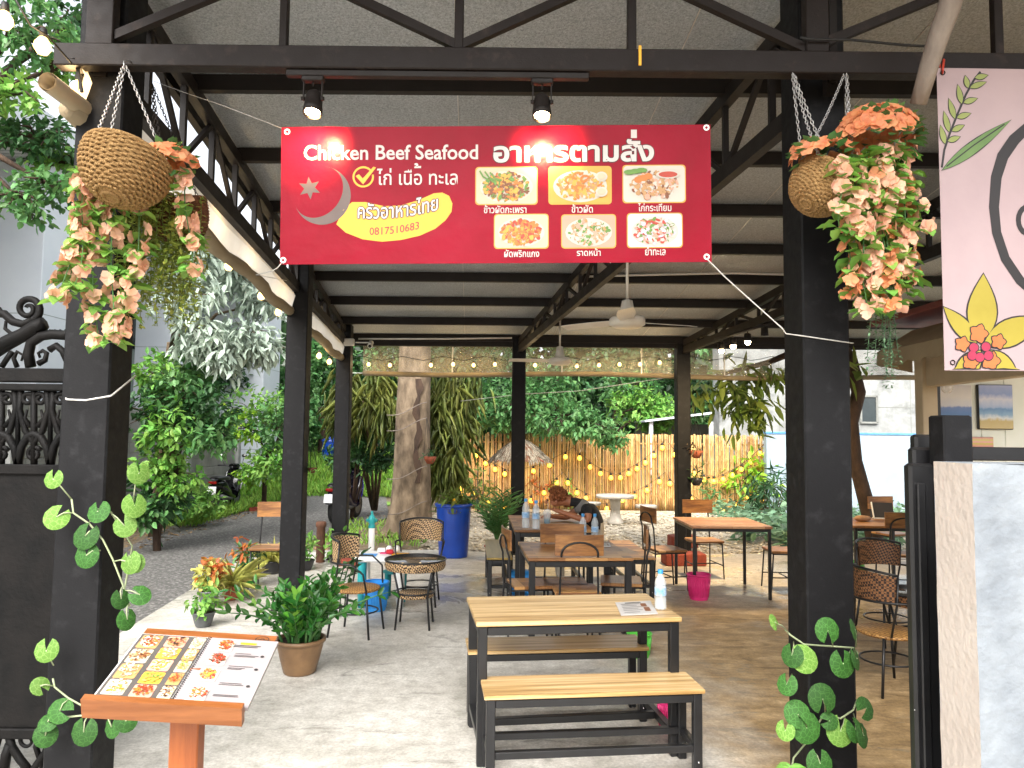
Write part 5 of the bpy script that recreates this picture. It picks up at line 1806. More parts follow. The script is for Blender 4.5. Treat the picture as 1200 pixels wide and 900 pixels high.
L_(1003, 856, 13, False, (.5, -1, .3), (.2, 0, -1), (1000, 836)); L_(1015, 830, 13, False, (.5, -.9, .5), (.7, 0, .4), (1002, 828)); L_(920, 856, 11, True, (-.6, -.8, .3), (0, 0, -1), (940, 872)); L_(961, 895, 15, False, (0, -1, .3), (0, 0, -1), (953, 880))
L_(972, 845, 10, False, (0, -1, .5), (1, 0, 0), (980, 842)); L_(1012, 862, 13, False, (.7, -.8, .3), (0, 0, -1), (1000, 845))
lvn = len(LV)
vine('artificial round leaved vine wound round the front right post', [s1, s2], LV)
fb = PZ(935, 960) + Vector((-.1, 0, 0))
b0 = Vector((P(925, 880, 3.35).x, 3.3, 0))
root = thing('artificial_fern', 'small artificial fern fronds at the foot of the front right post', 'plant', b0)
lv = Leaves(); stb = MB()
for q in range(9):
    a = rnd.uniform(-2.6, -.3); Ln = rnd.uniform(.16, .26)
    zb_ = .17 + .03 * (q % 3)
    pts = [Vector((.02 + math.cos(a) * Ln * t, -.02 + math.sin(a) * Ln * t * .6, zb_ + .14 * math.sin(t * 2.4))) for t in np.linspace(0, 1, 9)]
    stb.tube(pts, .0025, 4)
    for p in pts[1:]:
        for s in (-1, 1):
            dd = np.array([[-math.sin(a) * s + math.cos(a) * .5, math.cos(a) * s * .6, .2]])
            lv.put(np.array([tuple(p)]), dd, np.array([[0, -.3, 1.]]), np.array([.05]), np.array([.02]))
stb.tube([(.02, -.02, 0), (.02, -.02, .24)], .006, 5)
stb.build('stem', M['vine_stem'], root); lv.build('fronds', [M['leaf_bright']], root)

# menu stand
bl_, br_ = P(108, 822, 2.0), P(284, 832, 2.02)
tl2, tr2 = P(166, 738, 2.3), P(324, 742, 2.32)
o0 = Vector(((bl_.x + br_.x) / 2 + .02, 2.16, 0))
ms = thing('menu_stand', 'varnished orange wooden menu stand with a tilted top by the front left post', 'menu stand', o0)
u_ = (br_ - bl_); u_n = u_.normalized(); w_n = ((tl2 - bl_) - u_n * (tl2 - bl_).dot(u_n)).normalized(); n_n = u_n.cross(w_n).normalized()
dep = (tl2 - bl_).dot(w_n); wid = u_.length
def MSP(u, w, h): return bl_ - o0 + u_n * (u * wid) + w_n * (w * dep) + n_n * h
def slab(b, u0, u1, w0, w1, h0, h1, mi=0):
    vs_ = [MSP(u, w, h) for u in (u0, u1) for w in (w0, w1) for h in (h0, h1)]
    b.add(vs_, [(0, 1, 3, 2), (4, 6, 7, 5), (0, 4, 5, 1), (2, 3, 7, 6), (0, 2, 6, 4), (1, 5, 7, 3)], mi)
b = MB(); slab(b, -.01, 1.0, -.02, 1.04, -.022, -.002); b.build('board', M['orange_wood'], ms)
b = MB(); slab(b, -.035, 1.02, -.09, -.022, -.028, .028); b.build('lip', M['orange_wood'], ms)
pw = P(219, 870, 2.16) - o0
b = MB(); b.bbox((pw.x, pw.y, .55), (.082, .05, 1.06), .004); b.build('post', M['hardwood_post'], ms)
b = MB(); b.bbox((pw.x, pw.y, .02), (.4, .34, .04), .006); b.build('base', M['hardwood_post'], ms)
b = MB()
class MF:
    def at(s, x, y, lift=0): return MSP(x, y, lift)
mf = MF()
stroke(b, mf, [(.9 + .05 * math.cos(t), .965 + .045 * math.sin(t)) for t in np.linspace(0, 2 * PI, 24)], .006, .1)
stroke(b, mf, [(.868, .955), (.885, .96), (.895, .975), (.91, .975), (.915, .958), (.94, .958)], .008, .1)
b.build('emblem', M['ink'], ms)
# open ring bound menu lying on it
mb0 = o0 + MSP(.5, .45, .004)
bk = thing('open_menu', 'open spiral bound menu with dish photos lying on the wooden stand', 'menu', mb0)
class MF2:
    def at(s, x, y, lift=0): return MSP(x, y, .012 + lift) - (mb0 - o0)
m2 = MF2()
def sheet(u0, u1, w0, w1, h0, h1, name, m):
    b = MB(); vs_ = [MSP(u, w, h) - (mb0 - o0) for u in (u0, u1) for w in (w0, w1) for h in (h0, h1)]
    b.add(vs_, [(0, 1, 3, 2), (4, 6, 7, 5), (0, 4, 5, 1), (2, 3, 7, 6), (0, 2, 6, 4), (1, 5, 7, 3)]); return b.build(name, m, bk)
sheet(-.005, .515, .0, .90, .001, .010, 'left_page', M['paper'])
sheet(.525, 1.04, -.01, .90, .001, .0105, 'right_page', M['paper_pink'])
b = MB()
shape(b, m2, [(.01, .01), (.505, .01), (.505, .885), (.01, .885)], 0, FI['dark'] if False else len(FOOD))
for c in range(3):
    x0 = .03 + c * .19
    x1 = min(x0 + .15, .5)
    for r_ in range(4 + (c > 0)):
        h = .195 if c == 0 else .155
        y1 = .87 - r_ * (h + .015) - (.0)
        y0 = y1 - h
        cols = [('brown', 'red', 'orange'), ('brown', 'dark', 'tan'), ('pink', 'tan', 'white'), ('gold', 'white', 'orange'), ('gold', 'tan', 'green')][(r_ + c) % 5]
        food(b, m2, (x0, y0, x1, y1), cols, ('tan', 'pink', 'cream', 'gold')[(r_ * 2 + c) % 4], (r_ + c) % 3 == 0, 20 + c * 7 + r_, .3, 70, spread=.46, sz=.16)
b.build('dish_photos', FOOD + [M['ink_grey']], bk)
b = MB()
for r_, (w_, cols) in enumerate((( .70, ('orange', 'red', 'brown')), (.50, ('brown', 'red', 'dark')), (.28, ('orange', 'gold', 'red')), (.03, ('orange', 'red', 'white')))):
    food(b, m2, (.61 - .004 * r_, w_, .73, w_ + .16), cols, 'plate', False, 50 + r_, .3, 110, spread=.46, sz=.16)
b.build('dish_pictures', FOOD, bk)
b = MB()
for r_, y in enumerate((.8, .78)): stroke(b, m2, [(.72, y), (.93 - .02 * r_, y)], .008, .3)
for r_, y in enumerate((.83,)): stroke(b, m2, [(.77, y), (.89, y)], .028, .3, 1)
for y in (.68, .655, .64, .5, .475, .46, .27, .25, .12, .105):
    q = rnd.uniform(.87, .95)
    stroke(b, m2, [(.77, y), (q, y)], .006, .3)
for y in (.655, .47, .245):
    shape(b, m2, [(.975 + .014 * math.cos(t), y + .016 * math.sin(t)) for t in np.linspace(0, 2 * PI, 12)[:-1]], .3)
b.build('print_lines', [M['ink'], M['print_yellow']], bk)
b = MB()
for i in range(34):
    w_ = .01 + .88 * i / 33
    c = MSP(.52, w_, .008) - (mb0 - o0)
    b.tube([c + u_n * math.cos(t) * .006 + n_n * math.sin(t) * .007 for t in np.linspace(0, 2 * PI, 9)[:-1]], .0011, 4, closed=True, caps=False)
b.build('spiral_binding', M['ink'], bk)

# pink banner at the right
PY = 3.22
pl, pr, pt = P(1107, 434, PY), P(1107 + 260, 434 + 2, PY), P(1097, 80, PY)
PF = Flat(pl, pr, pt, (1107, 80, 1367, 434), lambda u, w: .004 * math.sin(u * 4 + w * 2))
pf_at = PF.at
def skew(x, y, lift=0.0):                       # pixels of the photograph: the left edge leans from 1097 to 1107
    return pf_at(x + (434 - y) / 354 * 10, y, lift)
PF.at = skew
pb = thing('pink_banner', 'pale pink vinyl banner with drawn flowers and leaves at the right of the front beam', 'banner', pl)
b = MB()
nu, nw = 40, 50
gp_ = [[PF.o + PF.u * (i / nu) + PF.w * (j / nw) + PF.n * PF.wav(i / nu, j / nw) - pl for i in range(nu + 1)] for j in range(nw + 1)]
fl = [p for r_ in gp_ for p in r_]
qd = [(j * (nu + 1) + i, j * (nu + 1) + i + 1, (j + 1) * (nu + 1) + i + 1, (j + 1) * (nu + 1) + i) for j in range(nw) for i in range(nu)]
b.add(fl, qd, smooth=True); b.add([p - PF.n * .002 for p in fl], [q[::-1] for q in qd], smooth=True)
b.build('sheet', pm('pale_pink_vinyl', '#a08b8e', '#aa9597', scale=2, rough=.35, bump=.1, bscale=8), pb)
DARK = pm('dark_drawn_line', '#1c1718', rough=.45)
LEAFG, LEAFL, YEL, ORG, PNK = (pm('print_leaf_green', '#53733a', '#648248', rough=.45), pm('print_pale_green', '#848f4c', '#909a58', rough=.45), pm('print_mustard', '#938527', '#9d8f30', rough=.45), pm('print_soft_orange', '#b7602f', '#c06c38', rough=.45), pm('print_raspberry', '#94203f', '#a02a4c', rough=.45))
def outlined(b, pts, layer, mi, grow=2.0):
    cx = sum(p[0] for p in pts) / len(pts); cy = sum(p[1] for p in pts) / len(pts)
    n = len(pts)
    def inset(x, y):
        l = math.hypot(x - cx, y - cy) or 1
        return cx + (x - cx) * max(.1, (l - grow) / l), cy + (y - cy) * max(.1, (l - grow) / l)
    ins = [inset(*p) for p in pts]
    for k in range(n):
        shape(b, PF, [(cx, cy), pts[(k + 1) % n], pts[k]], layer, 0, pl)
        shape(b, PF, [(cx, cy), ins[(k + 1) % n], ins[k]], layer + .6, mi, pl)
def leafpts(x0, y0, x1, y1, w):
    n = 10
    dx, dy = x1 - x0, y1 - y0; l = math.hypot(dx, dy); nx, ny = -dy / l, dx / l
    up = [(x0 + dx * t + nx * w * math.sin(PI * t ** .85), y0 + dy * t + ny * w * math.sin(PI * t ** .85)) for t in np.linspace(0, 1, n)]
    dn = [(x0 + dx * t - nx * w * math.sin(PI * t ** .85), y0 + dy * t - ny * w * math.sin(PI * t ** .85)) for t in np.linspace(1, 0, n)[1:-1]]
    return up + dn
b = MB()
stroke(b, PF, [(1103, 199), (1106, 178), (1112, 160), (1122, 135), (1132, 112), (1142, 94), (1150, 84)], 2.6, 1, 0, pl)
for x0, y0, x1, y1 in ((1107, 172, 1101, 148), (1109, 168, 1126, 162), (1112, 158, 1105, 131), (1114, 156, 1131, 148), (1119, 142, 1111, 116), (1120, 140, 1139, 134), (1127, 124, 1122, 99), (1128, 122, 1147, 116), (1135, 105, 1131, 88), (1136, 104, 1158, 96), (1142, 92, 1160, 88)):
    outlined(b, leafpts(x0, y0, x1, y1, 4.2), 1.2, 2, 1.1)
outlined(b, leafpts(1102, 203, 1187, 141, 8), 2, 1, 1.6)
stroke(b, PF, [(1108, 198), (1140, 173), (1178, 147)], 1.4, 3.2, 0, pl)
# big dark curved stroke of the drawing
stroke(b, PF, [(1222, 135), (1204, 152), (1190, 165), (1176, 185), (1168, 210), (1165, 245), (1168, 275), (1178, 305), (1195, 330), (1215, 348)], [10, 12, 14, 14, 13, 12, 11, 11, 11, 10], 1, 0, pl)
stroke(b, PF, circ(1206, 260, 12, 16, 20), 6, 1, 0, pl)
for pts in (leafpts(1149, 404, 1152, 321, 19), leafpts(1145, 404, 1104, 360, 11), leafpts(1150, 405, 1225, 372, 17), leafpts(1150, 410, 1115, 452, 14), leafpts(1155, 410, 1195, 445, 12)):
    outlined(b, [(x, min(y, 433)) for x, y in pts], 1.2, 3, 2.0)
for cx, cy, r_ in ((1146, 392, 11), (1127, 404, 9), (1169, 401, 9), (1137, 424, 10), (1160, 423, 11)):
    outlined(b, [(cx + r_ * (1 + .16 * math.cos(5 * t)) * math.cos(t), min(433, cy + r_ * (1 + .16 * math.cos(5 * t)) * math.sin(t))) for t in np.linspace(0, 2 * PI, 21)[:-1]], 2.4, 4, 1.5)
for cx, cy in ((1140, 408), (1154, 407), (1138, 417), (1147, 419), (1157, 417)):
    outlined(b, circ(cx, cy, 6.3, 6.3, 14), 3.8, 5, 1.1)
b.build('drawing', [DARK, LEAFG, LEAFL, YEL, ORG, PNK], pb)
for x, y in ((1104, 86), (1116, 425)):
    e = MB()
    e.tube([PF.at(x + 2.6 * math.cos(t), y + 2.6 * math.sin(t), .003) - pl for t in np.linspace(0, 2 * PI, 13)[:-1]], .0022, 5, closed=True, caps=False)
    e.build('eyelet', M['steel'], pb)
M['plastic_red'] = pm('red_string', '#d8442f', '#e2553f', rough=.5)
cord('tie_cord', 'red plastic string holding the corner of the pink banner to the beam', [P(1102, 62, 3.24), P(1100, 72, 3.23), P(1104, 86, 3.21), P(1106, 70, 3.24)], .006, 'plastic_red')

# ornamental iron gate behind the left post
GY = 3.75
g0 = Vector((P(0, 560, GY).x, GY, 0))
gate = thing('iron_gate', 'black ornamental iron gate with scroll top behind the front left post', 'gate', g0, R(0))
def GP(px, py, dy=0.0): return P(px, py, GY + dy) - g0
b = MB()
a_, c_ = GP(-150, 850), GP(92, 551)
b.bbox(((a_.x + c_.x) / 2, 0, (a_.z + c_.z) / 2), (c_.x - a_.x, .02, c_.z - a_.z), .003)
b.build('sheet_panel', M['iron'], gate)
b = MB()
for py, h in ((438, .07), (452, .035), (548, .05), (856, .05)):
    q0, q1 = GP(-150, py), GP(92, py)
    b.bbox(((q0.x + q1.x) / 2, 0, q0.z), (q1.x - q0.x, .06, h), .006)
q = GP(84, 640); b.bbox((q.x, 0, 1.1), (.06, .06, 2.1), .006)
q = GP(-140, 640); b.bbox((q.x, 0, 1.1), (.06, .06, 2.1), .006)
b.build('frame', M['iron'], gate)


def spiral(cx, cy, r0, r1, a0, turns, n=30):
    return [(cx + (r0 + (r1 - r0) * t) * math.cos(a0 + 2 * PI * turns * t), cy - (r0 + (r1 - r0) * t) * math.sin(a0 + 2 * PI * turns * t)) for t in np.linspace(0, 1, n)]


def gtube(b, pts, r, n=7, tap=False):
    k = len(pts)
    rr = [r * (1 - .6 * (i / (k - 1))) if tap else r for i in range(k)]
    b.tube([GP(x, y) for x, y in pts], rr, n)


b = MB()
# top scrolls
gtube(b, [(-10, 366), (5, 368), (15, 377), (27, 380), (38, 376)] + spiral(33, 362, 15, 3, -1.2, 1.6, 34), .022, tap=True)
gtube(b, [(40, 382), (25, 391), (13, 391), (6, 385), (7, 377), (13, 376), (15, 380)], .014, tap=True)
gtube(b, [(-10, 412), (10, 400), (28, 392), (42, 383), (52, 379)], .036)
gtube(b, [(-10, 418), (8, 406), (26, 396), (44, 388)], .024)
gtube(b, [(36, 430), (33, 415), (36, 402), (48, 394), (62, 392), (76, 393), (90, 388)], .026)
gtube(b, [(45, 426), (53, 422), (55, 414), (50, 411), (45, 414), (47, 419)], .016, tap=True)
gtube(b, [(58, 410), (66, 405), (74, 412), (80, 425)], .018)
gtube(b, [(20, 430), (16, 420), (20, 412), (27, 416), (25, 423)], .013, tap=True)
gtube(b, [(2, 430), (10, 418), (14, 412)], .014)
for x in (56, 62, 68, 74, 80): gtube(b, [(x, 394), (x + 3, 386)], .012, tap=True)
for x, y in ((2, 366), (8, 370)): gtube(b, [(x, y), (x - 2, y - 6)], .01, tap=True)
b.build('scroll_top', M['iron'], gate)
b = MB()
for k, x in enumerate((-150, -112, -74, -36, 2, 40, 78)):
    gtube(b, [(x - 15, 455), (x - 17, 480), (x - 10, 505), (x, 520), (x + 10, 505), (x + 17, 480), (x + 15, 455)], .016)
    gtube(b, [(x, 455), (x, 545)], .016)
    gtube(b, spiral(x - 7, 468, 8, 2, 0, 1.3, 18), .012); gtube(b, spiral(x + 7, 468, 8, 2, PI, -1.3, 18), .012)
    gtube(b, [(x - 19, 545), (x - 15, 524), (x - 8, 512), (x, 508), (x + 8, 512), (x + 15, 524), (x + 19, 545)], .02)
    gtube(b, spiral(x, 532, 9, 2, .5, 1.4, 18), .012)
    for s in (-1, 1):
        gtube(b, [(x + s * 4, 500), (x + s * 11, 490), (x + s * 8, 480)], .014, tap=True)
        gtube(b, [(x + s * 19, 456), (x + s * 19, 545)], .012)
b.build('scroll_panel', M['iron'], gate)
b = MB()
for k, x in enumerate((-170, -110, -50, 10, 70)):
    gtube(b, [(x, 858), (x + 4, 875), (x + 14, 890), (x + 26, 905)], .02)
    gtube(b, [(x + 40, 900)] + spiral(x + 22, 868, 12, 3, -.6, 1.4, 22), .014, tap=True)
    gtube(b, [(x + 50, 858), (x + 44, 880), (x + 30, 900), (x + 20, 925)], .018)
    gtube(b, [(x - 6, 905), (x - 3, 885), (x + 2, 872)], .024)
    gtube(b, [(x - 10, 945), (x + 52, 945)], .025)
b.build('scroll_bottom', M['iron'], gate)

# ------------------------------------------------------------------ furniture
def W(px, py, z=0.0): return PZ(px, py, z)


def tube_table(label, pos, w, d, h, top_m, edge_m=None, leg=.05, rz=AX, rail=True, name='dining_table', group=None, th=.025, single_rail=True):
    """square tube frame with a board top; pos = centre on the floor"""
    t = thing(name, label, 'table', (pos[0], pos[1], 0), rz, group)
    b = MB(); b.bbox((0, 0, h - th / 2), (w, d, th), .003); b.build('table_top', top_m, t)
    hw, hd = w / 2 - leg / 2 - .012, d / 2 - leg / 2 - .012
    for sx in (-1, 1):
        for sy in (-1, 1):
            b = MB(); b.bbox((sx * hw, sy * hd, (h - th) / 2), (leg, leg, h - th - .002), .004); lg = b.build('leg', M['blackmetal'], t)
    b = MB()
    zt = h - th - leg / 2 - .003
    for sy in (-1, 1): b.bbox((0, sy * hd, zt), (2 * hw - leg, leg * .9, leg * .9), .003)
    for sx in (-1, 1): b.bbox((sx * hw, 0, zt), (leg * .9, 2 * hd - leg, leg * .9), .003)
    b.build('frame', M['blackmetal'], t)
    if rail:
        b = MB()
        for sx in (-1, 1): b.bbox((sx * hw, 0, .12), (leg * .8, 2 * hd - leg, leg * .8), .003)
        b.bbox((0, 0, .12), (2 * hw - leg * .8, leg * .8, leg * .8), .003)
        b.build('stretcher', M['blackmetal'], t)
    return t


def bench(label, pos, w, d, h, top_m, rz=AX, leg=.045, group='benches'):
    t = thing('bench', label, 'bench', (pos[0], pos[1], 0), rz, group)
    th = .022
    b = MB(); b.bbox((0, 0, h - th / 2), (w, d, th), .003); b.build('seat', top_m, t)
    hw, hd = w / 2 - leg / 2 - .012, d / 2 - leg / 2 - .01
    for sx in (-1, 1):
        for sy in (-1, 1):
            b = MB(); b.bbox((sx * hw, sy * hd, (h - th) / 2), (leg, leg, h - th - .002), .004)
            l_ = b.build('leg', M['blackmetal'], t)
            bb = MB(); bb.ball((sx * hw, sy * hd - sy * 0 - leg / 2 - .001, .085), .006, 8); bb.build('bolt', M['chrome'], l_)
    b = MB()
    zt = h - th - leg / 2 - .003
    long_x = w > d
    for sy in (-1, 1): b.bbox((0, sy * hd, zt), (2 * hw - leg, leg * .9, leg * .9), .003)
    for sx in (-1, 1): b.bbox((sx * hw, 0, zt), (leg * .9, 2 * hd - leg, leg * .9), .003)
    b.build('frame', M['blackmetal'], t)
    b = MB()
    for sx in (-1, 1):
        if long_x: b.bbox((sx * hw, 0, .15), (leg * .8, 2 * hd - leg, leg * .8), .003)
    if long_x:
        for sy in (-1, 1): b.bbox((0, sy * hd, .15), (2 * hw - leg, leg * .8, leg * .8), .003)
    else:
        for sy in (-1, 1): b.bbox((0, sy * hd, .15), (2 * hw - leg, leg * .8, leg * .8), .003)
        for sx in (-1, 1): b.bbox((sx * hw, 0, .15), (leg * .8, 2 * hd - leg, leg * .8), .003)
    b.build('stretcher', M['blackmetal'], t)
    return t


# front laminate table with its two benches
fl_, fr_ = W(557, 729, .75), W(799, 724, .75)
wT = (fr_ - fl_).length
dT = .62
ang = math.atan2(fr_.y - fl_.y, fr_.x - fl_.x)
ux, uy = Vector((math.cos(ang), math.sin(ang), 0)), Vector((-math.sin(ang), math.cos(ang), 0))
ct = (fl_ + fr_) / 2 + uy * dT / 2
TT = tube_table('wood grain laminate table with black legs between the two laminate benches', ct, wT, dT, .75, M['laminate'], rz=ang + R(1))
a_, c_ = W(567, 815, .45), W(827, 809, .45)
angb = math.atan2(c_.y - a_.y, c_.x - a_.x)
uyb = Vector((-math.sin(angb), math.cos(angb), 0))
bench('wood grain laminate bench nearest the camera, in front of the laminate table', (a_ + c_) / 2 + uyb * .15, (c_ - a_).length, .3, .45, M['laminate'], angb + R(1))
a_, c_ = W(548, 763, .45), W(761, 759, .45)
bench('wood grain laminate bench behind the laminate table', (a_ + c_) / 2 + uyb * .15, (c_ - a_).length, .3, .45, M['laminate'], angb + R(1))


def on_table(px, py, z=.75): return W(px, py, z)


# small printed menu and bottle on it
def flat_menu(label, quad, z):
    c = sum((W(x, y, z) for x, y in quad), Vector()) / 4
    t = thing('menu_sheet', label, 'menu', (c.x, c.y, z))
    q = [W(x, y, z) - Vector((c.x, c.y, z)) for x, y in quad]
    b = MB(); b.prism([v + Vector((0, 0, .0015)) for v in q], (0, 0, .004)); b.build('page', M['paper'], t)
    def at(u, w, h=.0065): return q[0].lerp(q[1], u).lerp(q[3].lerp(q[2], u), w) + Vector((0, 0, h))
    b = MB()
    for k, w in enumerate((.15, .3, .42, .54, .66, .78)):
        u1 = .55 + .1 * (k % 2)
        b.add([at(.12, w), at(u1, w), at(u1, w + .035), at(.12, w + .035)], [(0, 1, 2, 3)])
    b.add([at(.25, .85), at(.7, .85), at(.7, .93), at(.25, .93)], [(0, 1, 2, 3)])
    b.build('print_lines', M['ink_grey'], t)
    b = MB(); b.add([at(.7, .2), at(.86, .2), at(.86, .5), at(.7, .5)], [(0, 1, 2, 3)]); b.add([at(.66, .55), at(.82, .55), at(.82, .8), at(.66, .8)], [(0, 1, 2, 3)]); b.build('dish_photo', FOOD[FI['brown']], t)
    return t


flat_menu('white printed menu with a black edge beside the bottle on the laminate table', [(728, 722), (771, 720), (762, 705), (721, 707)], .75)
flat_menu('small paper sheet at the right edge of the jointed wood table', [(704, 641), (716, 641), (714, 637), (703, 637)], .752)


def bottle(label, pos, h=.21, r=.033, group='plastic water bottles', label_on=True):
    t = thing('water_bottle', label, 'bottle', pos, 0, group)
    b = MB()
    prof = [(r * .7, 0), (r * .95, .004), (r, .012), (r, h * .28), (r * .94, h * .31), (r, h * .34), (r, h * .56), (r * .96, h * .6), (r, h * .63), (r * .95, h * .7), (r * .72, h * .79), (r * .42, h * .86), (r * .4, h * .92)]
    b.lathe(prof, n=16, cap0=True); b.build('body', M['bottle'], t)
    b = MB(); b.lathe([(r * 1.01, h * .36), (r * 1.012, h * .55)], n=16); b.build('label_band', M['label_blue'], t)
    b = MB(); b.lathe([(r * .45, h * .9), (r * .46, h * .99), (r * .4, h)], n=14, cap1=True); b.build('cap', M['cap_blue'], t)
    return t


BT = bottle('water bottle with blue cap beside the menu on the laminate table', W(774, 714, .75) + Vector((0, 0, .001)), h=.225, r=.034)

# rear tables
YD = Vector((-math.sin(AX), math.cos(AX), 0)); XD = Vector((math.cos(AX), math.sin(AX), 0))
n1, n2 = W(617, 654, .75), W(741, 654, .75)
cB = (n1 + n2) / 2 + YD * .46
tube_table('jointed wood table in front of the seated person with two bottles on it', cB, (n2 - n1).length, .92, .75, M['blocks'], rz=AX + R(1.5), name='wooden_table')
n1 = W(603, 621, .75)
cC = n1 + XD * .42 + YD * .7
tube_table('jointed wood table at which the person sits', cC, .84, 1.4, .75, M['blocks'], rz=AX, name='wooden_table')
n1, n2 = W(814, 617, .78), W(906, 617, .78)
cD = (n1 + n2) / 2 + YD * .44
tube_table('tall thin legged wood table by the pink bin', cD, (n2 - n1).length, .88, .78, M['blocks_pale'], rz=AX + R(-2), leg=.032, name='wooden_table', rail=False)
cE = W(1003, 616, .75) + Vector((.42, .42, 0))
tube_table('wood table by the blue wall seen between the right post and the gate', cE, .95, .85, .75, M['blocks_dark'], rz=AX, leg=.035, name='wooden_table', rail=False)
bench('yellowish narrow bench left of the person\'s table', (W(590, 654, .45) + W(577, 632, .45)) / 2, .27, 1.35, .45, M['bench_yellow'], AX)
bench('long wooden bench behind the jointed wood table on its right', (cC.x + .95, cC.y + .1, 0), .27, 1.3, .45, M['blocks'], AX)


# wooden chairs with rod frames ------------------------------------------------
def make_chair():
    """origin on the floor under the seat centre; back towards -y, sitter faces +y"""
    t = thing('wooden_chair', 'x', 'chair')
    r_ = .009
    b = MB(); b.bbox((0, .0, .445), (.38, .36, .028), .006); b.build('seat', M['blocks'], t)
    b = MB()
    nb = 10
    for i in range(nb):
        x0, x1 = -.2 + .4 * i / nb, -.2 + .4 * (i + 1) / nb
        f = lambda x: -.215 - .02 * (1 - (x / .2) ** 2)
        vs_ = [(x, f(x) + dy - .02 * (z - .7), z) for x in (x0, x1) for dy in (-.008, .008) for z in (.76, .93)]
        b.add(vs_, [(0, 1, 3, 2), (4, 6, 7, 5), (0, 4, 5, 1), (2, 3, 7, 6), (0, 2, 6, 4), (1, 5, 7, 3)])
    b.build('backrest', M['back_wood'], t)
    b = MB()
    arch = [(-.17, -.23, 0), (-.16, -.205, .42), (-.15, -.222, .7)] + [(-.15 * math.cos(a), -.246, .78 + .09 * math.sin(a)) for a in np.linspace(0, PI, 11)] + [(.15, -.222, .7), (.16, -.205, .42), (.17, -.23, 0)]
    b.tube(arch, r_, 7); b.build('back_frame', M['blackmetal'], t)
    for s in (-1, 1):
        b = MB(); b.tube([(s * .165, .16, .43), (s * .175, .19, 0)], r_, 7); b.build('leg', M['blackmetal'], t)
    b = MB()
    b.tube([(-.16, -.2, .42), (-.165, .16, .42), (.165, .16, .42), (.16, -.2, .42)], r_ * .9, 6, closed=True, caps=False)
    b.tube([(-.168, -.21, .16), (-.172, .18, .16)], r_ * .8, 6); b.tube([(.168, -.21, .16), (.172, .18, .16)], r_ * .8, 6); b.tube([(-.17, 0, .16), (.17, 0, .16)], r_ * .8, 6)
    b.build('stretcher', M['blackmetal'], t)
    return t


G_ = 'wooden rod frame chairs'
CH = make_chair()
first = [True]


def chair(x, y, face, label):
    """face: direction the sitter looks, degrees from +y towards +x"""
    rz = -R(face) + AX
    if first[0]:
        first[0] = False
        CH.location = (x, y, 0); CH.rotation_euler = (0, 0, rz); CH['label'] = label; CH['group'] = G_
        return CH
    return dup(CH, (x, y, 0), rz, label, G_)


p = W(674, 689, .45); chair(p.x, p.y - .03, 0, 'wooden chair with its back to us, tucked under the front of the jointed wood table')
p = W(622, 686, .45); chair(p.x, p.y + .1, 82, 'wooden chair seen side on at the left of the jointed wood table')
p = W(724, 684, .45); chair(p.x + .05, p.y + .15, -80, 'wooden chair seen side on at the right of the jointed wood table')
p = W(660, 677, .45); chair(p.x, p.y - .2, 180, 'wooden chair facing us, between the jointed wood table and the person\'s table')
p = W(780, 643, .45); chair(p.x, p.y, 78, 'wooden chair side on at the left of the tall table, by the pink bin')
p = W(824, 632, .45); chair(p.x, p.y - .05, 175, 'wooden chair facing us behind the tall thin legged table')
p = W(912, 644, .45); chair(p.x + .05, p.y, -86, 'wooden chair at the right of the tall table, half hidden by the front right post')
p = W(1046, 647, .45); chair(p.x, p.y - .1, 10, 'wooden chair with an arched rod back at the table by the blue wall')
p = W(316, 644, .42); chair(p.x, p.y, 178, 'wooden chair standing beside the second post at the edge of the road')
p = W(1060, 632, .45); chair(p.x + .15, p.y + .6, 170, 'wooden chair behind the table by the blue wall')


# rattan seats -------------------------------------------------------------------
def make_wicker(wm, sm):
    t = thing('rattan_chair', 'x', 'chair')
    b = MB(); b.lathe([(0, .4), (.2, .4), (.215, .39), (.2, .375), (0, .375)], n=20, sc=(1, .95)); b.build('seat', sm, t)
    b = MB()
    n = 14
    vs_ = []
    for i in range(n + 1):
        a = R(200) + R(140) * i / n
        for dz, r_ in ((.62, .225), (.80, .235)):
            h_ = .03 * math.sin(PI * i / n)
            vs_.append((math.cos(a) * r_, math.sin(a) * r_ * .95, dz + (h_ if dz > .7 else 0)))
    b.add(vs_, [(2 * i, 2 * i + 2, 2 * i + 3, 2 * i + 1) for i in range(n)], smooth=True)
    b.add([(x * .965, y * .965, z) for x, y, z in vs_], [(2 * i, 2 * i + 1, 2 * i + 3, 2 * i + 2) for i in range(n)], smooth=True)
    b.build('backrest', wm, t)
    b = MB()
    arm = [(.2, .16, .4), (.235, .14, .55), (.25, .04, .63)] + [(math.cos(a) * .245, math.sin(a) * .235, .63) for a in np.linspace(R(-10), R(-170), 12)] + [(-.25, .04, .63), (-.235, .14, .55), (-.2, .16, .4)]
    b.tube(arm, .009, 6)
    b.tube([(math.cos(a) * .24, math.sin(a) * .23, .815 + .03 * math.sin(PI * k / 13)) for k, a in enumerate(np.linspace(R(-20), R(-160), 14))], .01, 6)
    for s in (-1, 1): b.tube([(s * .2, -.12, .4), (s * .225, -.09, .62), (s * .226, -.08, .81)], .008, 6)
    b.build('arm_frame', M['blackmetal'], t)
    for sx in (-1, 1):
        for sy in (-1, 1):
            b = MB(); b.tube([(sx * .15, sy * .14, .385), (sx * .185, sy * .185, 0)], .01, 7); b.build('leg', M['blackmetal'], t)
    b = MB(); b.tube([(math.cos(a) * .16 * 1.15, math.sin(a) * .16 * 1.15, .2) for a in np.linspace(0, 2 * PI, 21)[:-1]], .007, 6, closed=True, caps=False); b.build('stretcher', M['blackmetal'], t)
    return t


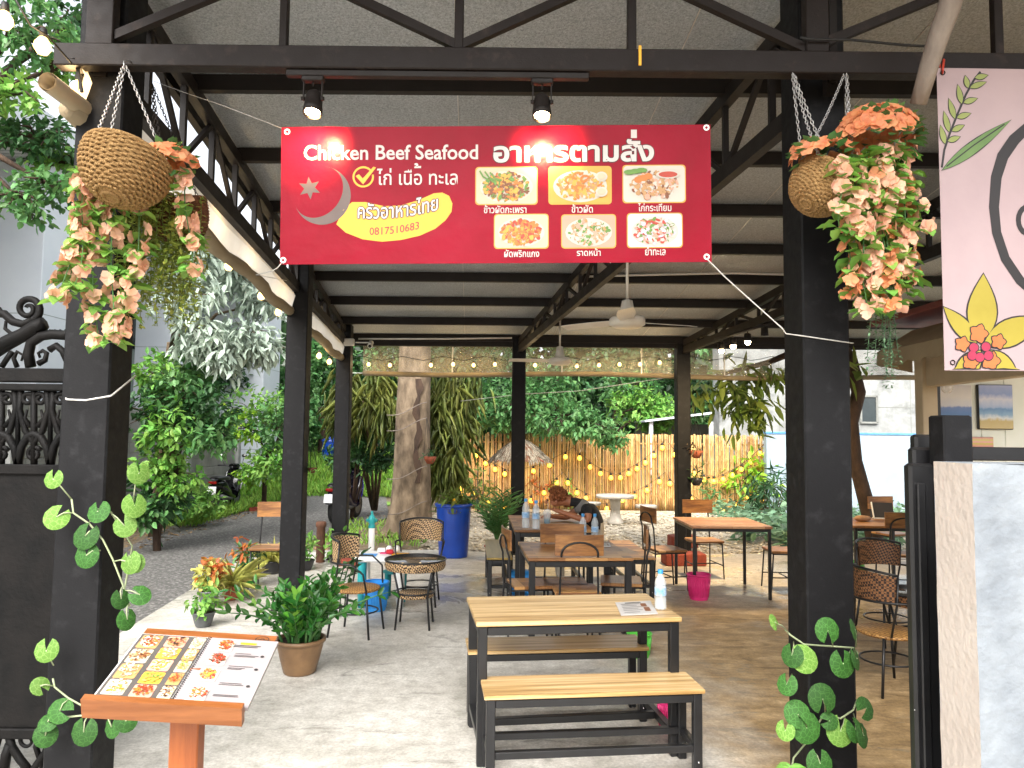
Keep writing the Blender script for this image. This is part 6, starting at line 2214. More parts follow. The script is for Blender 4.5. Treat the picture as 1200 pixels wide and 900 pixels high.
def make_wicker_table(wm, h=.6, r=.27):
    t = thing('rattan_table', 'x', 'table')
    b = MB(); b.lathe([(0, h), (r * .96, h), (r, h - .004), (r * .98, h - .015)], n=28); b.build('table_top', M['table_glass'], t)
    b = MB(); b.lathe([(r * 1.01, h - .006), (r * 1.03, h - .05), (r * .97, h - .085)], n=28); b.lathe([(0, .3), (r * .62, .3), (r * .64, .27), (0, .27)], n=24); b.build('woven_apron', wm, t)
    for k in range(4):
        a = PI / 4 + k * PI / 2
        b = MB(); b.tube([(math.cos(a) * r * .95, math.sin(a) * r * .95, h - .02), (math.cos(a) * r * .66, math.sin(a) * r * .66, .3), (math.cos(a) * r * .8, math.sin(a) * r * .8, 0)], .01, 7); b.build('leg', M['blackmetal'], t)
    b = MB(); b.tube([(math.cos(a) * r * .66, math.sin(a) * r * .66, .31) for a in np.linspace(0, 2 * PI, 25)[:-1]], .008, 6, closed=True, caps=False)
    b.tube([(math.cos(a) * r * 1.02, math.sin(a) * r * 1.02, h) for a in np.linspace(0, 2 * PI, 29)[:-1]], .008, 6, closed=True, caps=False); b.build('hoop', M['blackmetal'], t)
    return t


M['table_glass'] = pm('dark_glass_top', '#3f3a33', '#4b453c', rough=.08, scale=2)
G_ = 'rattan chairs'
wc = make_wicker(M['wicker'], M['wicker_seat'])
p = W(487, 668, .4); wc.location = (p.x, p.y + .35, 0); wc.rotation_euler = (0, 0, PI); wc['label'] = 'two tone rattan chair behind the round rattan table on the left'; wc['group'] = G_
p = W(420, 686, .4); dup(wc, (p.x, p.y - .05, 0), -R(100), 'rattan chair left of the round rattan table, beside the big potted plant', G_)
wt = make_wicker_table(M['wicker']); p = W(487, 655, .6); wt.location = (p.x, p.y, 0); wt['label'] = 'round glass topped rattan table on the left side of the floor'; wt['group'] = 'rattan tables'
wb = make_wicker(M['wicker_brown'], M['wicker_seat'])
p = W(1040, 738, .4); wb.location = (p.x, p.y, 0); wb.rotation_euler = (0, 0, -R(80)); wb['label'] = 'brown rattan chair side on, just right of the front right post'; wb['group'] = G_
p = W(1046, 702, .4); dup(wb, (p.x + .05, p.y + .2, 0), PI + .25, 'brown rattan chair facing us behind the small round table on the right', G_)
wt2 = make_wicker_table(M['wicker_brown'], .6, .25); p = W(1078, 694, .6); wt2.location = (p.x, p.y, 0); wt2['label'] = 'small round rattan table mostly behind the black gate on the right'; wt2['group'] = 'rattan tables'


# bottles, cups ------------------------------------------------------------------
for px, py, lab, s in ((616, 619, 'tall water bottle with label, left of a pair on the person\'s table', 1.2), (628, 620, 'tall water bottle with label, right of a pair on the person\'s table', 1.15), (683, 635, 'clear bottle without cap, left of two on the jointed wood table', 1.0), (697, 635, 'clear bottle with blue label, right of two on the jointed wood table', 1.0)):
    p = W(px, py, .75); o = dup(BT, (p.x, p.y, .751), 0, lab, 'plastic water bottles'); o.scale = (s, s, s * 1.15)
p = W(641, 615, .75)
t = thing('iced_drink', 'clear cup of blue iced drink with a lid on the person\'s table', 'drink', (p.x, p.y, .751))
b = MB(); b.lathe([(.028, 0), (.042, .09), (.046, .13)], n=18, cap0=True); b.build('cup', M['bottle'], t)
b = MB(); b.lathe([(.026, .003), (.036, .062), (0, .064)], n=18, cap0=True); b.build('drink', M['drink_blue'], t)
b = MB(); b.lathe([(.047, .13), (.046, .145), (.034, .165), (.012, .172)], n=18); b.tube([(.005, 0, .1), (.012, 0, .24)], .004, 6); b.build('lid', M['bottle'], t)
p = W(629, 611, .75) + Vector((0, .2, 0))
b = MB(); b.lathe([(.03, 0), (.04, .11), (.036, .11), (.027, .004)], n=16, cap0=True); tag(b.build('paper_cup', M['plastic_white'], None, (p.x, p.y, .751)), 'white cup behind the bottles on the person\'s table', 'cup')
# things on the table by the blue wall
p = W(1010, 611, .75)
b = MB(); b.ball((0, 0, .035), .09, 14, sq=(1, .7, .42)); b.ball((.07, .02, .035), .05, 12, sq=(1, .8, .6)); tag(b.build('bread_loaf', pm('tan_crust', '#8d6a4c', '#b08a66', scale=14, rough=.8), None, (p.x, p.y, .75)), 'tan lump of bread on the table by the blue wall', 'bread')
p = W(1036, 608, .75)
t = thing('tablet_stand', 'tilted dark framed board on the table by the blue wall', 'board', (p.x, p.y, .752), R(-10))
b = MB(); b.box((0, .04, .1), (.24, .014, .2), rx=R(-28)); b.build('board', M['ink'], t)
b = MB(); b.box((0, .0, .006), (.24, .1, .012)); b.box((-.122, .03, .1), (.012, .02, .21), rx=R(-28)); b.build('frame', M['plastic_white'], t)


# waste bins ----------------------------------------------------------------------
def slotted_bin(name, label, cat, pos, r, h, m):
    t = thing(name, label, cat, pos, 0)
    b = MB()
    b.lathe([(r * .74, 0), (r * .76, .006), (r * .97, h * .96)], n=28, cap0=True)
    b.lathe([(r * .72, .008), (r * .93, h * .96)], n=28)
    for k in range(28):
        a = 2 * PI * k / 28
        b.tube([(math.cos(a) * r * .79, math.sin(a) * r * .79, h * .12), (math.cos(a) * r * .95, math.sin(a) * r * .95, h * .84)], .004, 4)
    b.build('body', m, t)
    b = MB(); b.lathe([(r * .93, h * .96), (r * 1.0, h * .93), (r * 1.03, h * .97), (r * 1.0, h), (r * .93, h * .99)], n=28); b.build('rim', m, t)
    return t


slotted_bin('waste_bin', 'bright pink plastic waste bin by the tall thin legged table', 'bin', W(819, 702), .128, .27, M['plastic_pink'])
slotted_bin('waste_bin', 'sky blue plastic waste basket below the children\'s table', 'bin', W(440, 715), .13, .28, M['plastic_sky'])
slotted_bin('waste_bin', 'green plastic bin behind the front right post', 'bin', W(1000, 688), .13, .3, M['plastic_green'])
slotted_bin('waste_bin', 'green plastic bin behind the laminate bench under the laminate table', 'bin', (1.03, 6.0, 0), .1, .19, M['plastic_green'])
slotted_bin('waste_bin', 'pink plastic bin between the laminate table and the nearest bench', 'bin', (.95, 4.56, 0), .06, .18, M['plastic_pink'])
# big blue bin with garden waste
p = W(531, 652)
t = thing('blue_bin', 'large blue plastic bin full of garden cuttings beside the thick tree trunk', 'bin', (p.x, p.y, 0))
b = MB(); b.lathe([(.2, 0), (.205, .02), (.25, .72), (.245, .75), (.235, .72), (.19, .03)], n=30, cap0=True); b.build('body', M['plastic_blue'], t)
b = MB(); b.lathe([(.25, .7), (.272, .71), (.275, .74), (.25, .755), (.24, .74)], n=30); b.build('rim', M['plastic_blue'], t)
b = MB()
b.tube([(-.06, -.262, .68), (-.06, -.285, .64), (0, -.29, .63), (.06, -.285, .64), (.06, -.262, .68)], .008, 6); b.build('handle', M['plastic_grey'], t)
cu_ = thing('garden_cuttings', 'leaves and twigs heaped in the large blue bin', 'cuttings', (p.x, p.y, .66))
lv = Leaves(); lv.clump((0, 0, .1), (.2, .2, .08), 150, .14, .05); lv.clump((.12, 0, .17), (.16, .1, .08), 60, .16, .04); lv.build('leaves', M['leaf_olive'], cu_)
b = MB(); b.tube([(-.15, 0, .05), (.3, -.05, .2)], .008, 5); b.tube([(.0, .1, .05), (.1, -.1, .25)], .006, 5); b.tube([(.1, .1, .02), (-.2, -.05, .2)], .007, 5); b.build('twig', M['twig'], cu_)
b = MB(); b.ball((.02, -.12, .13), .04, 10); b.build('fruit', M['print_yellow'], cu_)


# plants in pots --------------------------------------------------------------------
def pot(b, r, h, lip=True):
    b.lathe([(r * .6, 0), (r * .66, .01), (r * .8, h * .4), (r * .95, h * .82), (r * .97, h * .88), (r * 1.04, h * .9), (r * 1.04, h), (r * .94, h), (r * .9, h * .9)], n=28, cap0=True)


def potted(name, label, pos, r, h, pm_, build_leaves, group=None):
    t = thing(name, label, 'potted plant', pos, 0, group)
    b = MB(); pot(b, r, h); b.build('pot', pm_, t)
    b = MB(); b.lathe([(0, h * .9), (r * .93, h * .9)], n=20); b.build('soil', M['soil'], t)
    build_leaves(t, r, h)
    return t


def zz(t, r, h):
    st_ = MB(); lv = Leaves()
    for q in range(72):
        a = rnd.uniform(0, 6.28); r0 = rnd.uniform(0, r * .8); L = rnd.uniform(.22, .5); spread = rnd.uniform(.05, .6)
        if q < 5: L, spread, a = .5, 1.1, (PI, .2, 2.9, 5.6, 4.2)[q]
        pts = []
        for u in np.linspace(0, 1, 9):
            rad = r0 + spread * L * u ** 1.4
            pts.append(Vector((math.cos(a) * rad, math.sin(a) * rad, h * .88 + L * (u - .3 * spread * u * u))))
        st_.tube(pts, [.011 - .008 * i / 8 for i in range(9)], 5)
        for i in range(2, 9):
            for s in (-1, 1):
                d = (pts[i] - pts[i - 1]).normalized()
                side = d.cross(Vector((math.cos(a) + rnd.uniform(-.8, .8), math.sin(a) + rnd.uniform(-.8, .8), .3))).normalized() * s
                dd = d * rnd.uniform(.7, 1.2) + side * .8
                p_ = pts[i] + Vector((rnd.uniform(-.008, .008), rnd.uniform(-.008, .008), 0))
                lv.put(np.array([tuple(p_)]), np.array([tuple(dd)]), np.array([[math.cos(a) * .4 + rnd.uniform(-.4, .4), math.sin(a) * .4 - .5, .8]]), np.array([rnd.uniform(.06, .09)]), np.array([rnd.uniform(.03, .044)]), 1 if q % 7 == 0 else 0, curl=.12, fold=.16)
    st_.build('stem', M['leaf_mid'], t); lv.build('leaves', [M['leaf_glossy'], leafmat('new_glossy_leaf', '#4f8a26', '#76a63e', transl=.2)], t)


potted('zz_plant', 'large glossy leaved plant in a brown glazed pot beside the rattan chair', W(351, 788), .175, .25, M['terracotta'], zz)
b0 = W(385, 720)
root = thing('climbing_plant', 'trailing leafy stems standing right of the brown glazed pot', 'plant', (b0.x, b0.y, 0))
lv = Leaves(); st_ = MB()
for q in range(4):
    pts = [Vector((.0 + .05 * q, 0, 0)), Vector((.06 + .04 * q, -.1, .25)), Vector((.12 + .06 * q, -.2 - .03 * q, .42 + .05 * q)), Vector((.2 + .08 * q, -.25, .5 + .06 * q))]
    st_.tube(pts, .006, 5)
    for i in range(12):
        u = rnd.random() * 2.99; p_ = pts[int(u)].lerp(pts[int(u) + 1], u % 1)
        lv.put(np.array([tuple(p_)]), nrng.normal(size=(1, 3)) * [1, 1, .4], np.array([[0, -.4, 1.]]), np.array([.13]), np.array([.045]))
st_.build('stem', M['leaf_dark'], root); lv.build('leaves', M['leaf_dark'], root)


def bushy(leafn, h2, L, Wd, n, droop=.2, extra=None):
    def f(t, r, h):
        lv = Leaves()
        lv.clump((0, 0, h + h2 * .45), (r * 1.25, r * 1.25, h2 * .55), n, L, Wd, per=6, droop=droop)
        if extra: lv.clump((rnd.uniform(-.05, .05), 0, h + h2 * .8), (r * .8, r * .8, h2 * .3), n // 3, L, Wd, per=5, mi=1)
        lv.build('leaves', [M[leafn]] + ([M[extra]] if extra else []), t)
        b = MB()
        for q in range(6): b.tube([(0, 0, h * .85), (rnd.uniform(-r, r) * .7, rnd.uniform(-r, r) * .7, h + h2 * .5)], .005, 4)
        b.build('stem', M['leaf_mid'], t)
    return f


def spider(leafn, L, Wd, n):
    def f(t, r, h):
        lv = Leaves()
        a = nrng.uniform(0, 2 * PI, n); el = nrng.uniform(.25, 1.3, n)
        d = np.column_stack([np.cos(a) * np.cos(el), np.sin(a) * np.cos(el), np.sin(el)])
        lv.put(np.tile([0, 0, h], (n, 1)) + nrng.normal(size=(n, 3)) * .02, d, np.tile([0, 0, 1.], (n, 1)), L * nrng.uniform(.7, 1.2, n), np.full(n, Wd), curl=.55)
        lv.build('leaves', M[leafn], t)
    return f


G_ = 'potted plants along the floor edge'
potted('potted_plant', 'small green plant in a grey pot, nearest along the floor edge', W(238, 734), .1, .13, M['plastic_grey'], bushy('leaf_bright', .2, .07, .04, 130), G_)
potted('potted_plant', 'variegated plant with reddish tips in a grey pot on the floor edge', W(244, 712), .1, .17, M['plastic_grey'], bushy('leaf_yellow', .28, .09, .05, 150, extra='leaf_red'), G_)
potted('potted_plant', 'spiky yellow striped plant in a terracotta pot on the floor edge', W(272, 702), .11, .15, M['terracotta_red'], spider('leaf_yellow', .32, .018, 90), G_)
potted('potted_plant', 'reddish leaved plant in a black pot behind the yellow striped plant', W(290, 688), .1, .15, M['plastic_black'], bushy('leaf_mid', .3, .12, .04, 110, extra='leaf_red'), G_)
potted('potted_plant', 'yellow striped plant in a wide black pot behind the chair at the road edge', W(318, 672), .14, .16, M['plastic_black'], spider('leaf_yellow', .3, .03, 60), G_)
potted('potted_plant', 'low green plant by the wooden stump post', W(395, 660), .11, .13, M['plastic_black'], bushy('leaf_bright', .25, .1, .05, 110), G_)
potted('potted_plant', 'leafy green plant left of the wooden stump post', W(358, 668), .11, .13, M['plastic_black'], bushy('leaf_bright', .3, .09, .04, 120), G_)


def palm(t, r, h):
    lv = Leaves(); st_ = MB()
    for q in range(26):
        a = rnd.uniform(0, 6.28); L = rnd.uniform(.5, .85); sp = rnd.uniform(.1, .6)
        pts = [Vector((math.cos(a) * sp * L * u ** 1.4, math.sin(a) * sp * L * u ** 1.4, h + L * (u - .15 * u * u))) for u in np.linspace(0, 1, 8)]
        st_.tube(pts, .006, 4)
        for i in range(2, 8):
            for s in (-1, 1):
                d = (pts[i] - pts[i - 1]).normalized(); side = d.cross(Vector((math.cos(a), math.sin(a), .3))).normalized() * s
                lv.put(np.array([tuple(pts[i])]), np.array([tuple(d * .8 + side)]), np.array([[0, -.3, 1.]]), np.array([.2]), np.array([.03]))
    st_.build('stem', M['leaf_mid'], t); lv.build('leaves', M['leaf_mid'], t)


potted('potted_palm', 'bushy dark green palm in a red brown pot beside the blue bin', W(582, 656), .17, .2, M['terracotta_red'], palm)


# small hanging pots and coconuts
def hang(name, label, px, py, Y, r, leafn, m, pxh, pyh):
    c = P(px, py, Y)
    t = thing(name, label, 'hanging pot', c)
    b = MB(); b.lathe([(r * .45, -r * 1.1), (r * .8, -r * .6), (r, 0), (r * .92, 0), (r * .7, -r * .5)], n=18, cap0=True); b.build('pot', m, t)
    hk = P(pxh, pyh, Y) - c
    b = MB(); b.tube([hk, (-r, 0, 0)], .003, 4); b.tube([hk, (r, 0, 0)], .003, 4); b.tube([hk, (0, -r, 0)], .003, 4); b.build('hanger', M['wire_black'], t)
    lv = Leaves(); lv.clump((0, 0, r * .5), (r * 1.1, r * 1.1, r * .7), 40, r * .9, r * .3, droop=.3); lv.build('leaves', M[leafn], t)


hang('hanging_pot', 'small terracotta pot hanging from the rear right post', 816, 528, 10.9, .1, 'twig', M['terracotta_red'], 812, 470)
hang('hanging_pot', 'dark green ball plant hanging below the terracotta pot on the rear right post', 816, 560, 10.9, .1, 'leaf_dark', M['plastic_black'], 816, 545)
hang('hanging_pot', 'orange brown pot hanging at the right side of the thick tree trunk', 504, 535, 12.6, .11, 'leaf_dark', M['terracotta_red'], 500, 490)
hang('hanging_coconut', 'brown coconut shell planter hanging on the second post', 366, 548, 7.6, .05, 'leaf_bright', M['jute2'], 362, 500)


# children's table
p = W(449, 650, .5)
t = thing('childrens_table', 'white plastic children\'s table with coloured squares and teal legs', 'table', (p.x, p.y, 0), AX)
b = MB(); b.bbox((0, 0, .48), (.52, .4, .05), .012); b.build('table_top', M['plastic_white'], t)
for cx, cy, m in ((-.14, -.07, 'plastic_sky'), (.05, .07, 'plastic_pink'), (.18, -.02, 'print_yellow')):
    b = MB(); b.bbox((cx, cy, .509), (.17, .13, .006), .003); b.build('colour_square', M[m], t)
for sx in (-1, 1):
    for sy in (-1, 1):
        b = MB(); b.lathe([(.035, 0), (.045, .2), (.045, .455)], (sx * .19, sy * .13, 0), 14, cap0=True); b.build('leg', M['plastic_teal'] if sx * sy > 0 else M['plastic_white'], t)
t2 = thing('toy_pile', 'small toys lying on the children\'s table', 'toys', (p.x + .05, p.y + .05, .514))
b = MB(); b.ball((0, .02, .035), .035, 10); b.lathe([(.03, 0), (.03, .05), (.01, .07)], (.08, .03, 0), 10, cap0=True); b.bbox((-.08, .04, .02), (.08, .05, .04), .004); b.build('toys', [M['plastic_white']], t2)
b = MB(); b.bbox((.02, -.06, .02), (.07, .05, .04), .004); b.build('block', M['print_red'], t2)
p = W(520 - 30, 690); 
t = thing('childrens_stool', 'teal plastic children\'s stool under the children\'s table', 'stool', (W(462, 700).x, W(462, 700).y, 0))
b = MB(); b.lathe([(.12, .26), (.125, .28), (0, .285)], n=20); b.build('seat', M['plastic_teal'], t)
for k in range(4):
    a = PI / 4 + k * PI / 2
    b = MB(); b.lathe([(.022, 0), (.026, .27)], (math.cos(a) * .1, math.sin(a) * .1, 0), 10, cap0=True); b.build('leg', M['plastic_teal'], t)

# standpipe, stump post, brick steps
p = W(435, 648)
t = thing('standpipe', 'white standpipe with a teal valve on top beside the third post', 'standpipe', (p.x, p.y, -.06))
b = MB(); b.lathe([(.045, 0), (.045, .42), (.04, .43)], n=16, cap1=True); b.build('pipe', M['plastic_white'], t)
b = MB(); b.lathe([(.05, .42), (.05, .46), (.035, .48), (.055, .5), (.055, .56), (.03, .6), (.018, .61), (.018, .66)], n=14, cap1=True); b.tube([(-.08, 0, .53), (.08, 0, .53)], .022, 10); b.build('valve', M['plastic_teal'], t)
p = W(375, 664, -.06)
b = MB(); b.lathe([(.06, 0), (.058, .3), (.062, .32), (.055, .34), (.06, .36), (.058, .52), (.07, .53), (.07, .58), (.06, .6)], n=14, cap1=True)
tag(b.build('stump_post', pm('rusty_brown_wood', '#3f281c', '#6b4530', scale=9, rough=.8, bump=.6, stretch=(1, 1, .4)), None, p), 'short rusty brown round post between the second and third pavilion posts', 'post')
for px, py, d, lab in ((803, 663, (.55, .3, .16), 'lower red brick block under the tall table'), (806, 645, (.42, .28, .18), 'upper red brick block behind the tall table')):
    p = W(px, py)
    b = MB(); b.bbox((0, 0, d[2] / 2 + (.0)), d, .012)
    tag(b.build('brick_block', M['brick'], None, (p.x, p.y + (.35 if 'upper' in lab else .1), 0), AX), lab, 'brick block', 'red brick blocks')
p = W(410, 662); b = MB(); b.bbox((0, 0, .04), (.3, .16, .08), .01); tag(b.build('brick_block', M['brick'], None, (p.x, p.y, 0), R(10)), 'single red brick by the foot of the third post', 'brick block', 'red brick blocks')
cr = PZ(215, 603, -.09)
b = MB()
for q in range(7): b.bbox((q * .33, q * .22 * .8, .05), (.3, .14, .12), .01, R(34))
tag(b.build('brick_edging', M['brick'], None, cr), 'row of old red brick edging at the foot of the big shrub', 'edging')

# stone table and stools
def pedestal(label, pos, r, h, name, cat):
    t = thing(name, label, cat, pos)
    b = MB(); b.lathe([(r * .4, 0), (r * .42, .04), (r * .28, h * .25), (r * .24, h * .5), (r * .3, h * .8), (r * .34, h - .06)], n=20, cap0=True); b.build('pedestal', M['stone_table'], t)
    b = MB(); b.lathe([(0, h), (r * .98, h), (r, h - .015), (r * .98, h - .06), (0, h - .06)], n=28); b.build('table_top' if cat == 'table' else 'seat', M['stone_table'], t)
pedestal('round cast stone table in front of the bamboo fence', W(721, 614, -.04), .39, .58, 'stone_table', 'table')
pedestal('cast stone stool right of the round stone table', W(757, 614, -.04), .22, .38, 'stone_stool', 'stool')
pedestal('cast stone stool left of the round stone table, behind the person', W(692, 610, -.04), .22, .38, 'stone_stool', 'stool')
# thatched parasol
p = PZ(609, 608, -.05)
t = thing('thatched_parasol', 'weathered thatched round parasol before the bamboo fence', 'parasol', p)
tz = P(609, 513, p.y).z - p.z; ez = P(609, 538, p.y).z - p.z; er = (onx(648, 538, p.y) - onx(573, 538, p.y)) / 2
b = MB(); b.tube([(0, 0, 0), (0, 0, tz)], .035, 8); b.build('pole', M['bark_dark'], t)
lv = Leaves()
n_ = 1500
a = nrng.uniform(0, 2 * PI, n_); u = nrng.random(n_) ** .6
pp = np.column_stack([np.cos(a) * er * u * .9, np.sin(a) * er * u * .9, tz - (tz - ez) * u ** 1.4 + nrng.uniform(-.01, .02, n_)])
dd = np.column_stack([np.cos(a), np.sin(a), -np.full(n_, (tz - ez) / er) * 1.2]) + nrng.normal(size=(n_, 3)) * .15
lv.put(pp, dd, np.column_stack([np.cos(a) * .3, np.sin(a) * .3, np.ones(n_)]), nrng.uniform(.1, .2, n_), nrng.uniform(.01, .03, n_))
lv.build('thatch', M['thatch'], t)
b = MB(); b.lathe([(0, tz - .02), (er * .5, tz - (tz - ez) * .38 - .03), (er * .95, ez - .03)], n=20); b.build('canopy', M['jute2'], t)
for k in range(8):
    a = k * PI / 4
    b = MB(); b.tube([(0, 0, tz - .1), (math.cos(a) * er, math.sin(a) * er, ez - .04)], .012, 5); b.build('rib', M['terracotta_red'], t)

# blue tank in the grass
p = P(387, 543, 26.3)
t = thing('blue_tank', 'blue plastic barrel with a pointed lid in the grass at the end of the road', 'barrel', p)
b = MB(); b.lathe([(.27, 0), (.29, .05), (.29, .35), (.28, .37), (.29, .4), (.29, .78)], n=24, cap0=True); b.build('body', M['plastic_blue'], t)
b = MB(); b.lathe([(.32, .77), (.31, .82), (.06, .95), (.05, .98)], n=24, cap1=True); b.build('lid', M['plastic_blue'], t)
p = P(420, 553, 25); b = MB(); b.tube([(-1.1, 0, .1), (1.2, .1, .12)], .07, 8); tag(b.build('log', M['grey_wood'], None, p), 'grey log lying across the grass', 'log')


# ------------------------------------------------------------------ ceiling fans
def fan(label, px, py_body, Y, r_b, rz):
    c = P(px, py_body, Y)
    t = thing('ceiling_fan', label, 'ceiling fan', c, rz, 'ivory ceiling fans')
    h = ceil_z(Y) - c.z - .01
    b = MB(); b.lathe([(0, -.03), (r_b * .7, -.03), (r_b, -.005), (r_b, .045), (r_b * .9, .06), (r_b * .45, .075)], n=26); b.build('motor', M['fan_white'], t)
    b = MB(); b.lathe([(r_b * .46, .07), (r_b * .3, .2), (.02, .21)], n=18); b.build('canopy', M['fan_white'], t)
    b = MB(); b.tube([(0, 0, .2), (0, 0, h - .1)], .0125, 8); b.build('rod', M['fan_white'], t)
    b = MB(); b.lathe([(.02, h - .13), (.055, h - .02), (.06, h)], n=16); b.build('cup', M['fan_white'], t)
    for k in range(3):
        a = k * 2 * PI / 3
        b = MB()
        E = Euler((0, 0, a)).to_matrix()
        vs_ = []
        for i in range(7):
            u = i / 6; x = r_b * .9 + .52 * u; w = .055 + .02 * math.sin(u * PI)
            for s in (-1, 1):
                for dz in (0, .004): vs_.append(E @ Vector((x, s * w, .02 + s * .012 + dz)))
        fs = []
        for i in range(6):
            o = 4 * i
            fs += [(o, o + 4, o + 6, o + 2), (o + 1, o + 3, o + 7, o + 5), (o, o + 1, o + 5, o + 4), (o + 2, o + 6, o + 7, o + 3)]
        fs += [(0, 2, 3, 1), (24, 25, 27, 26)]
        b.add(vs_, fs); b.build('blade', M['fan_white'], t)


fan('ivory ceiling fan with a long rod just right of the banner middle, nearer one', 735, 380, 6.2, .15, R(20))
fan('ivory ceiling fan further back, left of the nearer fan', 656, 425, 9.4, .14, R(65))

# camera and box on the third post
p = P(409, 401, 10.2)
b = MB(); b.bbox((0, 0, 0), (.14, .08, .1), .01); tag(b.build('junction_box', M['plastic_white'], None, p), 'white junction box at the top of the third post', 'box')
p = P(435, 403, 10.2)
t = thing('security_camera', 'small white security camera beside the third post', 'camera', p)
b = MB(); b.tube([(0, 0, .02), (0, -.09, -.04)], .035, 12); b.build('body', M['plastic_white'], t)
b = MB(); b.tube([(0, -.09, -.04), (0, -.1, -.046)], .022, 12); b.build('lens', M['gloss_black'], t)
b = MB(); b.tube([(0, 0, .02), (-.1, .02, .02), (-.22, .02, .02)], .01, 6); b.build('arm', M['plastic_white'], t)
cord('conduit', 'white conduit across the ceiling behind the red banner', [P(420, 397, 10.6), P(520, 397, 10.6), P(600, 396, 10.6)], .012, 'plastic_white')
cord('conduit', 'pale conduit on the ceiling from the truss towards the right post', [P(690, 324, 8.0), P(760, 322, 8.0), P(860, 320, 7.9), P(930, 322, 7.8)], .012, 'plastic_white')
cord('hanging_cable', 'white cable strung behind the rear posts across the yard', [P(540, 470, 11.6), P(610, 462, 11.6), P(680, 458, 11.6), P(745, 448, 11.6), P(800, 440, 11.6)], .006, 'plastic_white')
cord('hanging_cable', 'white cable strung from the third post along the tree trunk', [P(410, 437, 11.3), P(500, 438, 11.4), P(600, 442, 11.5)], .006, 'plastic_white')

# spot lamps under the right truss
p0 = P(868, 395, 9.0)
t = thing('spot_lamp_rail', 'rail of four small spot lamps under the right truss, three of them lit', 'lamp', p0)
b = MB(); b.tube([P(838, 398, 9.4) - p0, P(905, 378, 8.6) - p0], .02, 6); b.build('track', M['steel'], t)
for px, py, Y, lit in ((845, 410, 9.35, 1), (859, 405, 9.2, 1), (876, 400, 9.0, 1), (896, 393, 8.7, 0)):
    c = P(px, py, Y) - p0
    b = MB(); b.lathe([(.02, .1), (.04, .09), (.045, .01), (.045, 0)], c, 14); b.tube([c + Vector((0, 0, .09)), c + Vector((0, 0, .16))], .008, 6)
    h_ = b.build('spot_head', M['steel'], t)
    if lit:
        b = MB(); b.ball(c + Vector((0, -.01, -.01)), .036, 10); b.build('bulb', M['spot_glow'], h_)
        ld = bpy.data.lights.new('lamp', 'SPOT'); ld.energy = 60; ld.color = (1, .74, .42); ld.shadow_soft_size = .03; ld.spot_size = R(150); ld.spot_blend = 1
        lo = bpy.data.objects.new('lamp', ld); COL.objects.link(lo); lo.parent = t; lo.location = c + Vector((0, -.03, -.06))
        lo.rotation_euler = (R(25), 0, 0)


# ------------------------------------------------------------------ strings of bulbs
def bulb_string(label, wire, bulbs, r, mat='lamp_yellow', light=0.0, drop=.05, col=(1, .62, .18), off=(0, -.06, 0)):
    p0 = Vector(wire[0])
    t = thing('light_string', label, 'string lights', p0)
    b = MB(); b.tube([Vector(p) - p0 for p in wire], .005, 4)
    for q in bulbs: b.tube([Vector(q) - p0, Vector(q) - p0 + Vector((0, 0, drop))], .004, 4)
    b.build('cable', M['wire_black'], t)
    for q in bulbs:
        c = Vector(q) - p0
        b = MB(); b.lathe([(.0, -r * 1.1), (r * .6, -r * .95), (r, -r * .3), (r * .9, r * .4), (r * .5, r), (.3 * r, r * 1.2)], c, 10); bo = b.build('bulb', M[mat], t)
        b = MB(); b.lathe([(r * .42, r * 1.05), (r * .5, r * 1.4), (r * .4, r * 2.2)], c, 8, cap1=True); b.build('socket', M['wire_black'], bo)
        if light:
            ld = bpy.data.lights.new('lamp', 'POINT'); ld.energy = light; ld.color = col; ld.shadow_soft_size = r
            lo = bpy.data.objects.new('lamp', ld); COL.objects.link(lo); lo.parent = t; lo.location = c + Vector(off)
    return t


FYb = FY - .07
def zig(label, wp, n_each):
    wire, bl2 = [], []
    for i in range(len(wp) - 1):
        for k in range(8):
            u = k / 8
            x = wp[i][0] + (wp[i + 1][0] - wp[i][0]) * u; y = wp[i][1] + (wp[i + 1][1] - wp[i][1]) * u + 5 * math.sin(PI * u)
            wire.append(P(x, y, FYb))
        for k in range(n_each[i]):
            u = (k + .5) / n_each[i]
            x = wp[i][0] + (wp[i + 1][0] - wp[i][0]) * u; y = wp[i][1] + (wp[i + 1][1] - wp[i][1]) * u + 5 * math.sin(PI * u)
            bl2.append(P(x, y + 6, FYb))
    wire.append(P(*wp[-1], FYb))
    return bulb_string(label, wire, bl2, .054, 'lamp_yellow', .4, .09, (1, .68, .22))


zig('upper zigzag string of yellow bulbs on the left part of the bamboo fence', [(541, 512), (597, 552), (672, 524)], [5, 4])
zig('upper zigzag string of yellow bulbs on the middle of the bamboo fence', [(673, 525), (722, 556), (781, 514), (800, 530)], [4, 6, 1])
zig('upper zigzag string of yellow bulbs on the right part of the bamboo fence', [(808, 544), (842, 558), (896, 520)], [3, 5])
zig('lower zigzag string of yellow bulbs on the left part of the bamboo fence', [(545, 566), (600, 590), (660, 553), (692, 580)], [3, 4, 3])
zig('lower zigzag string of yellow bulbs on the right part of the bamboo fence', [(700, 588), (722, 582), (780, 553), (800, 570), (840, 592), (884, 570)], [1, 4, 2, 2, 3])
zig('vertical string of yellow bulbs down the left end of the bamboo fence', [(540, 515), (537, 540), (541, 575)], [2, 4])
zig('vertical string of yellow bulbs down the right end of the bamboo fence', [(897, 515), (897, 545), (897, 585)], [2, 3])
w_ = [P(x, 420 + 2.5 * math.sin(x * .13), 11.05) for x in range(412, 921, 12)]
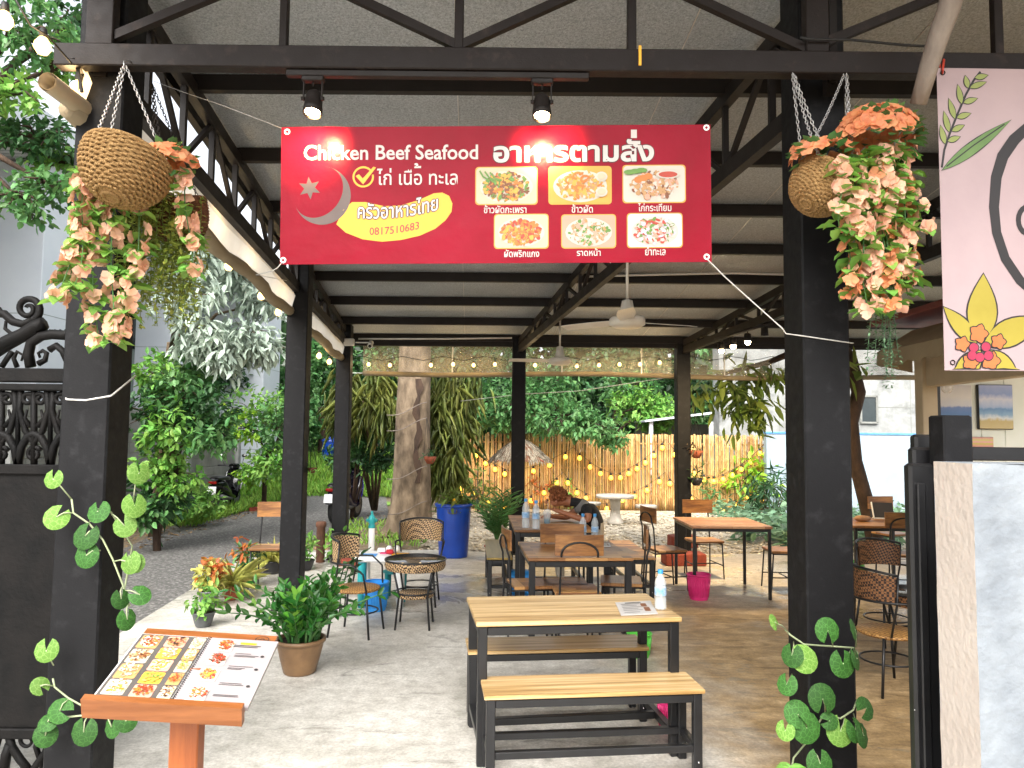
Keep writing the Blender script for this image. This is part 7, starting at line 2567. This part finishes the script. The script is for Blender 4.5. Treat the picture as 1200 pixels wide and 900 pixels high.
bulb_string('row of warm bulbs along the back awning of the pavilion', w_, [P(x, y, 11.05) for x, y in ((432, 427), (457, 428), (505, 428), (531, 427), (555, 428), (580, 427), (627, 428), (676, 429), (702, 428), (726, 427), (750, 427), (773, 425))],   .028, 'lamp_white', .5, .07, (1, .7, .35), (0, -.08, 0))
w_ = [P(10, -15, 3.0), P(36, 30, 3.05), P(56, 42, 3.1), P(96, 88, 3.35), P(190, 190, 4.6), P(267, 288, 6.0), P(322, 352, 7.6), P(380, 408, 9.9)]
bulb_string('row of warm bulbs along the left eave of the pavilion', w_, [P(5, 24, 3.0), P(50, 54, 3.1), P(92, 104, 3.4), P(232, 250, 5.2), P(268, 312, 6.0), P(306, 347, 7.0), P(326, 366, 7.6), P(374, 417, 9.4), P(386, 424, 10)], .035, 'lamp_white', .7, .08, (1, .7, .35), (0, -.07, 0))


# ------------------------------------------------------------------ scooters
def scooter(name, label, pos, rz, body_m, accent=None):
    """faces +y; origin on the ground between the wheels"""
    t = thing(name, label, 'scooter', pos, rz, 'parked motor scooters')
    for y in (-.6, .6):
        b = MB()
        E = Euler((0, PI / 2, 0)).to_matrix()
        b.lathe([(.19, -.045), (.25, -.05), (.275, -.02), (.275, .02), (.25, .05), (.19, .045)], (0, y, .275), 24, tilt=E); wh = b.build('wheel', M['rubber'], t)
        b = MB(); b.lathe([(.0, .02), (.05, .05), (.19, .044)], (0, y, .275), 20, tilt=E); b.lathe([(.0, -.02), (.05, -.05), (.19, -.044)], (0, y, .275), 20, tilt=E)
        b.build('rim', M['plastic_grey'], wh)
    def loft(secs, m, nm, par=t):
        """secs: (y, z centre, half width, half height)"""
        b = MB(); n = 12; vs_ = []
        for y, z, w, h in secs:
            for j in range(n):
                a = 2 * PI * j / n
                cx, cz = math.cos(a), math.sin(a)
                vs_.append((w * abs(cx) ** .7 * (1 if cx > 0 else -1), y, z + h * abs(cz) ** .7 * (1 if cz > 0 else -1)))
        fs = [(i * n + j, i * n + (j + 1) % n, (i + 1) * n + (j + 1) % n, (i + 1) * n + j) for i in range(len(secs) - 1) for j in range(n)]
        fs += [tuple(range(n)), tuple(range((len(secs) - 1) * n, len(secs) * n))]
        b.add(vs_, fs, smooth=True); return b.build(nm, m, par)
    loft([(-.85, .62, .05, .05), (-.7, .6, .13, .11), (-.4, .55, .16, .16), (-.1, .45, .15, .16), (.05, .34, .14, .09), (.25, .3, .14, .06), (.38, .34, .13, .08)], body_m, 'body')
    loft([(-.78, .76, .1, .03), (-.6, .76, .14, .045), (-.3, .75, .15, .05), (-.02, .73, .1, .05)], M['plastic_black'], 'seat')
    loft([(.36, .34, .16, .1), (.44, .55, .19, .2), (.5, .75, .17, .16), (.5, .93, .09, .06)], body_m, 'front_shield')
    loft([(.36, .46, .08, .04), (.6, .58, .08, .035), (.86, .46, .07, .03)], body_m, 'front_mudguard')
    loft([(-.95, .42, .07, .02), (-.75, .58, .08, .03), (-.5, .5, .08, .03)], M['plastic_black'], 'rear_mudguard')
    b = MB()
    for s in (-1, 1): b.tube([(s * .06, .48, .85), (s * .075, .6, .275)], .022, 8)
    b.tube([(-.33, .34, 1.0), (-.2, .42, 1.0), (0, .45, .97), (.2, .42, 1.0), (.33, .34, 1.0)], .016, 8); b.build('handlebar', M['plastic_black'], t)
    loft([(.4, .98, .1, .05), (.5, .98, .12, .07), (.58, .96, .05, .03)], body_m, 'headlamp_cowl')
    b = MB(); b.ball((0, .575, .955), .05, 12, sq=(1.3, .5, .9)); b.build('headlight', M['plate_white'], t)
    for s in (-1, 1):
        b = MB(); b.tube([(s * .2, .42, 1.0), (s * .26, .36, 1.2)], .006, 6); b.ball((s * .27, .35, 1.23), .055, 12, sq=(1.1, .35, .75)); b.build('mirror', M['chrome'], t)
    b = MB(); b.box((0, -.93, .52), (.2, .01, .17), rx=R(-15)); b.build('number_plate', M['plate_white'], t)
    b = MB(); b.bbox((0, -.87, .68), (.18, .05, .06), .012); b.build('tail_lamp', M['red_lamp'], t)
    b = MB(); b.tube([(.14, .0, .28), (.16, -.3, .3), (.17, -.75, .38)], [.025, .04, .05], 10); b.build('exhaust', M['plastic_grey'], t)
    b = MB(); b.tube([(-.1, -.1, .2), (-.2, -.14, .01)], .01, 6); b.build('stand', M['plastic_grey'], t)
    if accent:
        b = MB()
        for s in (-1, 1): b.tube([(s * .18, .42, .45), (s * .195, .47, .65), (s * .16, .52, .85)], .012, 6)
        b.build('side_trim', accent, t)
    return t


p = PZ(258, 600, -.06)
scooter('motor_scooter', 'black scooter seen from behind parked by the block wall on the road\'s left', (p.x, p.y + .3, -.06), R(2), M['gloss_black'], M['plate_white'])
p = PZ(401, 612, -.06)
scooter('motor_scooter', 'dark violet scooter parked behind the third post', (p.x, p.y + .3, -.06), R(-8), M['gloss_violet'], pm('violet_trim', '#4a3fae', rough=.3))
p = PZ(500, 598, -.07)
scooter('motor_scooter', 'dark scooter half hidden behind the blue bin and the tree trunk', (p.x, p.y + 1.0, -.07), R(70), M['gloss_black'])


# ------------------------------------------------------------------ the seated person
hip = Vector((.97, cC.y - .05, .52))
hd_ = P(651, 586, hip.y)
B_ = hip
sh = P(687, 592, hip.y - .02)
hips, chest, neck, head = hip, sh + Vector((.05, 0, -.12)), sh + Vector((-.09, 0, .03)), hd_
eR, eL = P(690, 611, hip.y - .22), Vector((sh.x - .2, hip.y + .2, .79))
hR, hL = P(652, 598, hip.y - .18), Vector((sh.x - .42, hip.y + .12, .81))
nodes = {
    'pelvis': (hips, (.15, .12)), 'waist': (hips.lerp(chest, .45) + Vector((.05, 0, .02)), (.135, .105)), 'chest': (chest, (.165, .115)), 'neckb': (neck, (.06, .06)), 'neckt': (neck.lerp(head, .45), (.052, .052)),
    'skull': (head + Vector((.01, 0, .02)), (.088, .095)), 'jaw': (head + Vector((-.055, 0, -.06)), (.055, .05)),
    'sR': (sh + Vector((-.01, -.15, .0)), .058), 'eR': (eR, .042), 'wR': (hR + Vector((.03, 0, -.01)), .028), 'pR': (hR, (.034, .022)),
    'sL': (sh + Vector((-.01, .15, .0)), .058), 'eL': (eL, .042), 'wL': (hL + Vector((.04, 0, 0)), .028), 'pL': (hL, (.034, .022)),
    'hR': (hips + Vector((-.04, -.09, -.02)), .095), 'kR': (hips + Vector((-.43, -.12, -.03)), .066), 'aR': (hips + Vector((-.4, -.12, -.45)), .042), 'fR': (Vector((hips.x - .54, hips.y - .13, .035)), (.038, .03)),
    'hL': (hips + Vector((-.04, .09, -.02)), .095), 'kL': (hips + Vector((-.43, .12, -.03)), .066), 'aL': (hips + Vector((-.4, .12, -.45)), .042), 'fL': (Vector((hips.x - .54, hips.y + .13, .035)), (.038, .03)),
}
edges = [('pelvis', 'waist'), ('waist', 'chest'), ('chest', 'neckb'), ('neckb', 'neckt'), ('neckt', 'skull'), ('skull', 'jaw'), ('chest', 'sR'), ('sR', 'eR'), ('eR', 'wR'), ('wR', 'pR'), ('chest', 'sL'), ('sL', 'eL'), ('eL', 'wL'), ('wL', 'pL'),
         ('pelvis', 'hR'), ('hR', 'kR'), ('kR', 'aR'), ('aR', 'fR'), ('pelvis', 'hL'), ('hL', 'kL'), ('kL', 'aL'), ('aL', 'fL')]
for s, pp_ in (('R', hR), ('L', hL)):
    for k in range(4):
        dy = (k - 1.5) * .017
        l1 = (.038, .043, .041, .033)[k]
        up1 = .02 if s == 'R' else .0
        a1 = pp_ + Vector((-.04, dy, .004)); a2 = a1 + Vector((-l1 * .7, 0, up1 - .008)); a3 = a2 + Vector((-l1 * .3, 0, up1 - .022))
        nodes['k%s%d' % (s, k)] = (a1, .0095); nodes['m%s%d' % (s, k)] = (a2, .0088); nodes['t%s%d' % (s, k)] = (a3, .0075)
        edges += [('p' + s, 'k%s%d' % (s, k)), ('k%s%d' % (s, k), 'm%s%d' % (s, k)), ('m%s%d' % (s, k), 't%s%d' % (s, k))]
    th1 = pp_ + Vector((-.008, -.036 if s == 'L' else .036, .012)); th2 = th1 + Vector((-.034, 0, .014))
    nodes['th%s' % s] = (th1, .011); nodes['tt%s' % s] = (th2, .009)
    edges += [('p' + s, 'th' + s), ('th' + s, 'tt' + s)]
pers = thing('person', 'person in a black top leaning over the table, hand at the mouth, auburn hair', 'person', (hips.x, hips.y, 0))
me = skin_mesh('body', {k: (tuple(Vector(v[0]) - Vector((hips.x, hips.y, 0))), v[1]) for k, v in nodes.items()}, edges, 'pelvis', 2)
for m in ('skin', 'cloth_black', 'cloth_grey', 'cloth_pale', 'plastic_black'): me.materials.append(M[m])
segs = [('waist', 'chest', 1), ('pelvis', 'waist', 3), ('chest', 'neckb', 1), ('neckb', 'neckt', 0), ('neckt', 'skull', 0), ('skull', 'jaw', 0), ('chest', 'sR', 1), ('sR', 'eR', 1), ('eR', 'wR', 0), ('chest', 'sL', 1), ('sL', 'eL', 1), ('eL', 'wL', 0),
        ('pelvis', 'hR', 3), ('hR', 'kR', 3), ('kR', 'aR', 3), ('aR', 'fR', 4), ('pelvis', 'hL', 3), ('hL', 'kL', 3), ('kL', 'aL', 3), ('aL', 'fL', 4), ('wR', 'pR', 0), ('wL', 'pL', 0)]
off = Vector((hips.x, hips.y, 0))
for p_ in me.polygons:
    c = p_.center + off; best, bm = 9, 0
    for a, b_, m in segs:
        A, Bv = Vector(nodes[a][0]), Vector(nodes[b_][0]); d = Bv - A
        u = max(0, min(1, (c - A).dot(d) / d.length_squared)); q = (c - (A + d * u)).length
        if m == 1 and a[0] == 's' and u > .5: mm = 0
        else: mm = m
        rr_ = nodes[a][1]; rr_ = rr_[0] if isinstance(rr_, tuple) else rr_
        q -= rr_ * .5
        if q < best: best, bm = q, mm
    p_.material_index = bm
link('body', me, pers)
hl = head - off
b = MB()
for q in range(420):
    a = rnd.uniform(0, 6.28); e = rnd.uniform(-.35, 1.45)
    d = Vector((math.cos(a) * math.cos(e), math.sin(a) * math.cos(e), math.sin(e)))
    if d.x < -.55 and d.z < .45: continue
    c = hl + Vector((.02, 0, .035)) + Vector((d.x * .098, d.y * .088, d.z * .095))
    b.tube([c, c + d * .012 + Vector((rnd.uniform(-.015, .015), rnd.uniform(-.015, .015), .008)), c + d * .014 + Vector((rnd.uniform(-.025, .025), rnd.uniform(-.025, .025), -.012))], [.012, .012, .006], 4)
b.ball(hl + Vector((.02, 0, .035)), .096, 16, sq=(1.0, .9, .97))
for q in range(150):
    d = Vector((rnd.gauss(0, 1), rnd.gauss(0, 1), rnd.gauss(0, 1))).normalized(); c = hl + Vector((.14, .05, -.0)) + d * .06
    b.tube([c, c + d * .02 + Vector((0, 0, -.01))], [.011, .005], 4)
b.ball(hl + Vector((.14, .05, 0)), .058, 12)
b.build('hair', M['hair'], pers)
b = MB()
for s in (-1, 1):
    b.ball(hl + Vector((-.088, s * .034, .0)), .011, 8)
b.build('eyes', M['ink'], pers)
b = MB(); b.ball(hl + Vector((-.103, 0, -.025)), .017, 8, sq=(1, .8, 1.2)); b.ball(hl + Vector((.005, -.09, -.01)), .024, 8, sq=(.8, .4, 1.2)); b.build('nose_and_ear', M['skin'], pers)
b = MB(); b.ball(hl + Vector((-.1, 0, -.062)), .014, 8, sq=(.6, 1.6, .5)); b.build('mouth', pm('lip', '#7a4034', rough=.5), pers)
# scarf-like grey front of the top
b = MB(); b.lathe([(.085, -.05), (.095, -.01), (.075, .03)], neck - off + Vector((.02, 0, -.03)), 18, tilt=Euler((0, R(-50), 0)).to_matrix()); b.build('collar', M['cloth_grey'], pers)
st = thing('stool', 'low dark stool under the seated person', 'stool', (hips.x + .03, hips.y, 0), AX)
b = MB(); b.bbox((0, 0, .385), (.36, .34, .03), .006); b.build('seat', M['blocks'], st)
for sx in (-1, 1):
    for sy in (-1, 1):
        b = MB(); b.bbox((sx * .15, sy * .14, .185), (.025, .025, .366), .003); b.build('leg', M['blackmetal'], st)
b = MB(); b.bbox((cC.x - .3, cC.y - .35, .14), (.3, .2, .26), .04)
tag(b.build('bag', M['plastic_sky'], None), 'blue bag on the floor under the person\'s table', 'bag')
b = MB(); q = W(580 + 103, 856); b.add([(0, 0, .004), (.03, .012, .012), (.055, 0, .006), (.03, -.015, .01)], [(0, 3, 2, 1)])
tag(b.build('leaf', M['leaf_lime'], None, W(685, 857)), 'single fallen yellow-green leaf on the floor behind the nearest bench', 'leaf')
